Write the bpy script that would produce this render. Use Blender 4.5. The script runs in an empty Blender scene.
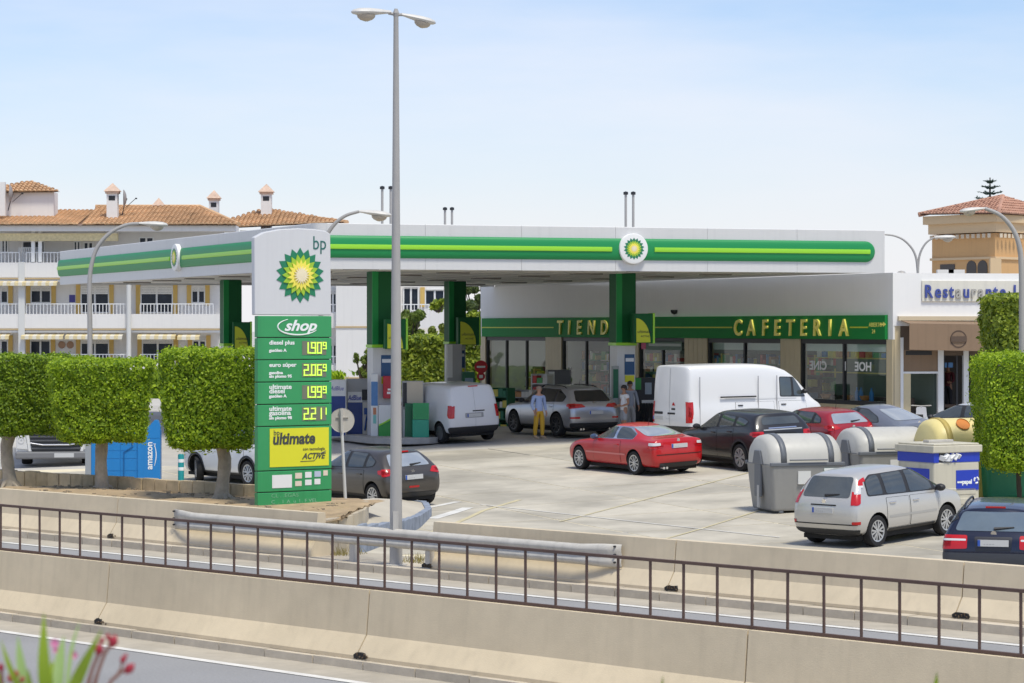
import bpy, bmesh, math, random
from mathutils import Vector, Matrix
from mathutils.bvhtree import BVHTree
random.seed(7)
R = math.radians
S = bpy.context.scene
C = S.collection
# ------------------------------------------------------------------ camera
FPX, HOR, CAMZ = 2600.0, 328.0, 4.5
cam_d = bpy.data.cameras.new("camera"); cam = bpy.data.objects.new("camera", cam_d); C.objects.link(cam)
cam.location = (0, 0, CAMZ); cam.rotation_euler = (R(90), 0, 0)
cam_d.sensor_width = 36; cam_d.lens = FPX / 1024 * 36
cam_d.shift_y = -(341.5 - HOR) / 1024
cam_d.clip_start = 0.1; cam_d.clip_end = 6000
cam_d.dof.use_dof = True; cam_d.dof.focus_distance = 62; cam_d.dof.aperture_fstop = 7.5
S.camera = cam
# ------------------------------------------------------------------ light
SUN_EL, SUN_AZ = R(65), R(150)         # azimuth from +Y towards +X : high, to the right, a little behind the camera
w = bpy.data.worlds.new("World"); S.world = w; w.use_nodes = True
nt = w.node_tree; nt.nodes.clear()
sky = nt.nodes.new("ShaderNodeTexSky"); sky.sky_type = 'NISHITA'; sky.sun_disc = False
sky.sun_elevation = SUN_EL; sky.sun_rotation = SUN_AZ
sky.air_density = 1.0; sky.dust_density = .35; sky.ozone_density = 4.5
tc = nt.nodes.new("ShaderNodeTexCoord"); mp = nt.nodes.new("ShaderNodeMapping"); mp.inputs['Scale'].default_value = (1.4, 1.4, 7)
nz = nt.nodes.new("ShaderNodeTexNoise"); nz.inputs['Scale'].default_value = 2.2; nz.inputs['Detail'].default_value = 7; nz.inputs['Roughness'].default_value = .55
rp = nt.nodes.new("ShaderNodeValToRGB"); rp.color_ramp.elements[0].position = .37; rp.color_ramp.elements[1].position = .72
rp.color_ramp.elements[1].color = (.6, .6, .6, 1)
mx = nt.nodes.new("ShaderNodeMixRGB"); mx.inputs[2].default_value = (6.35, 6.3, 6.7, 1)
bg = nt.nodes.new("ShaderNodeBackground"); bg.inputs[1].default_value = .086
out = nt.nodes.new("ShaderNodeOutputWorld")
L_ = nt.links.new
L_(tc.outputs['Generated'], mp.inputs[0]); L_(mp.outputs[0], nz.inputs[0]); L_(nz.outputs[0], rp.inputs[0])
sep = nt.nodes.new("ShaderNodeSeparateXYZ"); L_(tc.outputs['Generated'], sep.inputs[0])
hz = nt.nodes.new("ShaderNodeMapRange"); hz.interpolation_type = 'SMOOTHSTEP'; hz.inputs[1].default_value = -.02; hz.inputs[2].default_value = .135; hz.inputs[3].default_value = .97; hz.inputs[4].default_value = .0
L_(sep.outputs[2], hz.inputs[0])
mh = nt.nodes.new("ShaderNodeMixRGB"); mh.inputs[2].default_value = (6.05, 5.98, 6.25, 1)
L_(rp.outputs[0], mx.inputs[0]); 
tn = nt.nodes.new("ShaderNodeMixRGB"); tn.blend_type = 'MULTIPLY'; tn.inputs[0].default_value = 1; tn.inputs[2].default_value = (.945, .945, 1.03, 1)
L_(sky.outputs[0], tn.inputs[1]); L_(tn.outputs[0], mx.inputs[1]); L_(mx.outputs[0], mh.inputs[1]); L_(hz.outputs[0], mh.inputs[0]); L_(mh.outputs[0], bg.inputs[0]); L_(bg.outputs[0], out.inputs[0])
sd = bpy.data.lights.new("sun", 'SUN'); sd.energy = 2.05; sd.angle = R(12); sd.color = (1, .955, .83)
so = bpy.data.objects.new("sun", sd); C.objects.link(so)
sv = Vector((math.sin(SUN_AZ) * math.cos(SUN_EL), math.cos(SUN_AZ) * math.cos(SUN_EL), math.sin(SUN_EL)))
so.rotation_euler = sv.to_track_quat('Z', 'Y').to_euler(); so.location = sv * 200
S.cycles.max_bounces = 14; S.cycles.diffuse_bounces = 8; S.cycles.transparent_max_bounces = 16
S.view_settings.view_transform = 'Standard'; S.view_settings.look = 'None'
S.view_settings.exposure = 0.8; S.view_settings.gamma = 1
# ------------------------------------------------------------------ helpers
def lin(r, g, b):
    f = lambda v: (v / 255 / 12.92) if v < 10.3 else ((v / 255 + .055) / 1.055) ** 2.4
    return (f(r), f(g), f(b))
def M(name, col, rough=.6, metal=0., var=0., scale=3., bump=0., bscale=40., coat=0., emit=0., spec=.5, rnd=0., stain=0., sscale=.6, streak=0., world=False):
    m = bpy.data.materials.new(name); m.use_nodes = True
    n = m.node_tree.nodes; l = m.node_tree.links.new; p = n['Principled BSDF']
    p.inputs['Base Color'].default_value = (*col, 1); p.inputs['Roughness'].default_value = rough; p.inputs['Metallic'].default_value = metal
    p.inputs['Coat Weight'].default_value = coat; p.inputs['Coat Roughness'].default_value = .04
    p.inputs['Specular IOR Level'].default_value = spec
    if emit: p.inputs['Emission Color'].default_value = (*col, 1); p.inputs['Emission Strength'].default_value = emit
    tcn = n.new("ShaderNodeTexCoord"); sock = None; OB = tcn.outputs['Object']
    if world: OB = n.new("ShaderNodeNewGeometry").outputs['Position']
    def mul(prev, fac, lo, hi):
        r = n.new("ShaderNodeMapRange"); r.inputs['To Min'].default_value = lo; r.inputs['To Max'].default_value = hi; l(fac, r.inputs[0])
        h = n.new("ShaderNodeMixRGB"); h.blend_type = 'MULTIPLY'; h.inputs[0].default_value = 1
        if prev: l(prev, h.inputs[1])
        else: h.inputs[1].default_value = (*col, 1)
        l(r.outputs[0], h.inputs[2]); return h.outputs[0]
    if var:
        t = n.new("ShaderNodeTexNoise"); t.inputs['Scale'].default_value = scale; t.inputs['Detail'].default_value = 8; t.inputs['Roughness'].default_value = .65
        l(OB, t.inputs[0]); sock = mul(sock, t.outputs[0], 1 - var * 1.6, 1 + var * 1.6)
    if stain:
        t = n.new("ShaderNodeTexNoise"); t.inputs['Scale'].default_value = sscale; t.inputs['Detail'].default_value = 5
        l(OB, t.inputs[0])
        r = n.new("ShaderNodeMapRange"); r.inputs[1].default_value = .42; r.inputs[2].default_value = .68; l(t.outputs[0], r.inputs[0])
        sock = mul(sock, r.outputs[0], 1, 1 - stain)
    if streak:
        mpn = n.new("ShaderNodeMapping"); mpn.inputs['Scale'].default_value = (3, 3, .16); l(OB, mpn.inputs[0])
        t = n.new("ShaderNodeTexNoise"); t.inputs['Scale'].default_value = 2.2; t.inputs['Detail'].default_value = 6; l(mpn.outputs[0], t.inputs[0])
        r = n.new("ShaderNodeMapRange"); r.inputs[1].default_value = .5; r.inputs[2].default_value = .75; l(t.outputs[0], r.inputs[0])
        sock = mul(sock, r.outputs[0], 1, 1 - streak)
    if rnd:
        oi = n.new("ShaderNodeObjectInfo"); sock = mul(sock, oi.outputs['Random'], 1 - rnd, 1 + rnd)
    if sock: l(sock, p.inputs['Base Color'])
    if bump:
        t = n.new("ShaderNodeTexNoise"); t.inputs['Scale'].default_value = bscale; t.inputs['Detail'].default_value = 4
        l(OB, t.inputs[0]); b = n.new("ShaderNodeBump"); b.inputs['Strength'].default_value = bump; b.inputs['Distance'].default_value = .02
        l(t.outputs[0], b.inputs['Height']); l(b.outputs[0], p.inputs['Normal'])
    return m
def leafmat(name, dark, light, trans=.35):
    m = bpy.data.materials.new(name); m.use_nodes = True
    n = m.node_tree.nodes; l = m.node_tree.links.new; p = n['Principled BSDF']; p.inputs['Roughness'].default_value = .5
    g = n.new("ShaderNodeNewGeometry"); r = n.new("ShaderNodeValToRGB")
    r.color_ramp.elements[0].color = (*dark, 1); r.color_ramp.elements[1].color = (*light, 1)
    l(g.outputs['Random Per Island'], r.inputs[0]); l(r.outputs[0], p.inputs['Base Color'])
    t = n.new("ShaderNodeBsdfTranslucent"); l(r.outputs[0], t.inputs[0])
    x = n.new("ShaderNodeMixShader"); x.inputs[0].default_value = trans
    l(p.outputs[0], x.inputs[1]); l(t.outputs[0], x.inputs[2]); l(x.outputs[0], n['Material Output'].inputs[0])
    return m
def glassmat(name, tint=(.75, .8, .8), dark=.55):
    m = bpy.data.materials.new(name); m.use_nodes = True
    n = m.node_tree.nodes; l = m.node_tree.links.new; n.remove(n['Principled BSDF'])
    t = n.new("ShaderNodeBsdfTransparent"); t.inputs[0].default_value = (*[v * dark for v in tint], 1)
    g = n.new("ShaderNodeBsdfGlossy"); g.inputs['Roughness'].default_value = .02
    f = n.new("ShaderNodeFresnel"); f.inputs[0].default_value = 1.75
    gg = n.new("ShaderNodeNewGeometry"); iv = n.new("ShaderNodeMath"); iv.operation = 'SUBTRACT'; iv.inputs[0].default_value = 1; l(gg.outputs['Backfacing'], iv.inputs[1])
    mu = n.new("ShaderNodeMath"); mu.operation = 'MULTIPLY'; l(f.outputs[0], mu.inputs[0]); l(iv.outputs[0], mu.inputs[1])
    x = n.new("ShaderNodeMixShader"); l(mu.outputs[0], x.inputs[0]); l(t.outputs[0], x.inputs[1]); l(g.outputs[0], x.inputs[2])
    l(x.outputs[0], n['Material Output'].inputs[0]); return m
class MB:
    def __init__(s): s.v = []; s.f = []; s.m = []; s.mi = 0; s.x = Matrix.Identity(4)
    def add(s, vs, fs):
        b = len(s.v); s.v += [tuple(s.x @ Vector(p)) for p in vs]
        for f in fs: s.f.append(tuple(i + b for i in f)); s.m.append(s.mi)
        return s
    def box(s, x0, y0, z0, x1, y1, z1):
        return s.add([(x0,y0,z0),(x1,y0,z0),(x1,y1,z0),(x0,y1,z0),(x0,y0,z1),(x1,y0,z1),(x1,y1,z1),(x0,y1,z1)],
              [(0,3,2,1),(4,5,6,7),(0,1,5,4),(1,2,6,5),(2,3,7,6),(3,0,4,7)])
    def cbox(s, c, d): return s.box(c[0]-d[0]/2, c[1]-d[1]/2, c[2]-d[2]/2, c[0]+d[0]/2, c[1]+d[1]/2, c[2]+d[2]/2)
    def tube(s, path, r, n=8, cap=True):
        path = [Vector(p) for p in path]; k = len(path); rs = r if isinstance(r, (list, tuple)) else [r] * k
        vs = []; fs = []; a = None
        for i, p in enumerate(path):
            t = (path[min(i+1, k-1)] - path[max(i-1, 0)]).normalized()
            if a is None: a = t.cross(Vector((0, 0, 1)) if abs(t.z) < .9 else Vector((0, 1, 0)))
            else: a = a - t * a.dot(t)
            if a.length < 1e-4: a = t.cross(Vector((1, .3, .2)))
            a.normalize(); b = t.cross(a)
            for j in range(n):
                q = 2 * math.pi * j / n; vs.append(p + (a * math.cos(q) + b * math.sin(q)) * rs[i])
        for i in range(k - 1):
            for j in range(n): fs.append((i*n+j, i*n+(j+1) % n, (i+1)*n+(j+1) % n, (i+1)*n+j))
        if cap: fs.append(tuple(range(n))[::-1]); fs.append(tuple((k-1)*n + j for j in range(n)))
        return s.add(vs, fs)
    def lathe(s, prof, n=16, axis='z', c=(0, 0, 0), arc=1.0):
        vs = []; fs = []; k = len(prof)
        for (r, h) in prof:
            for j in range(n):
                q = 2 * math.pi * j / n; x, y = r * math.cos(q), r * math.sin(q)
                p = {'z': (x, y, h), 'y': (x, h, y), 'x': (h, x, y)}[axis]
                vs.append((p[0] + c[0], p[1] + c[1], p[2] + c[2]))
        for i in range(k - 1):
            for j in range(n): fs.append((i*n+j, i*n+(j+1) % n, (i+1)*n+(j+1) % n, (i+1)*n+j))
        return s.add(vs, fs)
    def prism(s, poly, a, b, axis='z'):
        k = len(poly)
        def P(u, w, h): return {'z': (u, w, h), 'y': (u, h, w), 'x': (h, u, w)}[axis]
        vs = [P(u, w, a) for u, w in poly] + [P(u, w, b) for u, w in poly]
        return s.add(vs, [tuple(range(k))[::-1], tuple(range(k, 2*k))] + [(i, (i+1) % k, k+(i+1) % k, k+i) for i in range(k)])
    def quad(s, *p): return s.add(p, [tuple(range(len(p)))])
    def loft(s, rings, close=True, cap=True):
        n = len(rings[0]); vs = [p for r in rings for p in r]; fs = []
        for i in range(len(rings) - 1):
            for j in range(n if close else n - 1): fs.append((i*n+j, i*n+(j+1) % n, (i+1)*n+(j+1) % n, (i+1)*n+j))
        if cap: fs += [tuple(range(n))[::-1], tuple((len(rings)-1)*n + j for j in range(n))]
        return s.add(vs, fs)
    def mesh(s, name, mats, smooth=False, fix=True, ang=40):
        me = bpy.data.meshes.new(name); me.from_pydata(s.v, [], s.f)
        for m in (mats if isinstance(mats, (list, tuple)) else [mats]): me.materials.append(m)
        me.polygons.foreach_set('material_index', s.m)
        if fix:
            bm = bmesh.new(); bm.from_mesh(me); bmesh.ops.recalc_face_normals(bm, faces=bm.faces); bm.to_mesh(me); bm.free()
        if smooth:
            me.polygons.foreach_set('use_smooth', [True] * len(me.polygons)); me.set_sharp_from_angle(angle=R(ang))
        me.update(); return me
    def build(s, name, mats, parent=None, smooth=False, bevel=0, fix=True, ang=40):
        o = bpy.data.objects.new(name, s.mesh(name, mats, smooth, fix, ang)); C.objects.link(o)
        if parent: o.parent = parent
        if bevel:
            b = o.modifiers.new('bevel', 'BEVEL'); b.width = bevel; b.segments = 2; b.limit_method = 'ANGLE'; b.angle_limit = R(40)
        return o
def tag(o, label=None, cat=None, group=None, kind=None):
    if label: o['label'] = label
    if cat: o['category'] = cat
    if group: o['group'] = group
    if kind: o['kind'] = kind
    return o
def thing(name, label, cat, loc=(0, 0, 0), rz=0, group=None):
    o = bpy.data.objects.new(name, None); C.objects.link(o); o.location = loc; o.rotation_euler = (0, 0, rz); o.empty_display_size = .3
    return tag(o, label, cat, group)
def copy_tree(o, parent=None):
    c = o.copy(); C.objects.link(c)
    if parent: c.parent = parent
    for ch in list(o.children): copy_tree(ch, c)
    return c
def text_mesh(s, size, ext=.01, shear=0, bold=0, align='LEFT', sx=1):
    cu = bpy.data.curves.new("t", 'FONT'); cu.body = s; cu.size = size; cu.extrude = ext; cu.shear = shear; cu.offset = bold; cu.align_x = align; cu.resolution_u = 3
    o = bpy.data.objects.new("t", cu); C.objects.link(o)
    dg = bpy.context.evaluated_depsgraph_get(); dg.update()
    me = bpy.data.meshes.new_from_object(o.evaluated_get(dg)); bpy.data.objects.remove(o); bpy.data.curves.remove(cu)
    if sx != 1: me.transform(Matrix.Diagonal((sx, 1, 1, 1)))
    return me
def text(name, s, size, mat, parent, loc, rot=(R(90), 0, 0), **k):
    me = text_mesh(s, size, **k); me.materials.clear(); me.materials.append(mat)
    o = bpy.data.objects.new(name, me); C.objects.link(o); o.parent = parent; o.location = loc; o.rotation_euler = rot
    return o
# --- positions: pixel of the photograph -> world, by depth or by ground
def gz(x, y):
    v = (x + 8.04) * .704 + (y - 40.8) * .71
    if v < 16.5: return 0.
    if v < 20.5: return .043 * (v - 16.5) ** 2 / 8
    if v < 37.4: return .043 * (v - 18.5)
    return .9 - .043 * max(0., 41.4 - v) ** 2 / 8
def at(px, py, Y): return Vector(((px - 512) / FPX * Y, Y, CAMZ + (HOR - py) / FPX * Y))
def onz(px, py, z=0.):
    Y = (CAMZ - z) / (py - HOR) * FPX; return Vector(((px - 512) / FPX * Y, Y, z))
def gnd(px, py):
    z = 0
    for _ in range(30):
        p = onz(px, py, z); z = z * .5 + gz(p.x, p.y) * .5
    return onz(px, py, z)
UX, UY, VX, VY = .71, -.704, .704, .71     # road frame: u along the carriageway, v away from the camera
def RF(t, v, z=0.): return Vector((-8.04 + UX * t + VX * v, 40.8 + UY * t + VY * v, z))
ROADROT = math.atan2(UY, UX)
def rframe(name, label=None, cat=None, kind=None, v=0., z=0., t=0.):
    o = bpy.data.objects.new(name, None); C.objects.link(o); o.location = RF(t, v, z); o.rotation_euler = (0, 0, ROADROT); return tag(o, label, cat, None, kind)
# ------------------------------------------------------------------ materials
concrete = M('barrier_concrete', (.655, .545, .378), .92, var=.08, scale=3, bump=.14, bscale=60, stain=.14, sscale=.4, streak=.09)
concrete2 = M('far_barrier_concrete', (.655, .55, .39), .92, var=.08, scale=3, bump=.14, bscale=60, stain=.14, sscale=.4, streak=.08)
kerbm = M('kerb_concrete', (.50, .44, .35), .9, var=.2, scale=4, bump=.2, rnd=.1)
asphalt = M('road_asphalt', (.30, .297, .295), .92, var=.2, scale=26, bump=.3, bscale=300, stain=.14, sscale=.25)
gutter = M('gutter_concrete', (.44, .395, .32), .9, var=.16, scale=3, bump=.2, stain=.2, sscale=.8)
linem = M('road_line_white', (.72, .70, .65), .7, var=.15, scale=9, stain=.18, sscale=2)
yellowline = M('yellow_line', (.56, .49, .30), .75, var=.25, scale=6)
slabm = M('forecourt_concrete', (.50, .458, .372), .85, var=.14, scale=2.2, bump=.15, bscale=60, rnd=.08, stain=.34, sscale=.4, world=True)
jointm = M('slab_joint', (.70, .62, .44), .9, var=.15, scale=2)
darkpave = M('tarmac_forecourt', (.20, .20, .205), .85, var=.15, scale=3, stain=.25, sscale=.25)
white = M('white_render', (.82, .81, .79), .7, var=.03, scale=.8, streak=.02)
fasciaw = M('white_fascia_panel', (.62, .615, .605), .42, var=.02, scale=.6, streak=.05)
soffit = M('soffit_panel', (.80, .76, .68), .6, var=.05, scale=.8)
bpgreen = M('green_gloss', (.012, .25, .06), .5, spec=.3, var=.03, scale=.5)
bpdark = M('dark_green', (.006, .10, .03), .55, spec=.25)
bplime = M('lime_gloss', (.30, .66, .035), .35)
yellow = M('yellow_face', (.68, .66, .02), .45)
black = M('black_rubber', (.012, .012, .013), .7)
darkm = M('dark_frame', (.018, .019, .022), .45)
steel = M('galvanised_steel', (.50, .475, .43), .8, spec=.2, var=.14, scale=3, streak=.15)
polem = M('grey_painted_pole', (.36, .345, .325), .5, var=.07, scale=2, streak=.1)
rustb = M('brown_painted_rail', (.105, .062, .047), .65, var=.25, scale=6)
cream = M('cream_tile', (.62, .52, .32), .6, var=.08, scale=3)
# ================================================================== ground
def struct(o): return tag(o, kind='structure')
mb = MB(); ys = [-60, 0, 20, 35] + [40 + i * 3 for i in range(26)] + [130, 180, 300, 700, 2500]
xs = [-2500, -400, -120, -60] + [-40 + i * 4 for i in range(21)] + [60, 120, 400, 2500]
vs = [(x, y, gz(x, y) - .03) for y in ys for x in xs]; nx = len(xs)
mb.add(vs, [(j*nx+i, j*nx+i+1, (j+1)*nx+i+1, (j+1)*nx+i) for j in range(len(ys)-1) for i in range(nx-1)])
struct(mb.build('ground', M('ground_concrete', (.50, .475, .43), .9, var=.15, scale=.8, stain=.22, sscale=.15), smooth=True))
def strip(name, mat, v0, v1, z, t0=-40, t1=45, parent=None, n=1):
    m = MB(); b = rframe(name, kind='structure') if False else None
    pts = [RF(t0, v0, z), RF(t1, v0, z), RF(t1, v1, z), RF(t0, v1, z)]
    return struct(m.quad(*pts).build(name, mat))
strip('road', asphalt, -14, -.4, .0)
strip('road', asphalt, .4, 9.2, .0)
strip('road_gutter', gutter, -1.22, -.4, .004)
strip('road_gutter', gutter, 8.05, 8.85, .004)
strip('edge_line', linem, -1.36, -1.2, .008)
strip('edge_line', linem, 7.82, 8.0, .008)
strip('edge_line', linem, .75, .9, .008)
def kerb(v0, v1, h, t0, t1, step, nm='kerb'):
    k = rframe(nm, kind='structure', v=v0)
    m = MB(); m.box(t0, 0.03, -.02, t1, v1 - v0 - .03, h - .025); m.build('kerb_bed', kerbm, k)
    st = MB(); st.box(0.006, 0, -.01, step - .012, v1 - v0, h); me = st.mesh('kerb_stone', kerbm)
    i = 0; t = t0
    while t < t1:
        o = bpy.data.objects.new('kerb_stone', me); C.objects.link(o); o.parent = k
        o.location = (t, random.uniform(-.006, .006), random.uniform(-.006, .004)); o.rotation_euler = (0, 0, random.uniform(-.003, .003)); t += step
    return k
kerb(-.44, .44, .115, -4, 23, 1.0)
kerb(8.82, 9.75, .14, -16, 20, 1.0)
# ------------------------------------------------------------------ central reservation barrier + railing
prof = [(-.33, 0), (-.33, .05), (-.15, .31), (-.095, .90), (.095, .90), (.15, .31), (.33, .05), (.33, 0)]
def barrier(name, label, v, z, joints, mat, h=.9, seed=1):
    root = rframe(name, label, 'concrete barrier', v=v, z=z)
    for a, b in zip(joints[:-1], joints[1:]):
        if b is None or a is None: continue
        m = MB(); k = h / .9; n = 6
        rings = [[(a + .012 + (b - a - .024) * i / n, y, zz * k if zz > .4 else zz) for y, zz in prof] for i in range(n + 1)]
        m.loft(rings); o = m.build('barrier_segment', mat, root)
        m = MB(); m.box(a - .03, -.045, 0, a + .03, .045, h - .03); m.build('joint_seal', black, root)
        rs = random.Random(seed + int(a * 10)); dw = rs.uniform(.12, .27)
        m.prism([(a - .04, .012), (a + dw, .012), (a + dw + .015, .05), (a + dw - .03, .085 + rs.random() * .02), (a + dw * .5, .07 + rs.random() * .03), (a + .01, .095), (a - .05, .06)], -.342, -.27, 'y'); m.build('drain_slot', black, root)
        m = MB()
        for q in range(5): m.tube([(a + .0 + .05*q + rs.random()*.04, -.335, .03 + .03*rs.random()), (a + .03 + .05*q, -.352, .10 * rs.random() + .02)], .012, 5)
        m.build('debris', M('dry_litter', (.10, .07, .045), .95), root)
    return root
barrier('concrete_barrier', 'long concrete central barrier carrying the brown railing, nearest the camera', 0, .115, [-9.2, -3.1, 3.0, 8.75, 15.25, 21.3, 27.4], concrete)
fn = rframe('railing', 'brown painted steel railing of upright bars on top of the near concrete barrier', 'railing', v=0, z=1.02)
m = MB(); m.box(-9, -.022, .0, 27, .022, .036); m.build('bottom_rail', rustb, fn, bevel=.004)
m = MB(); m.box(-9, -.024, .682, 27, .024, .72); m.build('top_rail', rustb, fn, bevel=.004)
bar = MB(); bar.box(-.0125, -.0125, .036, .0125, .0125, .682); bme = bar.mesh('post', rustb)
for i in range(-15, 48):
    o = bpy.data.objects.new('post', bme); C.objects.link(o); o.parent = fn; o.location = (.03 + .5242 * i, 0, 0); o.rotation_euler = (0, random.uniform(-.006, .006), 0)
# ------------------------------------------------------------------ far barrier in two runs, with guardrail over the gap
def T2(px, v):                             # t on the line v seen in column px
    k = (px - 512) / FPX; return (k * (40.8 + VY * v) + 8.04 - VX * v) / (UX - k * UY)
V2 = 9.42
a0 = T2(122, V2); b0 = T2(680, V2)
barrier('concrete_barrier', 'far concrete barrier run below the clipped trees and the price sign', V2, .14, [a0 - 18.3, a0 - 12.2, a0 - 6.1, a0, T2(322, V2)], concrete2, .83, 5)
barrier('concrete_barrier', 'far concrete barrier run in front of the parked silver and dark blue cars', V2, .14, [T2(437, V2), b0, b0 + 5.75, b0 + 11.8, b0 + 17.8], concrete2, .83, 9)
gr = rframe('guardrail', 'galvanised steel guardrail bolted across the gap between two far barriers', 'guardrail', v=V2 - .34)
t0, t1 = T2(170, V2 - .3), T2(617, V2 - .3)
wprof = [(0, .40), (-.05, .43), (-.085, .47), (-.085, .505), (-.03, .55), (-.03, .60), (-.085, .645), (-.085, .69), (-.05, .73), (0, .755)]
wprof = [(y, z + .06) for y, z in wprof]
rings = []
for tt in [t0, t0 + .35, t0 + .8] + [t0 + 1 + i * (t1 - t0 - 2) / 10 for i in range(11)] + [t1 - .8, t1 - .35, t1]:
    e = min(tt - t0, t1 - tt); flat = .25 if e < .1 else (.6 if e < .5 else 1); dy = .16 if e < .1 else (.07 if e < .5 else 0)
    rings.append([(tt, y * flat + dy, .63 + (z - .63) * (1.12 if e < .5 else 1)) for y, z in wprof])
m = MB(); m.loft(rings, close=False, cap=False); o = m.build('rail_beam', steel, gr, smooth=True, ang=60)
sm = o.modifiers.new('s', 'SOLIDIFY'); sm.thickness = .012
for px in (365, 441):
    t = T2(px, V2); m = MB(); m.box(t - .06, .0, .12, t + .06, .12, .72); m.build('rail_post', steel, gr)
for tt in (t0 + .06, t1 - .1):
    for z in (.53, .66, .8):
        m = MB(); m.lathe([(0, .09), (.018, .09), (.018, .13)], 8, 'y', (tt, -.02 + .0, z)); m.build('bolt', darkm, gr)
# weeds / debris in the gap
# ------------------------------------------------------------------ island with lamp, blue painted kerb
isl3 = [onz(*q) for q in ((310, 523, .66), (345, 524.5, .62), (360, 526, .52), (392, 522.5, .36), (413, 516, .27), (425, 508.5, .22), (422, 502.5, .22), (405, 499.5, .26), (372, 498, .45), (362, 499, .60), (340, 504, .66))]; isl = isl3
isl = [(p.x, p.y) for p in isl3]
m = MB(); m.prism(isl, -.02, .22); m.v[len(isl):] = [tuple(p) for p in isl3]; po = struct(m.build('pavement_island', M('pavement_concrete', (.50, .45, .36), .9, var=.1, scale=2, stain=.12, sscale=.5), bevel=.02))
bluek = M('blue_painted_kerb', (.26, .30, .37), .75, var=.2, scale=5, stain=.3, sscale=3)
for a, b, za_, zb_ in [(isl[i], isl[i+1], isl3[i].z, isl3[i+1].z) for i in range(1, 7)]:
    A, B = Vector((*a, 0)), Vector((*b, 0)); L = (B - A).length; n = max(1, round(L / .9)); d = (B - A) / n; nn = Vector((d.y, -d.x, 0)).normalized()
    for i in range(n):
        p, q = A + d * i, A + d * (i + 1); k = MB(); e = d.normalized() * .008
        k.prism([tuple((p+e)[:2]), tuple((p+e+nn*.16)[:2]), tuple((q-e+nn*.16)[:2]), tuple((q-e)[:2])], -.02, za_ + (zb_ - za_) * (i + .5) / n + .012); k.build('kerb_stone', bluek, po, bevel=.01)
# verge strip where the lamp stands
m = MB(); m.quad(RF(T2(300, V2), 9.75, .135), RF(T2(460, V2), 9.75, .135), RF(T2(445, V2), 10.6, .135), RF(T2(300, V2), 10.6, .135)); struct(m.build('verge', gutter))
# ------------------------------------------------------------------ forecourt slabs
fc = bpy.data.objects.new('forecourt', None); C.objects.link(fc); tag(fc, kind='structure')
fd = Vector((.951, .31, 0)); fw = Vector((-.401, .916, 0)); org = Vector((-1.5, 48, 0)); SZ = 3.6
slab_me = None; cnt = 0
def F2(i, j): return org + fd * (i * SZ) + fw * (j * SZ)
fillv = []
for i in range(-6, 17):
    for j in range(-5, 9):
        c = F2(i + .5, j + .5); v = (c.x + 8.04) * .704 + (c.y - 40.8) * .71; k = (c.x / c.y) * FPX + 512
        if v < 12.0 or k < -60 or k > 1480 or c.y > 83: continue
        if k < 330 and v < 14: continue
        e = .03 / SZ
        dz = random.uniform(-.004, .004); ND = 4; q = [F2(i + e + (1 - 2*e) * a_ / ND, j + e + (1 - 2*e) * b_ / ND) for b_ in range(ND + 1) for a_ in range(ND + 1)]
        m = MB(); vs = [(p.x - c.x, p.y - c.y, gz(p.x, p.y) + dz * .5 + .004 - gz(c.x, c.y)) for p in q]
        N1 = ND + 1; m.add(vs, [(r*N1+k_, r*N1+k_+1, (r+1)*N1+k_+1, (r+1)*N1+k_) for r in range(ND) for k_ in range(ND)])
        rim_ = [k_ for k_ in range(ND)] + [r*N1+ND for r in range(ND)] + [ND*N1+ND-k_ for k_ in range(ND)] + [(ND-r)*N1 for r in range(ND)]
        rv = [vs[k_] for k_ in rim_]; R_ = len(rv); m.add(rv + [(x, y, z - .025) for x, y, z in rv], [(k_, R_ + k_, R_ + (k_+1) % R_, (k_+1) % R_) for k_ in range(R_)])
        o = m.build('concrete_slab', slabm, fc); o.location = (c.x, c.y, gz(c.x, c.y)); cnt += 1
mb = MB(); gx = [-16 + .9 * i for i in range(62)]; gy = [44 + .9 * i for i in range(40)]
vs = [(x, y, gz(x, y) - .003) for y in gy for x in gx]; nx = len(gx)
fs = []
for j in range(len(gy)-1):
    for i in range(nx-1):
        x, y = gx[i], gy[j]; v = (x + 8.04) * .704 + (y - 40.8) * .71
        if v > 9.9: fs.append((j*nx+i, j*nx+i+1, (j+1)*nx+i+1, (j+1)*nx+i))
mb.add(vs, fs); o = mb.build('joint_bed', jointm, fc, smooth=True)
def gline(name, mat, pts, wd, dz=.012):
    m = MB()
    for a, b in zip(pts[:-1], pts[1:]):
        d = (b - a); n = max(2, int(d.length / 1.5)); s_ = Vector((-d.y, d.x, 0)).normalized() * wd / 2
        for i in range(n):
            p, q = a + d * (i / n), a + d * ((i + 1) / n)
            m.quad(*[Vector((r.x, r.y, gz(r.x, r.y) + dz)) for r in (p - s_, q - s_, q + s_, p + s_)])
    return struct(m.build(name, mat))
gline('yellow_line', yellowline, [gnd(415, 538), gnd(483, 511), gnd(520, 500)], .13)
gline('white_line', linem, [gnd(432, 519), gnd(468, 508)], .3)
gline('white_line', linem, [gnd(428, 508), gnd(458, 502)], .22)
gline('yellow_line', yellowline, [gnd(640, 545), gnd(800, 498)], .07, .013)
gline('yellow_line', yellowline, [gnd(560, 522), gnd(760, 470)], .07, .014)
gline('white_line', linem, [gnd(480, 505), gnd(780, 538)], .06, .015)
gline('yellow_line', yellowline, [gnd(885, 541), gnd(905, 535)], .3, .016)
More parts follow.
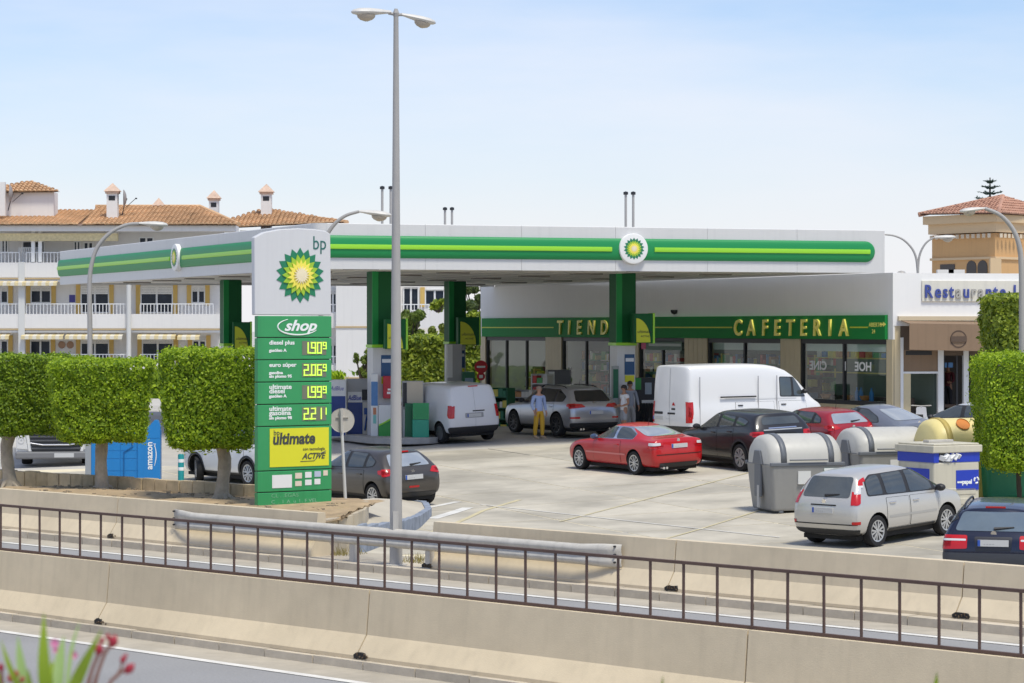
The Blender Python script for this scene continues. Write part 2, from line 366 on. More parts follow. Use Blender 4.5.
# ================================================================== canopy
F0 = Vector((-6.0, 79.15, 0)); F1 = Vector((12.2, 85.1, 0)); BK = Vector((-12.87, 29.4, 0))
ZB, ZT = 6.30, 7.70
B0, B1 = F0 + BK, F1 + BK
cp = thing('canopy', 'flat white fuel station canopy with a rounded green band round its fascia', 'canopy', (F0.x, F0.y, .6))
cp_inv = Matrix.Translation((-F0.x, -F0.y, -.6))
def cpb(m, name, mats, parent=None, **k):
    m.v = [tuple(cp_inv @ Vector(p)) for p in m.v]; return m.build(name, mats, parent or cp, **k)
m = MB(); q = [F0, F1, B1, B0]; c4 = sum(q, Vector()) / 4
inn = [p + (c4 - p).normalized() * .25 for p in q]
m.prism([(p.x, p.y) for p in inn], ZB + .08, ZB + .5); cpb(m, 'soffit', soffit)
m = MB(); inn2 = [p + (c4 - p).normalized() * .2 for p in q]; m.prism([(p.x, p.y) for p in inn2], ZT - .25, ZT - .12); cpb(m, 'roof_deck', M('roof_deck', (.5, .5, .5), .8))
Z1, Z2 = ZB + .345, ZB + 1.03
greenb = M('green_band', (.014, .25, .075), .42, spec=.35)
def fascia(A, B, npan, ends):
    d = (B - A); L = d.length; d = d.normalized(); n = Vector((d.y, -d.x, 0))
    for i in range(npan):
        m = MB(); a, b = A + d * (L * i / npan + .004), A + d * (L * (i + 1) / npan - .004)
        m.loft([[a, b], [a - n * .16, b - n * .16]][:0] or [[p + n * o + Vector((0, 0, z)) for o, z in ((-.16, ZB), (0, ZB), (0, ZT - .02), (-.02, ZT), (-.16, ZT))] for p in (a, b)])
        cpb(m, 'fascia_panel', fasciaw)
    m = MB(); n_ = 10; s0, s1 = ends
    def prof_at(p, k=1.):
        zc = (Z1 + Z2) / 2; h = (Z2 - Z1) / 2 * k
        r = []
        for i in range(n_ + 1):
            q = -math.pi / 2 + math.pi * i / n_
            r.append(p + n * (.006 + .105 * k * max(0, math.cos(q)) ** .8) + Vector((0, 0, zc + h * math.sin(q))))
        return r
    rings = []
    st = [(s0, 1.)] if s0 == 0 else []
    stations = [(s0 + (L - s1 - s0) * i / 8, 1.) for i in range(9)]
    if s1 > 0: stations = stations[:-1] + [(L - s1 - .34 + .34 * math.sin(a), max(.02, math.cos(a))) for a in [i * math.pi / 2 / 7 for i in range(8)]]
    for s_, k in stations: rings.append(prof_at(A + d * s_, k))
    m.loft(rings, close=False, cap=False); band = cpb(m, 'green_band', greenb, smooth=True, ang=70)
    return d, n, L
d, n, L = fascia(F0 + Vector((.35, .114, 0)), F1, 6, (0, .36)); FD, FN = d, n
A = F0 + Vector((.35, .114, 0))
def stripe(A, d, n, a, b):
    m = MB(); z0, z1 = ZB + .60, ZB + .765
    m.loft([[p + n * o + Vector((0, 0, z)) for o, z in ((.08, z0), (.135, z0 + .02), (.145, (z0 + z1) / 2), (.135, z1 - .02), (.08, z1))] for p in (A + d * a, A + d * b)])
    cpb(m, 'lime_stripe', bplime, smooth=True, ang=50)
def along(A, d, px):
    k = (px - 512) / FPX; return (k * A.y - A.x) / (d.x - k * d.y)
HX = along(A, d, 632)
stripe(A, d, n, 0, HX - .72); stripe(A, d, n, HX + .72, L - .36 - .22)
A2 = B0; d2, n2, L2 = fascia(B0, F0 + BK.normalized() * .35, 10, (0, 0)); 
HX2 = along(B0, d2, 179)
stripe(B0, d2, n2, 0.02, HX2 - .8); stripe(B0, d2, n2, HX2 + .8, L2)
# rounded corner
m = MB(); a = F0 + BK.normalized() * .35; b = A
arc = [a.lerp(F0, i / 4).lerp(F0.lerp(b, i / 4), i / 4) for i in range(5)]
cen = a.lerp(b, .5) + (c4 - F0).normalized() * .6
m.loft([[p + Vector((0, 0, z)) for z in (ZB, ZT)] for p in arc], close=False, cap=False); cpb(m, 'fascia_panel', fasciaw, smooth=True)
m = MB(); m.loft([[p + (F0 - c4).normalized() * .09 + Vector((0, 0, z)) for z in (Z1 + .1, Z2 - .1)] for p in arc], close=False, cap=False); cpb(m, 'green_band', greenb, smooth=True)
# right and back fascias
for P, Q in ((F1, B1), (B1, B0)):
    m = MB(); dd = (Q - P).normalized(); nn = Vector((dd.y, -dd.x, 0))
    m.loft([[p + nn * o + Vector((0, 0, z)) for o, z in ((-.16, ZB + .02), (-.004, ZB + .02), (-.004, ZT - .003), (-.16, ZT - .003))] for p in (P + dd * .17, Q - dd * .17)]); cpb(m, 'fascia_panel', fasciaw)
# soffit luminaires
lum = M('luminaire_housing', (.22, .19, .16), .5)
for i in range(4):
    for j in range(7):
        p = F0 + (F1 - F0) * ((i + .5) / 4) + BK * ((j + .6) / 7.3); m = MB()
        m.x = Matrix.Translation((p.x, p.y, 0)) @ Matrix.Rotation(math.atan2(.31, .951), 4, 'Z'); m.box(-.55, -.16, ZB + .04, .55, .16, ZB + .09); cpb(m, 'luminaire', lum)
# soffit joint battens, running front to back
for i in range(1, 12):
    p = F0 + (F1 - F0) * (i / 12); m = MB(); m.tube([p + BK * .02 + Vector((0, 0, ZB + .075)), p + BK * .98 + Vector((0, 0, ZB + .075))], .012, 4); cpb(m, 'soffit_batten', soffit)
# columns
capm = M('column_white_cladding', (.62, .62, .62), .4, streak=.1)
colrot = math.atan2(.33, .944)
colpos = {}
colspec = [('first', -4.4, 86.6, 'green canopy column behind the tall street lamp, white cladding below', 3.95), ('third', 3.8, 89.4, 'green canopy column standing in front of the shop entrance', 4.0),
           ('second', -2.3, 105.0, 'green canopy column in front of the ivy hedge, half hidden by the small white van', 3.95), ('left', -11.0, 101.7, 'green canopy column above the clipped tree beside the price sign', 3.9)]
for key, x, y, lab, zg in colspec:
    c = thing('canopy_column', lab, 'column', (x, y, .85), colrot, 'green columns carrying the canopy')
    m = MB(); w = .36; z0 = zg - .85; z1 = ZB + .08 - .85
    m.box(-w, -w, z0, w, w, z1); m.build('green_cladding', bpdark, c, bevel=.03)
    m = MB(); m.box(-w - .006, -w - .012, z0, -w * .45, -w + .05, z1 - .003); m.build('cladding_panel', bpgreen, c)
    m = MB(); m.box(-w - .02, -w - .02, z0 - .1, w + .02, w + .02, z0); m.build('lime_trim', bplime, c)
    m = MB(); m.box(-w + .02, -w + .02, 0, w - .02, w - .02, z0 - .1); m.build('white_cladding', capm, c, bevel=.015)
    m = MB(); m.box(-.06, -w - .001, 2.05, .3, -w + .018, 2.75); nt_ = m.build('notice', M('notice_blue', (.02, .08, .2), .5), c)
    m = MB(); m.box(-.03, -w - .008, 2.5, .27, -w - .002, 2.62); m.build('notice_print', M('notice_white', (.7, .72, .75), .5), nt_)
    m = MB(); m.box(-.05, -w - .004, 1.8, .29, -w + .018, 2.03); m.build('notice', yellow, c)
    colpos[key] = c
# hanging cube signs with the leaf quarter
leafY = M('leaf_yellow', (.55, .60, .02), .45)
def cube_sign(px0, px1, py0, py1, Y, lab):
    a, b = at(px0, py1, Y), at(px1, py0, Y); wd = b.x - a.x; h = b.z - a.z
    s = thing('hanging_sign', lab, 'sign', ((a.x + b.x) / 2, Y, a.z), R(8), 'green box signs on the canopy columns')
    m = MB(); m.box(-wd/2, -.02, 0, wd/2 - .07, .8, h); m.build('box', bpdark, s, bevel=.02)
    m = MB(); m.box(wd/2 - .07, -.03, -.02, wd/2, .81, h + .02); m.build('lime_edge', bplime, s, bevel=.01)
    m = MB(); pts = [(-wd*.40, .02), (wd*.28, .02)] + [(-wd*.40 + wd*.68 * math.cos(t * math.pi/2/8), .02 + h*.82 * math.sin(t * math.pi/2/8)) for t in range(1, 9)]
    m.prism(pts, -.032, -.018, 'y'); lf = m.build('leaf_print', leafY, s)
    text('lettering', 'ultimate', h * .15, darkm, lf, (-wd * .36, -.037, h * .34), ext=.002, shear=.2)
    text('lettering', 'ACTIVE', h * .09, darkm, lf, (-wd * .2, -.037, h * .2), ext=.002, shear=.2)
    return s
cube_sign(634, 655, 313.5, 343, 88.2, 'green box sign with yellow leaf on the column before the shop entrance')
cube_sign(385, 408, 319, 349, 85.4, 'green box sign with yellow leaf, partly hidden by the tall street lamp')
cube_sign(458, 481, 317, 345, 103.6, 'green box sign with yellow leaf on the column above the small white van')
cube_sign(233, 252, 322, 349, 100.3, 'green box sign with yellow leaf just above the clipped tree beside the price sign')
# helios discs
hel = [M('sun_logo_green', (.012, .19, .09), .4), M('sun_logo_lime', (.33, .52, .03), .4), M('sun_logo_yellow', (.86, .74, .10), .4), M('sun_logo_pale', (.80, .70, .48), .4)]
def starpoly(r0, r1, n=18, ph=0.):
    p = []
    for i in range(n):
        a = 2 * math.pi * (i + ph) / n; b = 2 * math.pi * (i + .5 + ph) / n
        p += [(r1 * math.sin(a), r1 * math.cos(a)), (r0 * math.sin(b), r0 * math.cos(b))]
    return p
def helios(parent, c, r, y0, dy=.012, nm='sun_logo'):
    for k, (r0, r1) in enumerate(((.80, 1.), (.58, .76), (.40, .57), (.20, .33))):
        p = starpoly(r0 * r, r1 * r, 18, .5 * (k % 2)); m = MB(); n_ = len(p)
        vs = [(c[0] + x, y0 - dy * (k + .5), c[1] + z) for x, z in p] + [(c[0], y0 - dy * (k + .5) - .004, c[1])] + [(c[0] + x, y0, c[1] + z) for x, z in p]
        m.add(vs, [(i, (i + 1) % n_, n_) for i in range(n_)] + [(i, n_+1+i, n_+1+(i+1) % n_, (i+1) % n_) for i in range(n_)])
        m.build(nm + '_petals', hel[k], parent)
def disc(A, d, n, hx, lab):
    p = A + d * hx + n * .13 + Vector((0, 0, (Z1 + Z2) / 2 + .02)); rz = math.atan2(d.y, d.x)
    s = thing('round_logo_sign', lab, 'sign', p, rz, 'round sun logo signs on the canopy fascia')
    m = MB(); m.lathe([(0, -.05), (.42, -.05), (.47, -.04), (.485, -.01), (.485, .12), (0, .12)], 40, 'y'); m.build('disc', M('disc_white', (.78, .78, .76), .4), s, smooth=True)
    helios(s, (0, 0), .35, -.052, .006)
disc(A, FD, FN, HX, 'white disc with green and yellow sun logo on the long front fascia')
disc(B0, d2, n2, HX2, 'white disc with sun logo on the left canopy fascia, seen edge on')
# small spikes / cowl and vent pipes
def pipes(px, py0, Y, gap, lab, h):
    for i, p in enumerate((px - gap / 2, px + gap / 2)):
        a = at(p, 235, Y); top = at(p, py0, Y).z
        s = thing('vent_pipe', lab[i], 'vent pipe', (a.x, Y, ZT - .15), 0, 'fuel vent pipes standing above the canopy')
        m = MB(); m.tube([(0, 0, 0), (0, 0, top - ZT + .15)], .045, 8); m.build('pipe', polem, s, smooth=True)
        m = MB(); m.lathe([(.0, .0), (.085, .01), (.085, .1), (0, .13)], 10, 'z', (0, 0, top - ZT + .1)); m.build('cowl', darkm, s)
pipes(629.5, 193.5, 92, 7.5, ['left pipe of the tall pair above the round logo disc', 'right pipe of the tall pair above the round logo disc'], 1)
pipes(386.5, 188, 92, 8.5, ['vent pipe just left of the tall street lamp pole', 'vent pipe hidden close behind the tall street lamp pole'], 1)
pipes(448.5, 209, 100, 7, ['left pipe of the short pair right of the street lamp', 'right pipe of the short pair right of the street lamp'], 1)
# ================================================================== shop
SR = Vector((12.57, 85.8, 0)); SW = Vector((-.424, .906, 0)); SN = Vector((-.906, -.424, 0)); SG = .9; STOP = 6.325
def ST(px):
    k = (px - 512) / FPX; return (SR.x - k * SR.y) / (k * SW.y - SW.x)
shop = thing('shop_building', 'long white station shop and cafe with a green sign band', 'building', (SR.x, SR.y, SG), math.atan2(-SW.y, -SW.x))
# local frame: x to the right along the facade as seen (so x = -t), y into the building, z up
tL = ST(480.5); sgn = -1
def sx(px): return -ST(px)
zb0, zb1 = 4.12 - SG, 4.93 - SG; H = STOP - SG
m = MB(); m.box(-tL, 0, zb0, 0, .3, H); m.build('upper_wall', white, shop)
m = MB(); m.box(-tL, .3, H - .3, 0, 14, H - .1); m.build('roof', M('flat_roof', (.45, .43, .4), .9), shop)
m = MB(); m.box(-tL, .3, 0, -tL + .3, 14, H - .3); m.build('end_wall', white, shop)
m = MB(); m.box(-tL, 13.7, 0, 0, 14, H - .3); m.build('back_wall', white, shop)
m = MB(); m.box(sx(484), -.12, zb0, sx(888), -.002, zb1); sb = m.build('sign_band', M('sign_green', (.014, .23, .05), .6, spec=.2, var=.05, scale=.4), shop, bevel=.01)
zc = zb0 + .38
for q0, q1 in ((484, 556), (655, 735), (853, 871)): m = MB(); m.box(sx(q0), -.128, zc, sx(q1), -.118, zc + .045); m.build('band_line', leafY, sb)
letm = M('letter_yellow', (.95, .86, .16), .4)
def letters(s, pxs, cap, zbot, mat, sxx):
    for ch, px in zip(s, pxs):
        me = text_mesh(ch, cap / .70, ext=.03, sx=sxx, align='CENTER', shear=.06, bold=.015); me.materials.clear(); me.materials.append(mat)
        o = bpy.data.objects.new('letter', me); C.objects.link(o); o.parent = sb; o.location = (sx(px + 3), -.155, zbot); o.rotation_euler = (R(90), 0, 0)
letters('CAFETERIA', [738.5, 751.8, 765.4, 777.7, 790.8, 804, 817.6, 830.5, 844.5], .56, zb0 + .12, letm, 1.05)
letters('TIENDA', [560.2, 569.3, 579.3, 591.6, 604.5, 617.5], .56, zb0 + .13, letm, 1.05)
text('lettering', 'ABIERTO', .2, letm, sb, (sx(872), -.125, zb0 + .42), sx=1.0, ext=.004)
m = MB(); x = sx(886.3); m.prism([(x - .2, zb0 + .47), (x, zb0 + .47), (x, zb0 + .42), (x + .16, zb0 + .50), (x, zb0 + .58), (x, zb0 + .53), (x - .2, zb0 + .53)], -.13, -.122, 'y'); m.build('arrow', letm, sb)
text('lettering', '24', .2, letm, sb, (sx(875), -.125, zb0 + .2), sx=1.0, ext=.004)
# ground floor piers and openings
ops = [(485.5, 545.5, 0.02, 3), (561.5, 633, 0.02, 3), (638.5, 684.5, 0.02, 2), (707, 780.5, 1.0, 2), (800, 886.5, 1.0, 2)]
tile2 = M('cream_tile_facade', (.60, .50, .32), .5, var=.06, scale=2)
edges = [480.5] + [p for o in ops for p in o[:2]]; 
piers = [(480.5, 485.5), (545.5, 561.5), (633, 638.5), (684.5, 707), (780.5, 800), (886.5, 893.5)]
for a, b in piers:
    x0, x1 = sx(a), (sx(b) if b < 893 else 0); n_ = max(1, round((x1 - x0) / .32)); pm = MB(); pm.box(x0, .02, 0, x1, .3, zb0); pr = pm.build('pier', M('grout', (.36, .31, .22), .9), shop)
    for i in range(n_):
        t = MB(); t.box(x0 + (x1 - x0) * i / n_ + .008, -.012, 0, x0 + (x1 - x0) * (i + 1) / n_ - .008, .02, zb0 - .004); t.build('tile_strip', tile2, pr)
for a, b, z, nn in ops:
    if z > .5:
        m = MB(); m.box(sx(a), 0.0, 0, sx(b), .28, z); m.build('plinth', tile2, shop)
shopglass = glassmat('shop_glass', (.88, .95, .93), .97)
blind = M('blind_white', (.72, .72, .68), .7)
for a, b, z, nn in ops:
    x0, x1 = sx(a), sx(b); w = MB(); f = .09
    w.box(x0, .04, z, x0 + f, .18, zb0); w.box(x1 - f, .04, z, x1, .18, zb0); w.box(x0 + f, .04, zb0 - .16, x1 - f, .18, zb0 - .001); w.box(x0 + f, .04, z, x1 - f, .18, z + .14)
    for i in range(1, nn): xx = x0 + (x1 - x0) * i / nn; w.box(xx - .05, .05, z + .14, xx + .05, .17, zb0 - .16)
    wo = w.build('window', darkm, shop)
    for i in range(nn):
        g = MB(); g.box(x0 + (x1 - x0) * i / nn + .06, .1, z + .12, x0 + (x1 - x0) * (i + 1) / nn - .06, .112, zb0 - .15); g.build('pane', shopglass, wo)
    if z > .5 or a > 600:
        m = MB(); m.box(x0 + .1, .2, zb0 - .42, x1 - .1, .23, zb0 - .17); m.build('roller_blind', blind, wo)
# interior
m = MB(); m.box(-tL + .3, .3, .0, 0, 13.7, .02); m.build('shop_floor', M('shop_floor', (.35, .35, .34), .4), shop)
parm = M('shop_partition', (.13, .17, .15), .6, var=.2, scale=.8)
XE = -6.2
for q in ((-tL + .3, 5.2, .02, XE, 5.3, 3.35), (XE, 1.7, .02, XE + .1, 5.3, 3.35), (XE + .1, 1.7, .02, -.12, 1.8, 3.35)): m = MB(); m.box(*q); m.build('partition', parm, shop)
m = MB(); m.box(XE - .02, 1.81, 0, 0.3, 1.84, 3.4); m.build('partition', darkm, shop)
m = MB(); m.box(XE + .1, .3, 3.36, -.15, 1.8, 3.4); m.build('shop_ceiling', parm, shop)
m = MB(); m.box(-tL + .3, .3, 3.35, XE + .1, 8, 3.4); m.build('shop_ceiling', M('shop_ceiling', (.5, .5, .5), .7), shop)
fill_lampm = M('added_shop_lamp', (1., .96, .88), .5, emit=1.4)  # glow for unseen ceiling lamps, added to brighten the shop interior
for i in range(9):
    for j in (1.2, 3.2):
        m = MB(); xx = -tL + 1.8 + i * (tL - 9.) / 8; m.box(xx - .6, j - .15, 3.30, xx + .6, j + .15, 3.345); m.build('added_ceiling_lamp', fill_lampm, shop)
gc = [M('goods_%d' % i, c, .5) for i, c in enumerate([(.5,.05,.04), (.6,.5,.08), (.05,.2,.45), (.1,.35,.12), (.65,.62,.58), (.45,.22,.08), (.03,.03,.04)])]
for px, nm in ((500, 0), (520, 1), (585, 2), (648, 3), (668, 4), (725, 5), (760, 6)):
    x = sx(px); sh = MB(); hh = 1.5
    for z in (.1, .55, 1.0, 1.45): sh.box(x - .9, 1.6, z, x + .9, 2.0, z + .04)
    sh.box(x - .9, 2.0, 0.02, x + .9, 2.05, 1.9); so_ = thing('shelf_unit', 'x', 'shelf'); 
    bpy.data.objects.remove(so_); sh_o = sh.build('shelving', darkm, shop)
    gm = MB()
    for z in (.14, .59, 1.04, 1.49):
        xx = x - .85
        while xx < x + .75:
            wv = random.uniform(.08, .22); gm.mi = random.randrange(7); gm.box(xx, 1.62, z, xx + wv, 1.9, z + random.uniform(.15, .36)); xx += wv + .02
    tag(gm.build('goods', gc, sh_o), kind='stuff')
# goods along the partition
xx0 = -tL + .8
while xx0 < XE - 2:
    sh = MB(); sh.box(xx0, 5.0, .02, xx0 + 1.7, 5.19, 2.4)
    for z in (.2, .7, 1.2, 1.7, 2.15): sh.box(xx0, 4.6, z, xx0 + 1.7, 5.0, z + .04)
    sh_o = sh.build('wall_shelving', M('shelf_green', (.03, .22, .10), .5) if int(xx0) % 3 else M('shelf_pale', (.5, .5, .48), .5), shop); gm = MB()
    for z in (.24, .74, 1.24, 1.74, 2.19):
        xx = xx0 + .04
        while xx < xx0 + 1.45: wv = random.uniform(.08, .26); gm.mi = random.randrange(7); gm.box(xx, 4.62, z, xx + wv, 4.95, z + random.uniform(.15, .40)); xx += wv + .02
    tag(gm.build('goods', gc, sh_o), kind='stuff'); xx0 += 1.9
# shelves and lettering in the right-hand cafe window
cw = MB(); x0, x1 = sx(801), sx(885)
cw.box(x0 + .3, .35, 2.55, x1 - .1, .6, 2.59); cw.box(x0 + .3, .35, 2.05, x1 - .1, .6, 2.09); cs = cw.build('display_shelf', M('shelf_wood_yellow', (.55, .42, .10), .5), shop)
dm = MB(); xx = x0 + .4
while xx < x1 - .4:
    dm.mi = random.randrange(7); wv = random.uniform(.15, .4); hh = random.uniform(.15, .36); dm.box(xx, .4, 2.592, xx + wv, .55, 2.592 + hh); xx += wv + random.uniform(.05, .35)
tag(dm.build('display_goods', gc, cs), kind='stuff')
cm_ = MB(); cm_.box(x0 + .2, .9, .02, x1 - .2, 1.3, 1.25); cm_.build('counter', M('counter_dark', (.08, .06, .05), .4), shop)
lm_ = MB(); lm_.box(x0 + .5, .8, 3.28, x1 - .5, 1.0, 3.34); lm_.build('added_ceiling_lamp', fill_lampm, shop)  # one more added lamp, brightens the space behind the cafe window
for q_, cz_ in ((.9, .6), (2.3, .6), (3.4, .9)):
    b_ = MB(); b_.lathe([(.0, 1.26), (.12, 1.27), (.20, 1.42), (.19, 1.42), (.11, 1.29), (0, 1.28)], 14, 'z', (x0 + q_, .45, 0)); b_.v = [(x_, y_, z_ - .12) for x_, y_, z_ in b_.v]; b_.build('bowl', M('bowl_orange', (.65, .25, .08), .4), shop, smooth=True)
b_ = MB(); b_.box(x0 + .2, .3, 1.02, x1 - .2, .62, 1.13); b_.build('window_shelf', M('window_shelf', (.5, .48, .44), .5), shop)
for q_ in (2.9, 3.15, 3.8): b_ = MB(); b_.lathe([(.08, 1.13), (.08, 1.4), (.03, 1.5), (.03, 1.58), (0, 1.58)], 10, 'z', (x0 + q_, .45, 0)); b_.build('bottle', gc[2], shop, smooth=True)
paint = M('white_window_paint', (.8, .8, .78), .6)
for s_, px, sc in (('CINE', 816, -1), ('1', 843, -1), ('HOE', 861, -1)):
    me = text_mesh(s_, .42, ext=.003, sx=-1.2, align='CENTER', bold=.012); me.materials.clear(); me.materials.append(paint)
    o = bpy.data.objects.new('window_lettering', me); C.objects.link(o); o.parent = shop; o.location = (sx(px), .085, 2.16); o.rotation_euler = (R(90), 0, 0)
# pink and white poster panels in the shop entrance
m = MB(); m.box(sx(645), .04, 2.75, sx(681), .06, 3.12); pz = m.build('poster', M('poster_dark', (.10, .17, .12), .5), shop)
m = MB(); m.box(sx(640.5), .028, 2.78, sx(645), .05, 3.1); m.build('poster_print', M('poster_pink', (.6, .05, .16), .5), pz)
m = MB(); m.box(sx(648), .03, 2.9, sx(680), .039, 3.0); m.build('poster_print', M('poster_grey', (.45, .5, .46), .5), pz)
# ================================================================== price sign (totem)
TC = Vector((-4.52, 53.75, .0)); TY = R(34.8)
tot = thing('price_sign', 'tall green and white fuel price sign with sun logo, standing in the soil bed', 'price sign', (TC.x, TC.y, .70), TY)
K = .02067
def tx(px): return (px - 293) * K / .875
def tz(py): return CAMZ - (py - 328) * K - .70
W0, W1 = tx(255.8), tx(330.2); yF = -.07
totg = M('totem_green', (.032, .29, .095), .4, coat=.1, var=.05, scale=.9, streak=.12); totw = M('totem_white', (.60, .60, .605), .4, var=.015, streak=.04)
rows = [508.8, 490.7, 469.5, 425.4, 403.5, 381.3, 359.2, 337.2, 315.2]
for i in range(8):
    z0, z1 = tz(rows[i]) - (.35 if i == 0 else 0), tz(rows[i + 1]) - .018
    m = MB(); m.box(W0, yF, z0, W1, .07, z1); m.build('green_panel', totg, tot, bevel=.012)
m = MB(); m.box(W0 + .04, yF + .03, 0, W1 - .04, .05, tz(316)); m.build('core', darkm, tot)
pts = [(tx(253), tz(315.2)), (tx(330), tz(315.2)), (tx(329), tz(233)), (tx(324), tz(230.2)), (tx(312), tz(228.6)), (tx(296), tz(228.2)), (tx(278), tz(229.6)), (tx(262), tz(233)), (tx(252.5), tz(238.3))]
m = MB(); m.prism(pts, yF, .07, 'y'); m.build('white_panel', totw, tot, bevel=.02)
helios(tot, (tx(298), tz(275.3)), .57, yF, .022)
tg = M('dark_teal_print', (.02, .13, .11), .5)
text('lettering', 'bp', .40, tg, tot, (tx(310.5), yF - .004, tz(249)), ext=.003, sx=.85)
wht = M('print_white', (.80, .82, .80), .5)
text('lettering', 'shop', .31, wht, tot, (tx(282), yF - .006, tz(330.5)), ext=.004, shear=.35, sx=1.25, bold=.008)
m = MB(); cx, cz = tx(296), tz(327.5)
m.tube([(cx + .55 * math.cos(t) * .88, yF - .003, cz + .17 * math.sin(t) + .02) for t in [R(120) + i * R(215) / 20 for i in range(21)]], [.006 + .012 * math.sin(math.pi * i / 20) for i in range(21)], 5); m.build('swoosh', wht, tot)
led = M('led_digits', (.62, 1., .10), .5, emit=.4); ledback = M('display_panel', (.16, .17, .12), .4)
SEG = {'0': 'abcdef', '1': 'bc', '2': 'abged', '6': 'acdefg', '9': 'abcdfg'}
def digit(m, ch, x, z, w, h):
    t = w * .19; y = yF - .022
    S_ = {'a': (x, z + h - t, x + w, z + h), 'd': (x, z, x + w, z + t), 'g': (x, z + h/2 - t/2, x + w, z + h/2 + t/2), 'f': (x, z + h/2, x + t, z + h), 'b': (x + w - t, z + h/2, x + w, z + h), 'e': (x, z, x + t, z + h/2), 'c': (x + w - t, z, x + w, z + h/2)}
    for s in SEG[ch]: a = S_[s]; m.box(a[0], y, a[1], a[2], y + .012, a[3])
plines = [('1.909', ['diesel plus', '', 'gasóleo A'], 348), ('2.069', ['euro súper', '', 'gasolina', 'sin plomo 95'], 370.2), ('1.999', ['ultimate', 'diesel', 'gasóleo A'], 392.3), ('2.211', ['ultimate', 'gasolina', 'sin plomo 98'], 414)]
for (pr, labs, cy) in plines:
    m = MB(); m.box(tx(300), yF - .006, tz(cy + 7), tx(324.5), yF + .02, tz(cy - 7)); dp = m.build('price_display', ledback, tot)
    dm = MB(); h = .235; w = .112; x = tx(301.5); z = tz(cy + 5.6)
    ds = pr.replace('.', '')
    digit(dm, ds[0], x, z, w, h); dm.box(x + w + .02, yF - .022, z, x + w + .05, yF - .01, z + .03)
    digit(dm, ds[1], x + w + .062, z, w, h); digit(dm, ds[2], x + 2*w + .092, z, w, h); digit(dm, ds[3], x + 3*w + .122, z + .09, w * .75, h * .62)
    dm.build('digits', led, dp)
    big = labs[1] != ''
    for j, s in enumerate(labs):
        if not s: continue
        small = s[0] in 'gs' and not (big and j < 2)
        text('lettering', s, (.085 if small else (.135 if big else .12)), wht, tot, (tx(267), yF - .004, tz(cy - 3.6 + j * (4.2 if big else 3.6))), ext=.003, sx=1.2, bold=.003)
m = MB(); m.box(tx(267.5), yF - .012, tz(466.3), tx(327), yF + .02, tz(428)); ub = m.build('advert_panel', yellow, tot)
dk = M('print_dark', (.05, .055, .05), .5)
text('lettering', 'bp', .15, dk, ub, (tx(271), yF - .016, tz(434.5)), ext=.003)
text('lettering', 'ultimate', .33, dk, ub, (tx(270), yF - .016, tz(443.5)), ext=.003, shear=.12, sx=.93, bold=.011)
text('lettering', 'con tecnología', .085, dk, ub, (tx(300.5), yF - .016, tz(450.5)), ext=.003, sx=1.05)
text('lettering', 'ACTIVE', .17, dk, ub, (tx(300), yF - .016, tz(459)), ext=.003, shear=.35, sx=.93, bold=.004)
m = MB(); m.tube([(tx(298), yF - .014, tz(461.5)), (tx(312), yF - .014, tz(461.2)), (tx(318), yF - .014, tz(454)), (tx(324), yF - .014, tz(451.5))], .007, 4); m.build('swoosh', dk, ub)
cardm = [M('card_white', (.74, .74, .72), .5), M('card_cream', (.70, .60, .48), .5), M('card_blue', (.45, .5, .62), .5)]
cards = [(270, 289.7, 474.2, 487.2, 0), (293, 299.8, 472.8, 478.5, 1), (303, 309.5, 472.2, 478, 0), (312.5, 319, 471.8, 477.5, 2), (321.5, 326, 471.3, 476.5, 1), (293, 299.5, 481, 486, 1), (303, 309.5, 480, 485.5, 0), (312.5, 318.5, 479.5, 485, 0)]
for x0, x1, y0, y1, k in cards:
    m = MB(); m.box(tx(x0), yF - .008, tz(y1), tx(x1), yF + .01, tz(y0)); m.build('service_card', cardm[k], tot)
text('lettering', 'CL . .EGAS', .11, M('faded_print', (.16, .42, .22), .5), tot, (tx(269), yF - .003, tz(496.5)), ext=.002, sx=1.3)
text('lettering', 'C  .  l  A  u  l . F VEL', .10, M('faded_print', (.22, .46, .28), .5), tot, (tx(269), yF - .003, tz(502.5)), ext=.002, sx=1.3)
# ================================================================== soil bed, edging walls, planter
ZS = .80
soilm = M('dry_soil', (.42, .305, .18), .95, var=.25, scale=3, bump=.8, bscale=12, stain=.25, sscale=1.2)
sp = thing('planter_bed', None, None, (0, 0, 0)); tag(sp, kind='structure')
bp0, bp1 = T2(-40, V2), T2(322, V2)
def vback(t): return 12.45 + max(0, t - T2(0, 12.5)) * .05
m = MB(); nt2 = 60; cols = 8
vs = []; 
for i in range(nt2 + 1):
    t = bp0 + (-3.1 - bp0) * i / nt2
    for j in range(cols + 1):
        v0_, v1_ = 9.52, vback(t) + (.05 if t < -8 else 1.2); v = v0_ + (v1_ - v0_) * j / cols
        if t > -6.6: v = min(v, max(9.53, 9.75 + (-3.0 - t) / .83))
        p = RF(t, v, ZS + random.uniform(-.035, .04) + .06 * math.sin(j / cols * math.pi) ); vs.append(p)
m.add(vs, [(i*(cols+1)+j, (i+1)*(cols+1)+j, (i+1)*(cols+1)+j+1, i*(cols+1)+j+1) for i in range(nt2) for j in range(cols)])
m.build('soil', soilm, sp, smooth=True)
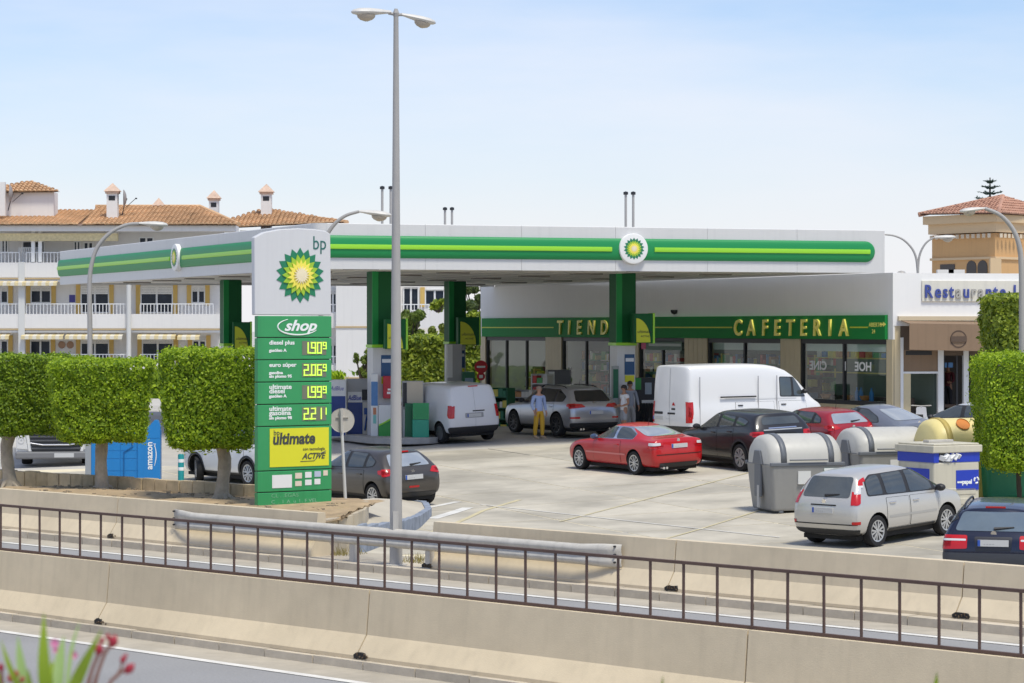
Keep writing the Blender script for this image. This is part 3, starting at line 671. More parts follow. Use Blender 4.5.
# stones / litter on soil
m = MB()
for i in range(420):
    t = random.uniform(bp0, bp1); v = random.uniform(9.6, vback(t) - .1) ; s_ = random.uniform(.015, .05); p = RF(t, v, ZS + .05)
    if t > -6.4 and v > 9.4 + (-3.45 - t) / .83: continue
    m.x = Matrix.Translation(p) @ Matrix.Rotation(random.random() * 6, 4, 'Z'); m.box(-s_, -s_ * .7, -s_, s_, s_ * .6, s_ * .5)
tag(m.build('pebbles', M('pebble', (.36, .29, .2), .95, rnd=.3), sp), kind='stuff')
stonem = M('edging_stone', (.54, .43, .275), .9, var=.22, scale=5, bump=.4, bscale=25, rnd=.14, stain=.25, sscale=2, streak=.15)
wl = thing('planter_wall', 'low wall of upright tan edging blocks at the back of the soil bed', 'wall', (0, 0, 0))
t = T2(-30, 12.4); tend = T2(256, 12.9)
while t < tend:
    L_s = .43; a, b = RF(t + .011, vback(t)), RF(t + L_s - .011, vback(t + L_s)); dd = Vector((VX, VY, 0)) * .14; h = 1.09 + random.uniform(-.012, .012)
    m = MB(); k0 = random.uniform(-.012, .012); a += Vector((VX, VY, 0)) * k0; b += Vector((VX, VY, 0)) * k0
    m.prism([tuple(p[:2]) for p in (a, b, b + dd, a + dd)], -.05, h); m.build('edging_block', stonem, wl, bevel=.012); t += L_s
# curved end of the bed: light stone blocks
wl2 = thing('planter_kerb', 'curved kerb of short pale stone blocks round the end of the soil bed', 'kerb', (0, 0, 0))
pts = [gnd(372, 497 + 8), gnd(371, 505 + 6), gnd(362, 512 + 6), gnd(345, 518 + 6), gnd(326, 524 + 6)]
pts = [onz(361, 501, .82), onz(361, 505, .82), onz(357, 510, .82), onz(346, 514.5, .82), onz(331, 518, .82), onz(317, 520, .82)]
palest = M('pale_block', (.50, .43, .32), .9, var=.15, scale=6, rnd=.1, stain=.2, sscale=3)
for a, b in zip(pts[:-1], pts[1:]):
    n_ = max(1, round((b - a).length / .42)); d_ = (b - a) / n_; nn = Vector((-d_.y, d_.x, 0)).normalized()
    for i in range(n_):
        p, q = a + d_ * (i + .03), a + d_ * (i + .97); m = MB(); m.prism([tuple(v[:2]) for v in (p, p + nn * .16, q + nn * .16, q)], -.02, .83 + random.uniform(-.01, .01)); m.build('stone_block', palest, wl2, bevel=.015)
# round traffic sign seen from behind
pb = onz(345.5, 499, .82)
rs = thing('road_sign', 'round traffic sign seen from its grey back on a slanting pole', 'road sign', (pb.x, pb.y, .75), 0)
topz = CAMZ - (408 - 328) * pb.y / FPX - .75
m = MB(); lean = (341.2 - 346) * pb.y / FPX; m.tube([(0, 0, 0), (lean, 0, topz - .02)], .035, 10); m.build('pole', M('sign_pole', (.55, .55, .53), .5), rs, smooth=True)
m = MB(); r_ = 12.3 * pb.y / FPX; zc = CAMZ - (420.5 - 328) * pb.y / FPX - .75; xc = (341.5 - 345) * pb.y / FPX
m.lathe([(0, .05), (r_ - .012, .05), (r_, .045), (r_, .075), (0, .075)], 36, 'y', (xc, 0, zc)); m.build('disc', M('sign_back', (.50, .47, .42), .5, var=.08, scale=4), rs)
m = MB(); m.box(xc - .02, -.06, zc - r_ * .95, xc + .02, .05, zc + r_ * .95); m.box(xc - r_ * .5, .02, zc + .06, xc + r_ * .5, .05, zc + .08); m.build('bracket', steel, rs)
# ================================================================== roofs of barrel tiles
tilem = M('clay_tile', (.60, .375, .205), .85, var=.34, scale=1.1, stain=.25, sscale=.25)
tilem2 = M('clay_tile_red', (.46, .25, .17), .85, var=.28, scale=1.1, stain=.2, sscale=.2)
def tile_roof(parent, A, B, xl, xr, up, mat=tilem, rib=.26, row=.42, nm='roof', off=None):
    """eave from A to B; ridge starts xl after A and ends xr before B; up = vector from eave to ridge"""
    A, B, up = Vector(A), Vector(B), Vector(up); e = B - A; L = e.length; e.normalize(); Hs = up.length; u = up.normalized(); n = e.cross(u)
    if n.z < 0: n = -n
    m = MB(); nr = int(L / rib); K = 5
    for i in range(nr):
        x = (i + .5) * rib
        hm = Hs * min(1, (x / xl) if xl > 0 else 1, ((L - x) / xr) if xr > 0 else 1)
        if hm < .1: continue
        k = max(1, int(hm / row)); jx = random.uniform(-.015, .015)
        for r in range(k + (1 if hm - k * row > .1 else 0)):
            h0, h1 = r * row, min(hm, (r + 1) * row + .03); jit = random.uniform(-.012, .012); vs = []
            for h, sc in ((h0, 1.), (h1, .88)):
                for q in range(K + 1):
                    a = math.pi * q / K
                    vs.append(A + e * (x + jx - rib * .5 * sc * math.cos(a)) + u * h + n * (rib * .42 * math.sin(a) * sc + (.05 if sc == 1 else 0) + jit))
            b = len(m.v); m.add(vs, [(q, q+1, K+2+q, K+1+q) for q in range(K)])
            m.add(vs[:K+1], [tuple(range(K + 1))])
    o = m.build(nm, mat, parent, fix=False); tag(o, kind='stuff')
    d = MB(); P = [A - n * .02, B - n * .02, B - e * xr + up - n * .02, A + e * xl + up - n * .02]
    d.quad(*P); d.build('roof_deck', M('roof_underlay', (.16, .085, .05), .9), parent, fix=False)
    return o
def ridge(parent, pts, mat=tilem, r=.14): m = MB(); m.tube(pts, r, 8); return m.build('ridge_tiles', mat, parent, smooth=True)
# ================================================================== apartment block on the left
ay = 150.; AK = ay / FPX
def ax(px): return (px - 512) * AK
def az(py): return CAMZ - (py - HOR) * AK
apt = thing('apartment_building', 'white apartment block with tiled roofs, balconies and yellow trim behind the station', 'building', (ax(110), ay, 0), 0)
OX = ax(110)
def bx(px): return ax(px) - OX
aw = M('apartment_white', (.72, .70, .675), .85, var=.03, scale=.4, streak=.05); trim = M('ochre_trim', (.60, .40, .12), .8); trimd = M('ochre_line', (.50, .37, .2), .8)
paneg = M('window_glass_dark', (.02, .027, .04), .2, spec=.25, var=.5, scale=1.5); frm = M('window_frame_white', (.75, .75, .74), .5)
shut = M('roller_shutter', (.72, .70, .66), .6)
D = 1.6
m = MB(); m.box(bx(-60), D, 0, bx(219), D + 8, az(231)); m.build('wall', aw, apt)
def window(par, x0, x1, z0, z1, y, shutter=.35, nsash=2, trimw=.26, tr=True):
    f = MB(); t = .07; f.box(x0, y - .06, z0, x0 + t, y, z1); f.box(x1 - t, y - .06, z0, x1, y, z1); f.box(x0 + t, y - .06, z0, x1 - t, y, z0 + t); f.box(x0 + t, y - .06, z1 - t, x1 - t, y, z1)
    for i in range(1, nsash): xx = x0 + (x1 - x0) * i / nsash; f.box(xx - .05, y - .055, z0 + t, xx + .05, y, z1 - t)
    w_ = f.build('window', frm, par)
    for i in range(nsash):
        a = x0 + (x1 - x0) * i / nsash; b = x0 + (x1 - x0) * (i + 1) / nsash
        p = MB(); p.box(a + .06, y - .03, z0 + .06, b - .06, y - .012, z1 - .06); p.build('pane', paneg, w_)
    if shutter:
        s_ = MB(); k = 5; hs = (z1 - z0) * shutter
        for i in range(k): s_.box(x0 + .04, y - .10 - .012 * (i % 2), z1 - hs + hs * i / k, x1 - .04, y - .065, z1 - hs + hs * (i + 1) / k - .01)
        s_.build('roller_shutter', shut, w_)
    if tr:
        for q0, q1 in ((x0 - trimw, x0 - .003), (x1 + .003, x1 + trimw)): s_ = MB(); s_.box(q0, y - .08, z0 - .1, q1, y + .02, z1 + .12); s_.build('surround', trim, w_)
    return w_
for (a, b) in ((-12, 3), (25.5, 46.5), (76, 105), (136.5, 169.5), (188, 202)):
    lo = 313 if b - a > 24 else 303
    window(apt, bx(a), bx(b), az(lo), az(285.5), D - .003, .3 if b - a > 16 else .32)
for (a, b) in ((-12, 3), (25, 46), (76, 105), (138, 170), (189, 203)): window(apt, bx(a), bx(b), az(366 if b - a > 24 else 356), az(337.5), D - .003, .22)
for (a, b, c, e_) in ((-4, 3, 238, 246), (17, 40, 240, 247), (69, 76, 240, 248), (79, 89, 241, 248), (135, 150, 236, 244)): window(apt, bx(a), bx(b), az(e_ + 6), az(c), D - .003, 0, tr=False)
rail_w = M('railing_white', (.78, .78, .77), .5)
def railing(par, x0, x1, z0, z1, y, step=.2):
    m = MB(); m.box(x0, y - .025, z1 - .05, x1, y + .025, z1); n_ = int((x1 - x0) / step)
    for i in range(n_ + 1): xx = x0 + (x1 - x0) * i / n_; m.box(xx - .018, y - .018, z0, xx + .018, y + .018, z1 - .05)
    return m.build('railing', rail_w, par)
for (pt, pb, rl) in ((262.5, 277.5, 252), (314, 328.3, 303.5), (365, 380, 354)):
    m = MB(); m.box(bx(-60), 0, az(pb), bx(220), .2, az(pt)); m.build('balcony_parapet', aw, apt)
    m = MB(); m.box(bx(-60), .2, az(pb), bx(219), D - .003, az(pb) + .22); m.build('balcony_slab', aw, apt)
    m = MB(); m.box(bx(-60), -.04, az(pb + 1.6), bx(220), .22, az(pb + .3)); m.build('ochre_string_course', trimd, apt)
    m = MB(); m.box(bx(-60), .05, az(pb + 4.2), bx(220), .3, az(pb + 2.5)); m.build('awning_box', frm, apt)
    railing(apt, bx(-60), bx(19), az(pt), az(rl), .1); railing(apt, bx(26), bx(127), az(pt), az(rl), .1); railing(apt, bx(140), bx(213), az(pt), az(rl), .1)
awn = M('awning_stripe', (.62, .52, .30), .8, var=.3, scale=8)
for px0, px1, py in ((22, 64, 333.5), (66, 123, 333.5), (138, 176, 333.5), (178, 200, 334), (0, 58, 280), (-10, 10, 333.5)):
    m = MB(); n_ = int((bx(px1) - bx(px0)) / .22)
    for i in range(n_):
        a = bx(px0) + (bx(px1) - bx(px0)) * i / n_; b = bx(px0) + (bx(px1) - bx(px0)) * (i + 1) / n_
        m.mi = i % 2; m.add([(a, .3, az(py)), (b, .3, az(py)), (b, -.35, az(py + 2.5)), (a, -.35, az(py + 2.5)), (b, -.36, az(py + 5.8)), (a, -.36, az(py + 5.8))], [(0, 1, 2, 3), (3, 2, 4, 5)])
    m.build('awning', [awn, M('awning_pale', (.66, .62, .52), .8)], apt)
m = MB(); m.box(bx(-5), -.2, az(241), bx(118), .15, az(233.5)); m.build('awning', awn, apt)
for px in (22, 131):   # posts / pipes dividing the balconies
    m = MB(); m.box(bx(px) - .2, -.05, 0, bx(px) + .16, .3, az(262)) if px == 22 else m.tube([(bx(129), -.1, 0), (bx(129), -.1, az(276))], .14, 10); m.build('divider_post', M('divider_grey', (.6, .6, .58), .7), apt)
for px in (33, 40): m = MB(); m.box(bx(px) - .1, -.02, az(262), bx(px) + .1, .18, az(231)); m.build('terrace_post', frm, apt)
m = MB()
for i in range(12): m.box(bx(17 + i * 2), .3, az(262), bx(17 + i * 2) + .04, .33, az(247)); m.box(bx(17), .30, az(247 + i * 1.25) - .03, bx(40), .33, az(247 + i * 1.25))
m.build('trellis', frm, apt)
m = MB(); m.box(bx(64.5), D - .02, az(302), bx(70.5), D + .05, az(294.5)); m.build('blue_wall_plaque', M('plaque_blue', (.06, .05, .25), .5), apt)
for px in (57, 65.5): m = MB(); m.lathe([(0, -.03), (.2, -.03), (.22, .02), (0, .02)], 14, 'y', (bx(px), D - .02, az(345))); m.build('wall_plate', M('ceramic', (.35, .2, .12), .4), apt)
# eave and roofs
m = MB(); m.box(bx(-60), -.5, az(231.5), bx(236), D, az(225)); m.build('eave_cornice', aw, apt)
ze = az(226.5) + .05
UPR = Vector((0, 5.5, az(203) - ze)); 
tile_roof(apt, (bx(-60), -.75, ze), (bx(84), -.75, ze + .0), 0, .01, Vector((0, 6.0, az(207) - ze)))
tile_roof(apt, (bx(84), -.74, ze), (bx(240), -.74, ze), .01, 3.2, Vector((0, 5.6, az(203) - ze)))
ridge(apt, [(bx(82), 4.85, az(203)), (bx(190), 4.85, az(203))])
ridge(apt, [(bx(190), 4.85, az(203)), (bx(240), -.7, ze + .05)])
tile_roof(apt, (bx(196), 2.0, az(228)), (bx(345), 2.0, az(221)), 3.2, 5.1, Vector((0, 5, az(205) - az(226.5))))
ridge(apt, [(bx(252), 7, az(206.5)), (bx(345), 2, az(221))])
m = MB(); m.box(bx(236), 2.2, az(262), bx(345), 8, az(229)); m.build('wall', aw, apt)
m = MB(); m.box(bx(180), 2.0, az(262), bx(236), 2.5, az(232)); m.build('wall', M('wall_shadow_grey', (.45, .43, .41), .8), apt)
# left stair tower
m = MB(); m.box(bx(-30), 2.2, az(215), bx(47), 3.6, az(190)); m.build('tower_wall', aw, apt)
tile_roof(apt, (bx(-38), 1.9, az(191)), (bx(54.5), 1.9, az(190)), 3.2, 2.2, Vector((0, 2.5, az(177.5) - az(191))))
m = MB(); m.box(bx(-8), 1.0, az(215), bx(1.6), 1.3, az(181)); m.build('tower_pier', aw, apt)
def chimney(px, pyt, pyb, w, yy):
    x = bx(px); h0, h1 = az(pyb), az(pyt) + .38; m = MB(); cy = yy
    m.box(x - w/2, cy - w/2, h0 - 1., x + w/2, cy + w/2, h1 - .85); c = m.build('chimney', aw, apt)
    v = MB(); v.box(x - w*.3, cy - w/2 - .01, h1 - 1.25, x + w*.3, cy - w/2 + .02, h1 - .98); v.build('vent_slot', darkm, c)
    k = MB(); k.box(x - w*.62, cy - w*.62, h1 - .85, x + w*.62, cy + w*.62, h1 - .72)
    k.add([(x - w*.76, cy - w*.76, h1 - .72), (x + w*.76, cy - w*.76, h1 - .72), (x + w*.76, cy + w*.76, h1 - .72), (x - w*.76, cy + w*.76, h1 - .72), (x, cy, h1 - .22)], [(0,1,4), (1,2,4), (2,3,4), (3,0,4), (0,3,2,1)])
    k.build('chimney_cap', M('cap_tile', (.58, .42, .32), .85, var=.3, scale=4), c)
chimney(109.5, 184.5, 216, .62, 1.2); chimney(205, 188.5, 209, .56, 4.6); chimney(258, 181.5, 209, .62, 5.2); chimney(147, 196, 204, .5, 5.0)
def dish(px, py, rz, name, lab, base):
    d_ = thing(name, lab, 'satellite dish', (ax(px), ay + 1.6, az(py)), rz, 'satellite dishes on the roof')
    m = MB(); m.lathe([(0, .02), (.25, .05), (.42, .12), (.52, .20), (.51, .215), (.42, .14), (.25, .07), (0, .04)], 20, 'y'); m.build('reflector', M('dish_grey', (.30, .28, .27), .6), d_, smooth=True)
    m = MB(); m.tube([(0, .0, 0), (0, .15, -.4), (0, .3, -1.0)], .03, 6); m.tube([(0, .05, -.5), (0, -.5, .0)], .018, 5); m.cbox((0, -.52, 0.0), (.08, .12, .08)); m.build('mount', darkm, d_)
dish(123, 197, R(100), 'satellite_dish', 'satellite dish beside the chimney with a tiled cap', 0)
dish(8, 192, R(97), 'satellite_dish', 'satellite dish under the tiled tower roof at far left', 0)
# white block behind the canopy, right of the price sign
ay2 = 146.; 
apt2 = thing('apartment_wing', 'plain white end wall of apartments behind the canopy, with side balconies', 'building', ((367 - 512) * ay2 / FPX, ay2, 0))
def cx2(px): return (px - 367) * ay2 / FPX
def cz2(py): return CAMZ - (py - HOR) * ay2 / FPX
m = MB(); m.box(cx2(336), 0, 0, cx2(399.5), 9, cz2(236)); m.build('wall', aw, apt2)
m = MB(); m.box(cx2(300), 1.6, 0, cx2(336), 8, cz2(232)); m.build('wall', aw, apt2)
m = MB(); m.box(cx2(399.5), 1.4, 0, cx2(462), 9, cz2(236)); m.build('wall', aw, apt2)
for py in (327, 378): m = MB(); m.box(cx2(335.5), -.05, cz2(py + .8), cx2(400), .2, cz2(py - .8)); m.build('ochre_string_course', trimd, apt2)
for (pt, pb) in ((313, 328), (365, 378)):
    m = MB(); m.box(cx2(300), .3, cz2(pb), cx2(342), .5, cz2(pt)); m.build('balcony_parapet', aw, apt2); railing(apt2, cx2(300), cx2(341), cz2(pt), cz2(pt - 9), .4)
    window(apt2, cx2(327), cx2(335), cz2(pt), cz2(pt - 24), 1.59, .2, tr=False)
    m = MB(); m.box(cx2(399.5) + .01, -.1, cz2(pb), cx2(450), .1, cz2(pt)); m.build('balcony_parapet', aw, apt2); railing(apt2, cx2(400), cx2(450), cz2(pt), cz2(pt - 9), 0)
    window(apt2, cx2(402), cx2(418), cz2(pt - 2), cz2(pt - 27), 1.39, .1, tr=False)
    window(apt2, cx2(424), cx2(444), cz2(pt - 8), cz2(pt - 24), 1.39, .1)
# ================================================================== restaurant wing
rest = thing('restaurant_building', 'white restaurant wing with brown drop awning right of the cafe', 'building', (SR.x, SR.y, SG), math.atan2(.17, .985))
RD = Vector((.985, .17, 0))
def rx(px):
    k = (px - 512) / FPX; return (k * SR.y - SR.x) / (RD.x - k * RD.y)
def rz_(py, px=950): 
    Y = SR.y + rx(px) * .17; return CAMZ - (py - HOR) * Y / FPX - SG
XR = 16.
za, zb_ = rz_(323.5), rz_(349.5)
m = MB(); m.box(.004, .0, za - .08, XR, .3, STOP - SG - .012); m.build('upper_wall', white, rest)
m = MB(); m.box(.01, .3, STOP - SG - .35, XR, 12, STOP - SG - .06); m.build('roof', M('flat_roof2', (.45, .43, .4), .9), rest)
m = MB(); m.box(.02, .02, 0, rx(900.5), .3, za - .08); m.build('pier', tile2, rest)
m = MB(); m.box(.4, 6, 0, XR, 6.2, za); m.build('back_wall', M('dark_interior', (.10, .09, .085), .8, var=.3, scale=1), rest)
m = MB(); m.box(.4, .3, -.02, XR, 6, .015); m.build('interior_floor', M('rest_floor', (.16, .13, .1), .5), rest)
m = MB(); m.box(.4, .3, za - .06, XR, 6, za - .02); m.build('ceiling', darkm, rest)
awb = M('brown_canvas', (.245, .165, .105), .85, var=.05, scale=1.5, streak=.12)
m = MB(); m.add([(rx(900.5), -.05, za + .10), (XR, -.05, za - .06), (XR, -1.0, za - .22), (rx(900.5), -.9, za - .0)], [(0, 1, 2, 3)]); m.add([(rx(900.5), -.9, za - .005), (XR, -1.0, za - .225), (XR, -1.0, zb_ - .3), (rx(900.5), -.9, zb_)], [(0, 1, 2, 3)])
aw_ = m.build('awning', [awb], rest); sm = aw_.modifiers.new('s', 'SOLIDIFY'); sm.thickness = .02
m = MB(); m.box(rx(897.5), -.14, za + .10, XR, .0, za + .24); m.build('awning_cassette', M('awning_cream', (.60, .50, .34), .7), rest)
m = MB(); lx, lz = rx(949), (za + zb_) / 2 - .08; m.lathe([(.25, -.94), (.285, -.94), (.285, -.93), (.25, -.93), (.25, -.94)], 26, 'y', (lx, 0, lz)); lg = m.build('round_emblem', M('print_brown', (.08, .05, .035), .7), rest)
m = MB(); m.box(lx - .27, -.97, lz - .09, lx + .27, -.925, lz + .09); m.build('emblem_band', M('print_brown2', (.10, .065, .045), .7), lg)
for px0, px1 in ((900.5, 903.3), (938, 943.5), (963.5, 968.5), (1000, 1004)):
    m = MB(); m.box(rx(px0), -.02, 0, rx(px1), .14, zb_ + .4); m.build('white_post', frm, rest)
m = MB(); m.box(rx(903.3), .02, rz_(371.5), rx(938), .08, rz_(350)); m.build('brown_panel', awb, rest)
m = MB(); m.box(rx(903.3), .0, rz_(373.5), rx(938), .12, rz_(371.5)); m.build('white_rail', frm, rest)
m = MB(); m.box(rx(903.3), .03, .0, rx(911), .1, rz_(373.5)); m.build('brown_panel', cream, rest)
m = MB(); m.box(rx(900.5) + .02, .03, zb_ - .2, XR, .12, za - .082); m.build('lintel', M('lintel_brown', (.12, .085, .06), .7), rest)
m = MB(); m.box(rx(906), .01, rz_(355), rx(932), .03, rz_(350.8)); m.build('dark_opening', darkm, rest)
bluel = M('blue_light_panel', (.10, .28, .62), .4)
for a, b in ((945, 957), (958.5, 963)): m = MB(); m.box(rx(a), 1.0, rz_(368), rx(b), 1.1, rz_(363)); m.build('blue_fascia', bluel, rest)
for px in (957.5,): m = MB(); m.box(rx(px) - .03, .05, 0, rx(px) + .03, .1, rz_(350)); m.build('door_mullion', darkm, rest)
m = MB(); m.box(rx(944), .6, .95, rx(962), 1.1, 1.05); m.box(rx(946), .8, 1.05, rx(948), .9, 1.5); m.box(rx(910), 1.1, .85, rx(936), 1.7, .92); m.build('tables', M('table_dark', (.10, .06, .04), .5), rest)
m = MB(); m.box(rx(942), 5.2, 1.0, rx(964), 5.4, 3.0); m.build('bright_backdrop', M('bar_white', (.55, .56, .58), .6, var=.3, scale=2.), rest)
# the sign board
m = MB(); m.box(rx(921.5), -.06, rz_(301.5, 925), rx(1060), -.003, rz_(280.5, 925)); sgb = m.build('sign_board', M('sign_cream', (.70, .67, .58), .6, streak=.1), rest, bevel=.01)
bl = M('letter_blue', (.05, .075, .30), .5); blg = M('letter_faded', (.40, .385, .35), .6)
xx = rx(923.5)
for i, ch in enumerate('Restaurante La'):
    if ch == ' ': xx += .2; continue
    me = text_mesh(ch, .60, ext=.025, bold=.012, sx=.78); me.materials.clear(); me.materials.append(blg if i in (4, 6, 7) else bl)
    wd = max(v.co.x for v in me.vertices); o = bpy.data.objects.new('letter', me); C.objects.link(o); o.parent = sgb; o.location = (xx, -.09, rz_(297.5, 925)); o.rotation_euler = (R(90), 0, 0); xx += wd + .055
# shop lean dome / small vents on the parapet
m = MB(); m.lathe([(.17, 0), (.16, .08), (.11, .15), (0, .18)], 14); o = m.build('roof_vent', polem, shop, smooth=True); o.location = (-.25, .5, H - .1)
# ================================================================== ochre building behind
ob = 165.; OK = ob / FPX
och = thing('ochre_building', 'ochre building with hipped red tile roof behind the restaurant', 'building', ((995 - 512) * OK, ob, 0), 0)
def ox(px): return (px - 995) * OK
def oz(py): return CAMZ - (py - HOR) * OK
ocm = M('ochre_render', (.60, .36, .16), .85, var=.05, scale=.4, streak=.08); ocp = M('ochre_pale', (.64, .47, .28), .8)
m = MB(); A_, B_, C_ = (-3.27, 4.5), (ox(995), 0), (ox(1090), 6.5); D_ = (ox(1030), 11)
m.prism([A_, B_, C_, D_], 0, oz(233)); m.build('wall', ocm, och)
def band(z0, z1, o_, mat, nm):
    m = MB(); m.prism([(A_[0] - o_, A_[1]), (B_[0], B_[1] - o_), (C_[0] + o_, C_[1]), (D_[0], D_[1] + o_)], z0, z1); m.build(nm, mat, och)
band(oz(232), oz(222), .25, ocp, 'cornice'); band(oz(222), oz(213.5), .6, ocp, 'cornice'); band(oz(259), oz(256.5), .15, ocp, 'string_course')
# dentils
m = MB()
for P_, Q_ in ((A_, B_), (B_, C_)):
    P_, Q_ = Vector((*P_, 0)), Vector((*Q_, 0)); n_ = int((Q_ - P_).length / .45)
    for i in range(n_):
        c = P_.lerp(Q_, (i + .5) / n_); nn = (Q_ - P_).normalized(); nn = Vector((nn.y, -nn.x, 0)); c = c + nn * .3; m.cbox((c.x, c.y, oz(235.5)), (.17, .2, .26))
tag(m.build('dentils', M('dentil_cream', (.66, .56, .42), .8), och), kind='stuff')
ap = (1.45, 5.0, 13.1); e1 = (-4.15, 4.5, oz(214) + .15); e2 = (ox(995), -1.1, oz(214.5)); e3 = (ox(1092), 6.5, oz(214))
def tri_roof(a, b, apex):
    a, b, apex = Vector(a), Vector(b), Vector(apex); e = (b - a); x = (apex - a).dot(e.normalized()); up = (apex - a) - e.normalized() * x
    tile_roof(och, a, b, x, e.length - x, up, tilem2, rib=.30)
tri_roof(e1, e2, ap); tri_roof(e2, e3, ap); ridge(och, [e2, ap], tilem2, .16); ridge(och, [e1, ap], tilem2, .16)
wd = Vector((B_[0] - A_[0], B_[1] - A_[1], 0)); wr = math.atan2(wd.y, wd.x)
for px, w_, z0, z1, arch in ((948, 1.3, 272, 263, 0), (972, .85, 275, 266.5, 1), (983, .85, 275, 266.5, 1)):
    f = (px - 932) / 63; c = Vector((A_[0], A_[1], 0)).lerp(Vector((B_[0], B_[1], 0)), f); m = MB(); m.x = Matrix.Translation((c.x, c.y, 0)) @ Matrix.Rotation(wr, 4, 'Z')
    pts = [(-w_/2, oz(z0)), (w_/2, oz(z0)), (w_/2, oz(z1))] + ([(w_/2 * math.cos(t), oz(z1) + w_/2 * math.sin(t)) for t in [R(i * 30) for i in range(1, 6)]] if arch else []) + [(-w_/2, oz(z1))]
    m.prism(pts, -.04, .1, 'y'); m.build('window', M('window_dark', (.06, .05, .045), .3), och)
for px in (945, 956): 
    m = MB(); c = at(px, 277, ob - 5); m.cbox((c.x - och.location.x, c.y - ob, c.z), (1.0, .5, .9)); m.build('air_conditioner', M('ac_white', (.7, .68, .64), .6), och)
m = MB(); m.box(ox(990), -.14, 0, ox(1001), .6, oz(258)); m.build('pilaster', ocp, och)
# ================================================================== vegetation
leafA = leafmat('hedge_leaf', (.11, .22, .008), (.54, .70, .035), .5)
leafB = leafmat('ivy_leaf', (.09, .16, .012), (.44, .52, .05), .42)
leafD = leafmat('dark_leaf', (.03, .06, .015), (.15, .2, .05), .3)
corem = M('crown_core', (.10, .15, .01), .95, var=.3, scale=9)
barkm = M('bark', (.46, .39, .30), .95, var=.28, scale=6, bump=.9, bscale=22, stain=.3, sscale=2.5, streak=.2)
barkd = M('bark_dark', (.07, .055, .04), .95)
def leaves(n, size, sampler, rs, asp=1.7):
    m = MB()
    for _ in range(n):
        p, nr = sampler(rs); s_ = size * rs.uniform(.65, 1.3)
        d = Vector((rs.gauss(0, 1), rs.gauss(0, 1), rs.gauss(0, 1))) * .5 + nr; d.normalize()
        t = d.cross(Vector((rs.gauss(0, 1), rs.gauss(0, 1), rs.gauss(0, 1))))
        if t.length < 1e-3: continue
        t.normalize(); b = d.cross(t); L = s_ * asp * .5; w_ = s_ * .5
        m.add([p - t * L, p + b * w_ + d * s_ * .12, p + t * L, p - b * w_ + d * s_ * .12], [(0, 1, 2, 3)])
    return m
def hedge_sampler(w, d, h, z0, bulge=.14, taper=.0):
    def f(rs):
        # superellipsoid-like clipped block with an uneven surface
        while True:
            u = Vector((rs.uniform(-1, 1), rs.uniform(-1, 1), rs.uniform(-1, 1)))
            a = max(abs(u.x), abs(u.y), abs(u.z))
            if a > .05: break
        p = u / a; pw = 10.
        nrm = (abs(p.x) ** pw + abs(p.y) ** pw + abs(p.z) ** pw) ** (1 / pw); p = p / nrm
        q = p.copy(); nn = Vector((math.copysign(abs(p.x) ** 6, p.x), math.copysign(abs(p.y) ** 6, p.y), math.copysign(abs(p.z) ** 6, p.z))).normalized()
        tp = 1 - taper * (1 - p.z) * .5
        bump = .06 * math.sin(p.x * 5 + p.z * 3.1) + .05 * math.sin(p.y * 6.3 + p.z * 7.7 + 1.2) + .03 * math.sin(p.x * 13 + p.z * 11)
        k = 1 + bump * .4 + rs.uniform(-.07, .03) + (rs.uniform(0, .09) if rs.random() < .1 else 0)
        if p.z > .8: k += rs.uniform(0, .05)
        return Vector((q.x * w / 2 * tp * k, q.y * d / 2 * tp * k, z0 + h / 2 + q.z * h / 2 * k)), nn
    return f
def hedge_core(w, d, h, z0, taper=0):
    m = MB(); n_ = 12; rings = []
    for i in range(7):
        zf = -1 + 2 * i / 6; k = (1 - abs(zf) ** 7 * .5) * (1 - taper * (1 - zf) * .5) * .86
        rings.append([((math.copysign(abs(math.cos(a)) ** .4, math.cos(a))) * w / 2 * k, (math.copysign(abs(math.sin(a)) ** .4, math.sin(a))) * d / 2 * k, z0 + h / 2 + zf * h / 2 * .88) for a in [2 * math.pi * (j + .5) / n_ for j in range(n_)]])
    return m.loft(rings)
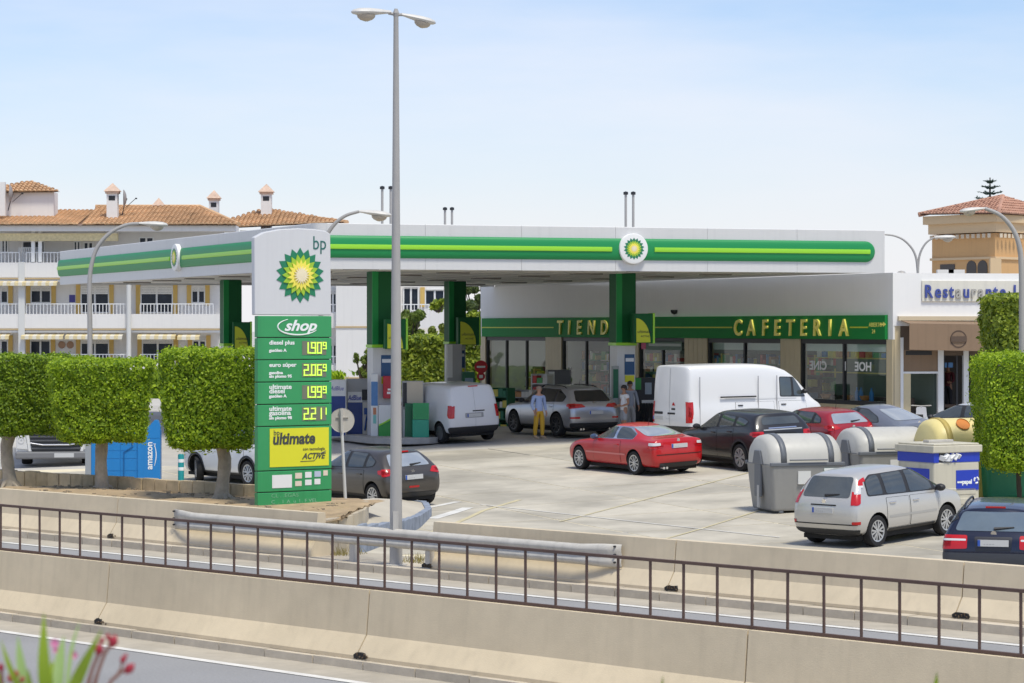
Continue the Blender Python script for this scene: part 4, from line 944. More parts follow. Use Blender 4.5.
def topiary(lab, base, px0, px1, pyt, pyb, tpx, rz=0, depth=None, n=15000, size=.043, seed=1, group='clipped block crowned trees', cat='tree', taper=.17, lf=None, bark=None, trunk_r=None, tz=None):
    Y = base.y; k = Y / FPX; cx = ((px0 + px1) / 2 - 512) * k - base.x; w = (px1 - px0) * k * .93; zt, zb = CAMZ - (pyt - HOR) * k - base.z, CAMZ - (pyb - HOR) * k - base.z
    d = depth or w * .95; rs = random.Random(seed)
    t = thing('clipped_tree', lab, cat, base, rz, group)
    c = cx
    m = hedge_core(w, d, zt - zb, zb, taper); m.v = [(x + c, y, z) for x, y, z in m.v]; co = m.build('crown', corem, t)
    lm = leaves(n, size, hedge_sampler(w, d, zt - zb, zb, taper=taper), rs); lm.v = [(x + c, y, z) for x, y, z in lm.v]
    tag(lm.build('leaves', lf or leafA, co, fix=False), kind='stuff')
    r = trunk_r or tpx * k / 2; m = MB(); path = []; rad = []
    for i in range(9):
        f = i / 8; path.append((math.sin(f * 4 + seed) * r * .35 + c * max(0, f - .6) * 1.2, math.cos(f * 3 + seed) * r * .3, -.06 + (zb + .3 + .06) * f)); rad.append(r * (1.75 if i == 0 else 1.12 if i == 1 else 1.0 + .06 * math.sin(i * 2.1 + seed)))
    m.tube(path, rad, 12)
    for j in range(6):
        a = j * 1.05 + seed; m.tube([(0, 0, .16), (math.cos(a) * r * 1.5, math.sin(a) * r * 1.5, .03), (math.cos(a) * r * (2.6 + .7 * math.sin(seed + j * 2)), math.sin(a) * r * 2.6, -.06)], [r * .5, r * .38, r * .12], 7)
    for j in range(5):
        a = j * 1.26; m.tube([(path[-1][0], 0, zb + .1), (c * .6 + math.cos(a) * w * .2, math.sin(a) * d * .2, zb + .5), (c + math.cos(a) * w * .33, math.sin(a) * d * .33, zb + (zt - zb) * .6)], [r * .6, r * .4, r * .15], 6)
    m.build('trunk', bark or barkm, t, smooth=True)
    return t
leafA2 = leafmat('hedge_leaf_shaded', (.07, .15, .006), (.36, .50, .025), .4)  # darkened copy of the hedge leaf: shade on the leftmost tree, put into colour
topiary('clipped block tree at the left picture edge, above the white truck front', onz(8, 485, ZS), -28, 73, 357, 433, 12.5, .35, 1.7, 29000, seed=2, lf=leafA2)
topiary('clipped block tree in front of the blue parcel locker', onz(103, 490, ZS), 46, 155, 361, 440, 12, .2, 2.2, 33000, seed=3)
topiary('clipped block tree immediately left of the price sign, over the white car', onz(223, 500.5, ZS), 157, 262, 351.5, 446, 13, .1, None, 34000, seed=5)
bR = gnd(1019, 507)
topiary('bright clipped block tree with thin dark trunk behind the dark blue estate car', bR, 972, 1078, 357, 467, 5, 0, None, 32000, .043, seed=8, bark=barkd, taper=.16)
bR2 = gnd(1040, 478)
topiary('darker, taller clipped tree behind the bright one at right edge', bR2, 983, 1092, 296, 356, 6, 0, None, 14000, .075, seed=11, lf=leafD if False else leafB, bark=barkd, taper=.05)
# ivy-like hedge behind the pumps, and shrubs
def bush(name, lab, cat, px0, px1, pyt, pyb, Y, n, size, lf, seed, group=None, depth=3.0, clipped=True, rz=0):
    k = Y / FPX; w = (px1 - px0) * k; z1, z0 = CAMZ - (pyt - HOR) * k, CAMZ - (pyb - HOR) * k; rs = random.Random(seed)
    t = thing(name, lab, cat, (((px0 + px1) / 2 - 512) * k, Y, z0), rz, group)
    if clipped:
        m = hedge_core(w, depth, z1 - z0, 0); co = m.build('stems', corem, t); tag(leaves(n, size, hedge_sampler(w, depth, z1 - z0, 0), rs).build('foliage', lf, t, fix=False), kind='stuff')
    else:
        cl = [(Vector((rs.uniform(-.42, .42) * w, rs.uniform(-.4, .4) * depth, rs.uniform(.12, .92) * (z1 - z0))), rs.uniform(.10, .22) * min(w, z1 - z0)) for _ in range(16)]
        def sm(r):
            c, rad = r.choice(cl); d = Vector((r.gauss(0, 1), r.gauss(0, 1), r.gauss(0, 1))).normalized(); return c + d * rad * r.uniform(.4, 1.1), d
        tag(leaves(n, size, sm, rs).build('foliage', lf, t, fix=False), kind='stuff')
        m = MB()
        for c, rad in cl: m.tube([(c.x * .2, c.y * .2, 0), (c.x * .6, c.y * .6, c.z * .5), tuple(c)], [.06, .04, .015], 5)
        m.build('stems', barkd, t)
    return t
bush('hedge', 'tall dense hedge behind the pumps between the first and second columns', 'hedge', 403, 488, 338, 408, 121, 24000, .115, leafB, 21)
bush('shrub', 'loose pale green shrub rising behind the tall street lamp pole', 'shrub', 396, 424, 310, 352, 124, 5200, .13, leafmat('shrub_leaf', (.08, .13, .02), (.26, .34, .06), .35), 22, clipped=False, depth=2.5)
bush('shrub', 'leafy climber against the white wall left of the first column', 'shrub', 355, 371, 342, 385, 120, 1100, .11, leafmat('climber_leaf', (.12, .18, .03), (.34, .44, .08), .4), 23, clipped=False, depth=1.2)
bush('shrub', 'low bright shrub behind the dense hedge by the second column', 'shrub', 424, 462, 325, 345, 126, 3600, .13, leafmat('shrub_leaf2', (.10, .14, .02), (.30, .36, .05), .35), 24, clipped=False, depth=2.)
bush('background_tree', 'dark tree seen between the second column and the shop wall', 'tree', 462, 492, 278, 330, 135, 8000, .15, leafD, 25, clipped=False, depth=4)
bush('shrub', 'round shrub below the dark tree beside the shop wall', 'shrub', 466, 486, 311, 335, 130, 3000, .13, leafB, 26, clipped=False, depth=2.)
bush('balcony_plant', 'leafy plant spilling over the far white balcony', 'plant', 430, 446, 300, 312, 143, 500, .17, leafB, 27, clipped=False, depth=1.)
# hedge at the foot of the apartments (seen between and above the clipped trees)
bush('hedge', 'long hedge in front of the apartment block, mostly behind the clipped trees', 'hedge', -60, 330, 372, 400, 135, 9000, .22, leafA, 28, depth=2.5)
# araucaria
Y = 185.; k = Y / FPX
ar = thing('conifer', 'tall symmetrical conifer poking up behind the red tile roof', 'tree', ((990 - 512) * k, Y, 0)); top = CAMZ - (177.5 - HOR) * k
m = MB(); m.tube([(0, 0, 0), (0, 0, top * .6), (0, 0, top)], [.35, .2, .04], 8); m.build('trunk', barkd, ar)
m = MB(); rs = random.Random(3); 
for i in range(9):
    zz = top - .35 - i * .40; L = .32 + .18 * i
    for j in range(9):
        a = j * 2 * math.pi / 9 + i * .3; dx, dy = math.cos(a), math.sin(a); Lj = L * rs.uniform(.8, 1.15)
        m.tube([(0, 0, zz), (dx * Lj * .5, dy * Lj * .5, zz - .04), (dx * Lj, dy * Lj, zz + .10)], [.05, .04, .015], 4)
        for q in range(20):
            f = .25 + .75 * q / 12; c = Vector((dx * Lj * f, dy * Lj * f, zz + .0 + .08 * f)); s_ = .17
            t = Vector((rs.gauss(0, 1), rs.gauss(0, 1), rs.uniform(-.2, .6))).normalized() * s_; b = Vector((rs.gauss(0, 1), rs.gauss(0, 1), rs.gauss(0, .3))).normalized() * .06
            m.add([c - b, c + t, c + b, c - t * .3], [(0, 1, 2, 3)])
m.build('crown', leafmat('conifer_needle', (.025, .06, .05), (.06, .11, .08), .1), ar, fix=False)

# dry weeds growing along the kerb behind the guardrail
rw = random.Random(12); m = MB()
for i in range(260):
    t = T2(rw.choice([rw.uniform(330, 345), rw.uniform(400, 450), rw.uniform(405, 425)]), 9.8); p = RF(t, rw.uniform(9.62, 10.4), .135); h_ = rw.uniform(.06, .2); a = rw.uniform(0, 6.3); l_ = rw.uniform(.02, .10)
    m.add([(p.x - .008, p.y, p.z), (p.x + .008, p.y, p.z), (p.x + math.cos(a) * l_, p.y + math.sin(a) * l_, p.z + h_)], [(0, 1, 2)])
tag(m.build('dry_weeds', leafmat('weed', (.20, .18, .06), (.42, .34, .14), .3), fix=False), kind='stuff')
# ================================================================== street lamps
lensm = M('lamp_lens', (.42, .36, .28), .25, spec=.7); lampw = M('lamp_head_grey', (.58, .56, .52), .5, var=.08, scale=5, streak=.1)
def lamp_head(parent, c, dirx, L=.8, drop=.0):
    """cobra-head lantern: c = neck point, dirx = outward unit vector"""
    d = Vector(dirx).normalized(); s_ = Vector((-d.y, d.x, 0)).normalized(); up = d.cross(s_); up = up if up.z > 0 else -up
    rings = []
    for f, w, hu, hd in ((0, .05, .04, .04), (.12, .07, .05, .05), (.3, .11, .07, .08), (.55, .155, .085, .12), (.8, .16, .08, .12), (.95, .11, .05, .07), (1, .04, .015, .02)):
        r = []
        for i in range(12):
            a = 2 * math.pi * i / 12; v = math.sin(a); r.append(Vector(c) + d * (L * f) + s_ * (w * math.cos(a)) * (L / .8) + up * ((hu if v > 0 else hd * .55) * v) * (L / .8))
        rings.append(r)
    m = MB(); m.loft(rings); h = m.build('lamp_head', lampw, parent, smooth=True)
    m = MB(); rings = []
    for f, k in ((0, 1), (.4, .92), (.75, .65), (1, .15)):
        rings.append([Vector(c) + d * (L * (.63 + .24 * math.cos(a) * k)) + s_ * (.13 * k * math.sin(a)) * (L / .8) - up * (.05 + .13 * f) * (L / .8) for a in [2 * math.pi * i / 14 for i in range(14)]])
    m.loft(rings); m.build('lens', lensm, h, smooth=True)
lb = onz(396, 565.5, .13)
l1 = thing('street_lamp', 'tall straight street lamp with two heads standing in the gap between the far barriers', 'street lamp', lb, 0, 'street lamps')
top = CAMZ + (HOR - 12) * lb.y / FPX - .13
m = MB(); m.tube([(0, 0, 0), (0, 0, .12), (0, 0, top * .5), (0, 0, top)], [.125, .118, .085, .045], 16); m.build('pole', polem, l1, smooth=True)
m = MB(); m.lathe([(.21, 0), (.21, .025), (.13, .03)], 16); m.build('base_plate', steel, l1)
m = MB(); m.box(-.05, -.135, .6, .05, -.10, 1.0); m.build('access_door', steel, l1)
m = MB(); m.tube([(-.14, .0, top - .02), (0, 0, top - .05), (.14, 0, top - .05)], .028, 8); m.lathe([(.045, top - .1), (.06, top - .02), (.03, top + .06), (0, top + .06)], 10); m.build('bracket', polem, l1)
lamp_head(l1, (-.10, .0, top - .01), (-.88, -.38, -.16 + .13), .76); lamp_head(l1, (.10, 0, top - .05), (.9, .25, -.20), .66)
def curved_lamp(lab, base, arms, pr=.075):
    l = thing('street_lamp', lab, 'street lamp', base, 0, 'street lamps')
    for pth, head in arms:
        # smooth the path (Catmull-Rom)
        P = [Vector(p) for p in pth]; out_ = []
        for i in range(len(P) - 1):
            p0, p1, p2, p3 = P[max(0, i-1)], P[i], P[i+1], P[min(len(P)-1, i+2)]
            for q in range(6):
                t = q / 6; out_.append(.5 * ((2*p1) + (p2 - p0)*t + (2*p0 - 5*p1 + 4*p2 - p3)*t*t + (3*p1 - p0 - 3*p2 + p3)*t**3))
        out_.append(P[-1]); n_ = len(out_)
        m = MB(); m.tube(out_, [pr * (1.15 - .55 * i / n_) for i in range(n_)], 10); m.build('pole', polem, l, smooth=True)
        lamp_head(l, out_[-1], head[0], head[1])
    return l
def ppath(Y, pts, base): return [tuple(at(px, py, Y) - Vector(base)) for px, py in pts]
Y = 91.; b_ = (at(90, 350, Y).x, Y, .9); 
curved_lamp('curved street lamp left of the canopy end, its head over the tiled roof', b_, [([(0, 0, 0)] + ppath(Y, [(90, 340), (89.5, 290), (91, 268), (97, 248), (110, 233), (126, 225), (139, 223.5)], b_), ((1, .1, -.05), 1.0))], .085)
Y = 70.; b_ = (at(322, 300, Y).x, Y, .3)
curved_lamp('curved street lamp rising from behind the price sign', b_, [([(0, 0, 0)] + ppath(Y, [(321, 330), (321.5, 270), (325, 241), (333, 226), (345, 216), (359, 211.5)], b_), ((1, .1, -.12), .88))], .065)
Y = 118.; b_ = (at(918, 300, Y).x, Y, .9)
curved_lamp('two armed curved street lamp behind the restaurant roof', b_, [([(0, 0, 0)] + ppath(Y, [(918, 300), (917.5, 268), (914, 252), (905, 241), (895, 236), (885, 234.5)], b_), ((-1, -.1, .05), .7)), ([(0, 0, 2)] + ppath(Y, [(918, 300), (918, 270), (920, 254), (926, 243), (934, 237.5)], b_), ((1, .1, .02), 1.0))], .06)
Y = 62.; b_ = (at(1022, 400, Y).x, Y, .2)
curved_lamp('curved street lamp at the right picture edge, head in front of the ochre building', b_, [([(0, 0, 0)] + ppath(Y, [(1022, 340), (1021.5, 270), (1019, 245), (1012, 228), (1000, 215), (985, 208.5)], b_), ((-1, -.1, -.12), .62))], .07)
# ================================================================== waste containers
binb = M('container_grey', (.27, .265, .25), .6, var=.06, scale=2, streak=.12); binl = M('container_lid_cream', (.50, .485, .44), .45, var=.04, scale=2, streak=.08); bind = M('container_trim_grey', (.13, .14, .155), .5)
def side_container(name, lab, base, rz, body, lid, trimc, group, W=2.0, Dp=1.5, H=1.72, logo=False):
    t = thing(name, lab, 'waste container', base, rz, group)
    zb = 1.12
    def ring(z, k, kd): return [(x * W / 2 * k, y * Dp / 2 * kd, z) for x, y in ((-.94, -1), (.94, -1), (1, -.9), (1, .9), (.94, 1), (-.94, 1), (-1, .9), (-1, -.9))]
    m = MB(); m.loft([ring(.04, .86, .84), ring(.10, .88, .86), ring(.6, .94, .93), ring(zb - .06, .985, .99), ring(zb, 1.0, 1.0)]); bo = m.build('body', body, t, bevel=.03)
    m = MB(); 
    for s_ in (-1, 1): m.box(s_ * W * .33 - .05, -Dp * .42, .0, s_ * W * .33 + .05, Dp * .42, .05)
    m.build('foot', bind, t)
    # lid: half round barrel with end caps
    n_ = 14; R0 = Dp / 2
    def arc(x, k): return [(x, -R0 * k * math.cos(math.pi * i / n_), zb + (H - zb) * k * (max(0, math.sin(math.pi * i / n_)) ** .72)) for i in range(n_ + 1)]
    m = MB(); m.loft([arc(-W/2 + .01, .80), arc(-W/2 + .10, .95), arc(-W/2 + .3, 1.0), arc(W/2 - .3, 1.0), arc(W/2 - .10, .95), arc(W/2 - .01, .80)]); m.build('lid', lid, t, smooth=True, ang=50)
    for s_ in (-1, 1):
        m = MB(); x = s_ * (W/2 - .33); m.loft([[(x - .07, y * 1.0, z) for y, z in [(p[1] * 1.015, p[2] + .015) for p in arc(0, 1.0)]], [(x + .07, y, z) for y, z in [(p[1] * 1.015, p[2] + .015) for p in arc(0, 1.0)]]], close=False, cap=False); o = m.build('lid_hoop', trimc, t, smooth=True); sm = o.modifiers.new('s', 'SOLIDIFY'); sm.thickness = .03
        # lifting arm on the side
        m = MB(); xs = s_ * W / 2; m.box(xs - .03, -.20, .35, xs + .03, .16, zb + .05); m.prism([(-.30, zb - .02), (.26, zb - .02), (.15, zb + .30), (-.15, zb + .30)], xs - .04, xs + .035, 'x'); m.build('lifting_bracket', trimc, t, bevel=.015)
        m = MB(); m.box(xs - .045, -.14, .1, xs + .0, -.04, .62); m.build('side_strip', M('strip_pale', (.42, .42, .41), .5), t)
    m = MB(); m.box(-W/2 - .01, -Dp/2 - .02, zb - .05, W/2 + .01, -Dp/2 + .06, zb + .04); m.box(-W/2 - .01, Dp/2 - .06, zb - .05, W/2 + .01, Dp/2 + .02, zb + .04); m.build('rim', trimc, t, bevel=.02)
    m = MB(); m.tube([(-W/2 + .45, -Dp/2 - .055, zb + .10), (W/2 - .45, -Dp/2 - .055, zb + .10)], .018, 6); m.build('lid_bar', trimc, t)
    m = MB(); m.box(-W * .13, -Dp/2 - .004, zb - .46, W * .04, -Dp/2 + .1, zb - .16); m.build('sticker', M('sticker_white', (.62, .62, .6), .5), t)
    m = MB(); m.box(W * .22, -Dp/2 - .004, zb - .36, W * .40, -Dp/2 + .1, zb - .10); st = m.build('sticker', M('sticker_green', (.10, .32, .16), .5), t)
    m = MB(); m.box(W * .22, -Dp/2 - .007, zb - .16, W * .40, -Dp/2 - .003, zb - .10); m.build('sticker_band', M('sticker_white2', (.7, .72, .7), .5), st)
    return t
CY = R(22)
p = gnd(797, 512); side_container('waste_container', 'grey waste container with rounded cream lid standing alone left of the silver people carrier', (p.x, p.y + .5, p.z), CY * .8, binb, binl, bind, 'grey side loading waste containers', 1.85, 1.5, 1.8)
p = gnd(890, 499); side_container('waste_container', 'second grey container with rounded cream lid, between the first and the paper bank', (p.x, p.y + .5, p.z), CY * .8, binb, binl, bind, 'grey side loading waste containers', 2.2, 1.55, 1.72)
yb = M('container_yellow', (.66, .50, .12), .5, var=.06, scale=2, streak=.08); yl = M('container_lid_yellow', (.74, .62, .26), .45, var=.05, scale=2)
p = gnd(964, 502); yc = side_container('recycling_container', 'yellow recycling container with rounded lid behind the paper bank', (p.x, p.y + .9, p.z), CY * .8, yb, yl, M('trim_yellow', (.50, .38, .10), .5), 'coloured recycling containers', 1.75, 1.5, 1.95)
m = MB(); m.lathe([(.17, -.02), (.17, .0), (0, .0)], 20, 'y'); o = m.build('orange_mark', M('orange_logo', (.62, .20, .02), .5), yc); o.location = (-.12, -.51, 1.82); o.rotation_euler = (R(-45), 0, 0)
gb = M('container_green', (.02, .22, .10), .5, var=.06, scale=2, streak=.08)
p = gnd(1018, 500); side_container('recycling_container', 'green container behind the thin trunk at the right edge', (p.x, p.y + .9, p.z), CY * .8, gb, gb, gb, 'coloured recycling containers', 2.1, 1.5, 1.6)
# paper bank
p = gnd(944, 524); pbk = thing('paper_bank', 'cream box shaped paper bank with blue band and blue signs', 'recycling container', (p.x, p.y + .75, p.z), R(30), 'coloured recycling containers')
cb = M('paper_bank_cream', (.55, .51, .40), .55, var=.05, scale=2, streak=.15); pblue = M('paper_bank_blue', (.01, .04, .42), .45); 
Wp, Dp_, Hp = 1.28, 1.25, 1.75
m = MB(); m.box(-Wp/2, -Dp_/2, .06, Wp/2, Dp_/2, Hp - .40); m.build('body', cb, pbk, bevel=.04)
m = MB(); m.box(-Wp/2 + .03, -Dp_/2 + .03, Hp - .40, Wp/2 - .03, Dp_/2 - .03, Hp - .19); m.box(-.18, -Dp_/2 - .004, Hp - .41, Wp/2 + .004, -Dp_/2 + .06, Hp - .20); m.box(-Wp/2 - .004, -Dp_/2 - .006, Hp - .41, -Wp/2 + .14, -Dp_/2 + .1, Hp - .20); m.box(-Wp/2 - .004, -Dp_/2 + .1, Hp - .41, -Wp/2 + .04, Dp_/2, Hp - .20); m.build('blue_band', pblue, pbk)
m = MB(); m.box(-Wp/2 - .05, -Dp_/2 - .05, Hp - .20, Wp/2 + .05, Dp_/2 + .05, Hp - .04); m.box(-Wp/2 + .0, -Dp_/2 + .0, Hp - .04, Wp/2 - .0, Dp_/2 - .0, Hp); m.build('lid', cb, pbk, bevel=.02)
m = MB(); m.box(-.35, -.1, Hp, .35, .1, Hp + .06); m.build('lifting_eye', steel, pbk, bevel=.01)
m = MB(); m.box(-Wp/2 + .16, -Dp_/2 - .001, Hp - .395, -.20, -Dp_/2 + .12, Hp - .205); m.build('slot', darkm, pbk)
rb = random.Random(4); m = MB()
for i in range(9): m.x = Matrix.Translation((-Wp/2 + .22 + i * .055, -Dp_/2 - .01, Hp - .33 + rb.random() * .06)) @ Matrix.Rotation(rb.random() * 3, 4, 'Y') @ Matrix.Rotation(rb.random(), 4, 'X'); m.cbox((0, 0, 0), (.14, .05, .10))
m.build('stuffed_paper', M('white_paper', (.72, .72, .72), .7), pbk)
m = MB(); m.box(-.02, -Dp_/2 - .012, .72, Wp/2 - .03, -Dp_/2 + .02, 1.16); ps = m.build('sign_plate', pblue, pbk)
text('lettering', 'papel', .13, wht, ps, (.14, -Dp_/2 - .016, .86), ext=.002, bold=.006)
m = MB(); 
for cx in (.03, .08, .12): m.lathe([(.025, -.001), (.025, .003), (0, .003)], 8, 'y', (cx, -Dp_/2 - .016, .9 + (.08 if cx == .06 else 0)))
for q in range(3):
    a0 = q * 2.094; m.tube([(.54 + .06 * math.cos(a0 + t), -Dp_/2 - .014, .93 + .065 * math.sin(a0 + t)) for t in (0, .6, 1.2, 1.5)], [.022, .022, .022, .004], 5)
m.build('print', wht, ps)
m = MB(); m.box(-Wp/2 - .012, -Dp_/2 + .15, .62, -Wp/2 + .02, Dp_/2 - .2, 1.2); ps2 = m.build('sign_plate', pblue, pbk)
text('lettering', 'papel', .2, wht, ps2, (-Wp/2 - .016, Dp_/2 - .3, .82), rot=(R(90), 0, R(-90)), ext=.002, sx=1.2, bold=.004)
for z in (.18, .40, .62): m = MB(); m.box(-Wp/2 + .1, -Dp_/2 - .012, z, Wp/2 - .1, -Dp_/2 + .02, z + .15); m.build('ribbed_panel', cb, pbk, bevel=.02)
# ================================================================== parcel locker
p0 = gnd(127, 486); lk = thing('parcel_locker', 'blue parcel locker cabinet with white lettering and a smile behind the clipped trees', 'parcel locker', (p0.x, p0.y, p0.z), R(4))
kk = p0.y / FPX; lb_ = M('locker_blue', (.012, .20, .52), .45, var=.02, scale=1, streak=.05); lbd = M('locker_blue_dark', (.010, .13, .36), .45)
WL = 66 * kk; HL = (483 - 428) * kk; xl, xr_ = -WL * .54, WL * .5
m = MB(); m.box(xl, 0, 0, xr_, .6, HL); m.build('cabinet', lb_, lk, bevel=.01)
cols_ = [xl + .35, xl + .35 + .46, xl + .35 + .92, xl + .35 + 1.38 - .3]
for i in range(3):
    z = .08
    for h in (.34, .34, .22, .34, .34, .22, .34):
        if z + h > HL - .05: break
        m = MB(); m.box(cols_[i] + .008, -.014, z + .006, cols_[i + 1] - .008, .01, z + h - .006); d_ = m.build('locker_door', lb_, lk, bevel=.004)
        z += h
m = MB(); m.box(xl - .16, -.02, 0, xl, .62, HL - .02); m.build('side_panel', M('locker_side_grey', (.30, .32, .34), .5), lk)
m = MB(); m.box(xr_ - .62, -.03, .02, xr_ + .002, .02, HL - .21); m.prism([(xr_ - .62, HL - .2), (xr_ + .0, HL - .2), (xr_ + .0, HL + .12), (xr_ - .06, HL + .30), (xr_ - .16, HL + .30)], -.028, .3, 'y'); lp = m.build('front_panel', lb_, lk)
tl = text('lettering', 'amazon', .25, wht, lp, (xr_ - .22, -.036, .46), rot=(R(90), R(-90), 0), ext=.002, bold=.006)
m = MB(); m.tube([(xr_ - .16 + .05 * math.sin(math.pi * f), -.034, .56 + .6 * f) for f in [i / 10 for i in range(11)]], [.006 + .010 * math.sin(math.pi * i / 10) for i in range(11)], 5); m.tube([(xr_ - .16, -.034, 1.09), (xr_ - .13, -.034, 1.18), (xr_ - .19, -.034, 1.17)], .010, 5); m.build('smile', wht, lp)
m = MB(); m.tube([(cols_[1] + .3, -.03, HL - .1), (cols_[1] + .34, -.03, HL * .72), (cols_[1] + .1, -.03, HL * .62), (cols_[1] + .1, -.03, .1)], .018, 6); m.build('cable', lbd, lk)
# teal bollard with white bands
p = gnd(181, 484); bo = thing('bollard', 'teal bollard with white bands beside the white car', 'bollard', p)
kk = p.y / FPX; hB = 30 * kk; tealm = M('teal_paint', (.01, .24, .25), .45)
m = MB(); m.lathe([(.09, 0), (.085, .02), (.085, hB - .03), (.07, hB), (0, hB)], 16); m.build('post', tealm, bo, smooth=True)
for z in (hB * .45, hB * .72): m = MB(); m.lathe([(.0865, z), (.088, z + .01), (.088, z + hB * .1), (.0865, z + hB * .11)], 16); m.build('band', wht, bo, smooth=True)
# ================================================================== pump islands
islm = M('island_concrete', (.36, .35, .33), .85, var=.15, scale=3)
def island(c, L, W, rz, lab):
    s_ = bpy.data.objects.new('pump_island', None); C.objects.link(s_); s_.location = c; s_.rotation_euler = (0, 0, rz); tag(s_, kind='structure')
    m = MB(); pts = [(W/2 * math.cos(a), L/2 - W/2 + W/2 * math.sin(a)) for a in [math.pi * i / 8 for i in range(9)]] + [(W/2 * math.cos(a), -L/2 + W/2 + W/2 * math.sin(a)) for a in [math.pi + math.pi * i / 8 for i in range(9)]]
    m.prism(pts, -.05, .16); m.build('island_slab', islm, s_, bevel=.03); return s_
irz = math.atan2(.916, -.401) - math.pi / 2
def isl_at(x, y, L, W=1.5): island((x, y, gz(x, y)), L, W, irz, '')
isl_at(-5.3, 89.4, 11.0, 2.5); isl_at(3.8, 90.2, 8, 1.6); isl_at(-2.3, 105.5, 9, 1.6); isl_at(-11, 102, 8, 1.6)
# kerbed nose of the first island, seen below the green bins
pw = M('pump_white', (.70, .70, .69), .4, streak=.08); pbl = M('pump_blue', (.012, .045, .22), .4, var=.25, scale=1.5); pgr = M('pump_grey', (.36, .36, .36), .45); pgn = M('pump_green', (.03, .30, .05), .4)
def boxthing(name, lab, cat, px0, px1, py0, py1, Y, depth, parts, group=None, rz=R(6)):
    """parts: list of (name, mat, fx0, fx1, fz0, fz1, proud) as fractions of the front; first is the case"""
    a, b = at(px0, py1, Y), at(px1, py0, Y); w_ = b.x - a.x; h_ = b.z - a.z
    t = thing(name, lab, cat, ((a.x + b.x) / 2, Y, a.z), rz, group)
    for i, (nm, mt, x0, x1, z0, z1, pr) in enumerate(parts):
        m = MB(); m.box(-w_/2 + w_ * x0, -pr, h_ * z0, -w_/2 + w_ * x1, depth if i == 0 else (depth - .002 if pr < 0 else .05), h_ * z1); m.build(nm, mt, t, bevel=.012 if i == 0 else 0)
    return t, w_, h_
Y = 87.0
zg = 437.5
t, w_, h_ = boxthing('fuel_dispenser', 'tall white and blue dispenser with faded lettering just right of the price sign', 'fuel pump', 329, 346, 380, zg, Y, .9, [('case', pw, 0, 1, 0, 1, 0), ('blue_panel', pbl, .04, .96, .02, .72, .012)], 'fuel dispensers on the pump islands')
text('lettering', 'AdBlue', .20, M('adblue_print', (.08, .09, .38), .5), t, (-w_ * .42, -.006, h_ * .82), ext=.002, shear=.25, sx=.75)
t, w_, h_ = boxthing('fuel_dispenser', 'grey topped dispenser with dark blue panel and hanging nozzle, left of the first column', 'fuel pump', 347, 371, 379, zg, Y + .6, .9, [('case', pgr, 0, 1, 0, 1, 0), ('blue_panel', pbl, .03, .64, .02, .60, .012), ('white_header', pw, .03, .64, .602, .78, .012), ('nozzle_panel', M('nozzle_panel', (.58, .56, .5), .5), .66, .97, .02, .60, .012), ('display', darkm, .62, .98, .64, .82, .03)], 'fuel dispensers on the pump islands')
text('lettering', 'AdBlue', .24, M('adblue_print2', (.06, .08, .36), .5), t, (-w_ * .46, -.018, h_ * .64), ext=.002, shear=.25, bold=.006, sx=.62)
m = MB(); m.tube([(w_ * .3, -.06, h_ * .5), (w_ * .36, -.10, h_ * .42), (w_ * .30, -.06, h_ * .3), (w_ * .24, -.05, h_ * .12)], .03, 6); m.cbox((w_ * .27, -.07, h_ * .45), (.10, .10, .22)); m.build('nozzle', M('nozzle_blue', (.02, .08, .28), .4), t)
t, w_, h_ = boxthing('pump_post', 'slim white post with blue banner at the first column', 'fuel pump', 371, 378, 374, zg, 85.9, .3, [('case', pw, 0, 1, 0, 1, 0), ('banner', M('banner_blue', (.08, .20, .42), .5, var=.3, scale=3), .03, .97, .5, .88, .006), ('label', M('label_orange', (.5, .2, .1), .5), .3, .75, .36, .47, .008), ('label', M('label_teal', (.2, .5, .45), .5), .3, .75, .22, .355, .008)])
t, w_, h_ = boxthing('fuel_dispenser', 'white dispenser front with green wave under the red extinguisher box', 'fuel pump', 378.5, 394, 405, zg, 85.9, .9, [('case', pw, 0, 1, 0, 1, 0)], 'fuel dispensers on the pump islands')
m = MB(); pts = [(-w_/2, .02), (w_/2, .02), (w_/2, h_ * .66)] + [(w_/2 - w_ * f, h_ * (.66 - .30 * f ** .7)) for f in (.2, .4, .6, .8, 1.)]; m.prism(pts, -.015, .0, 'y'); m.build('green_wave', pgn, t)
m = MB(); m.tube([(w_/2 - w_ * f, -.012, h_ * (.67 - .30 * f ** .7)) for f in (0, .2, .4, .6, .8, .97)], .03, 5); m.build('lime_wave', bplime, t)
t, w_, h_ = boxthing('extinguisher_box', 'red fire extinguisher box on the white column cladding', 'extinguisher box', 383.3, 392.5, 376, 398.5, 86.0, .25, [('case', M('red_box', (.42, .012, .03), .4), 0, 1, 0, 1, 0)])
m = MB(); m.box(-w_ * .1, -.008, h_ * .2, w_ * .28, .0, h_ * .3); m.box(-w_ * .02, -.008, h_ * .36, w_ * .3, .0, h_ * .44); m.build('label', wht, t)
t, w_, h_ = boxthing('fuel_dispenser', 'cream topped dispenser right of the tall street lamp, above the green litter bins', 'fuel pump', 402.5, 423.5, 381, 438, 85.75, .3, [('case', pgr, 0, 1, 0, 1, 0), ('cream_header', M('pump_cream', (.52, .45, .35), .5), .22, .97, .56, .99, .012), ('keypad', darkm, .02, .2, .55, .97, .014), ('lower', pw, .05, .97, .03, .5, .01)], 'fuel dispensers on the pump islands')
gbn = M('bin_green', (.02, .30, .19), .4, streak=.08); gbd = M('bin_green_dark', (.008, .12, .05), .45)
t, w_, h_ = boxthing('litter_bin', 'dark green litter bin, left of the pair at the pump island', 'litter bin', 405.5, 412.5, 403.5, 440, 85.2, .45, [('case', gbd, 0, 1, 0, 1, 0), ('lid', gbd, -.04, 1.04, .9, 1.0, .02)], 'litter bins at the first pump island')
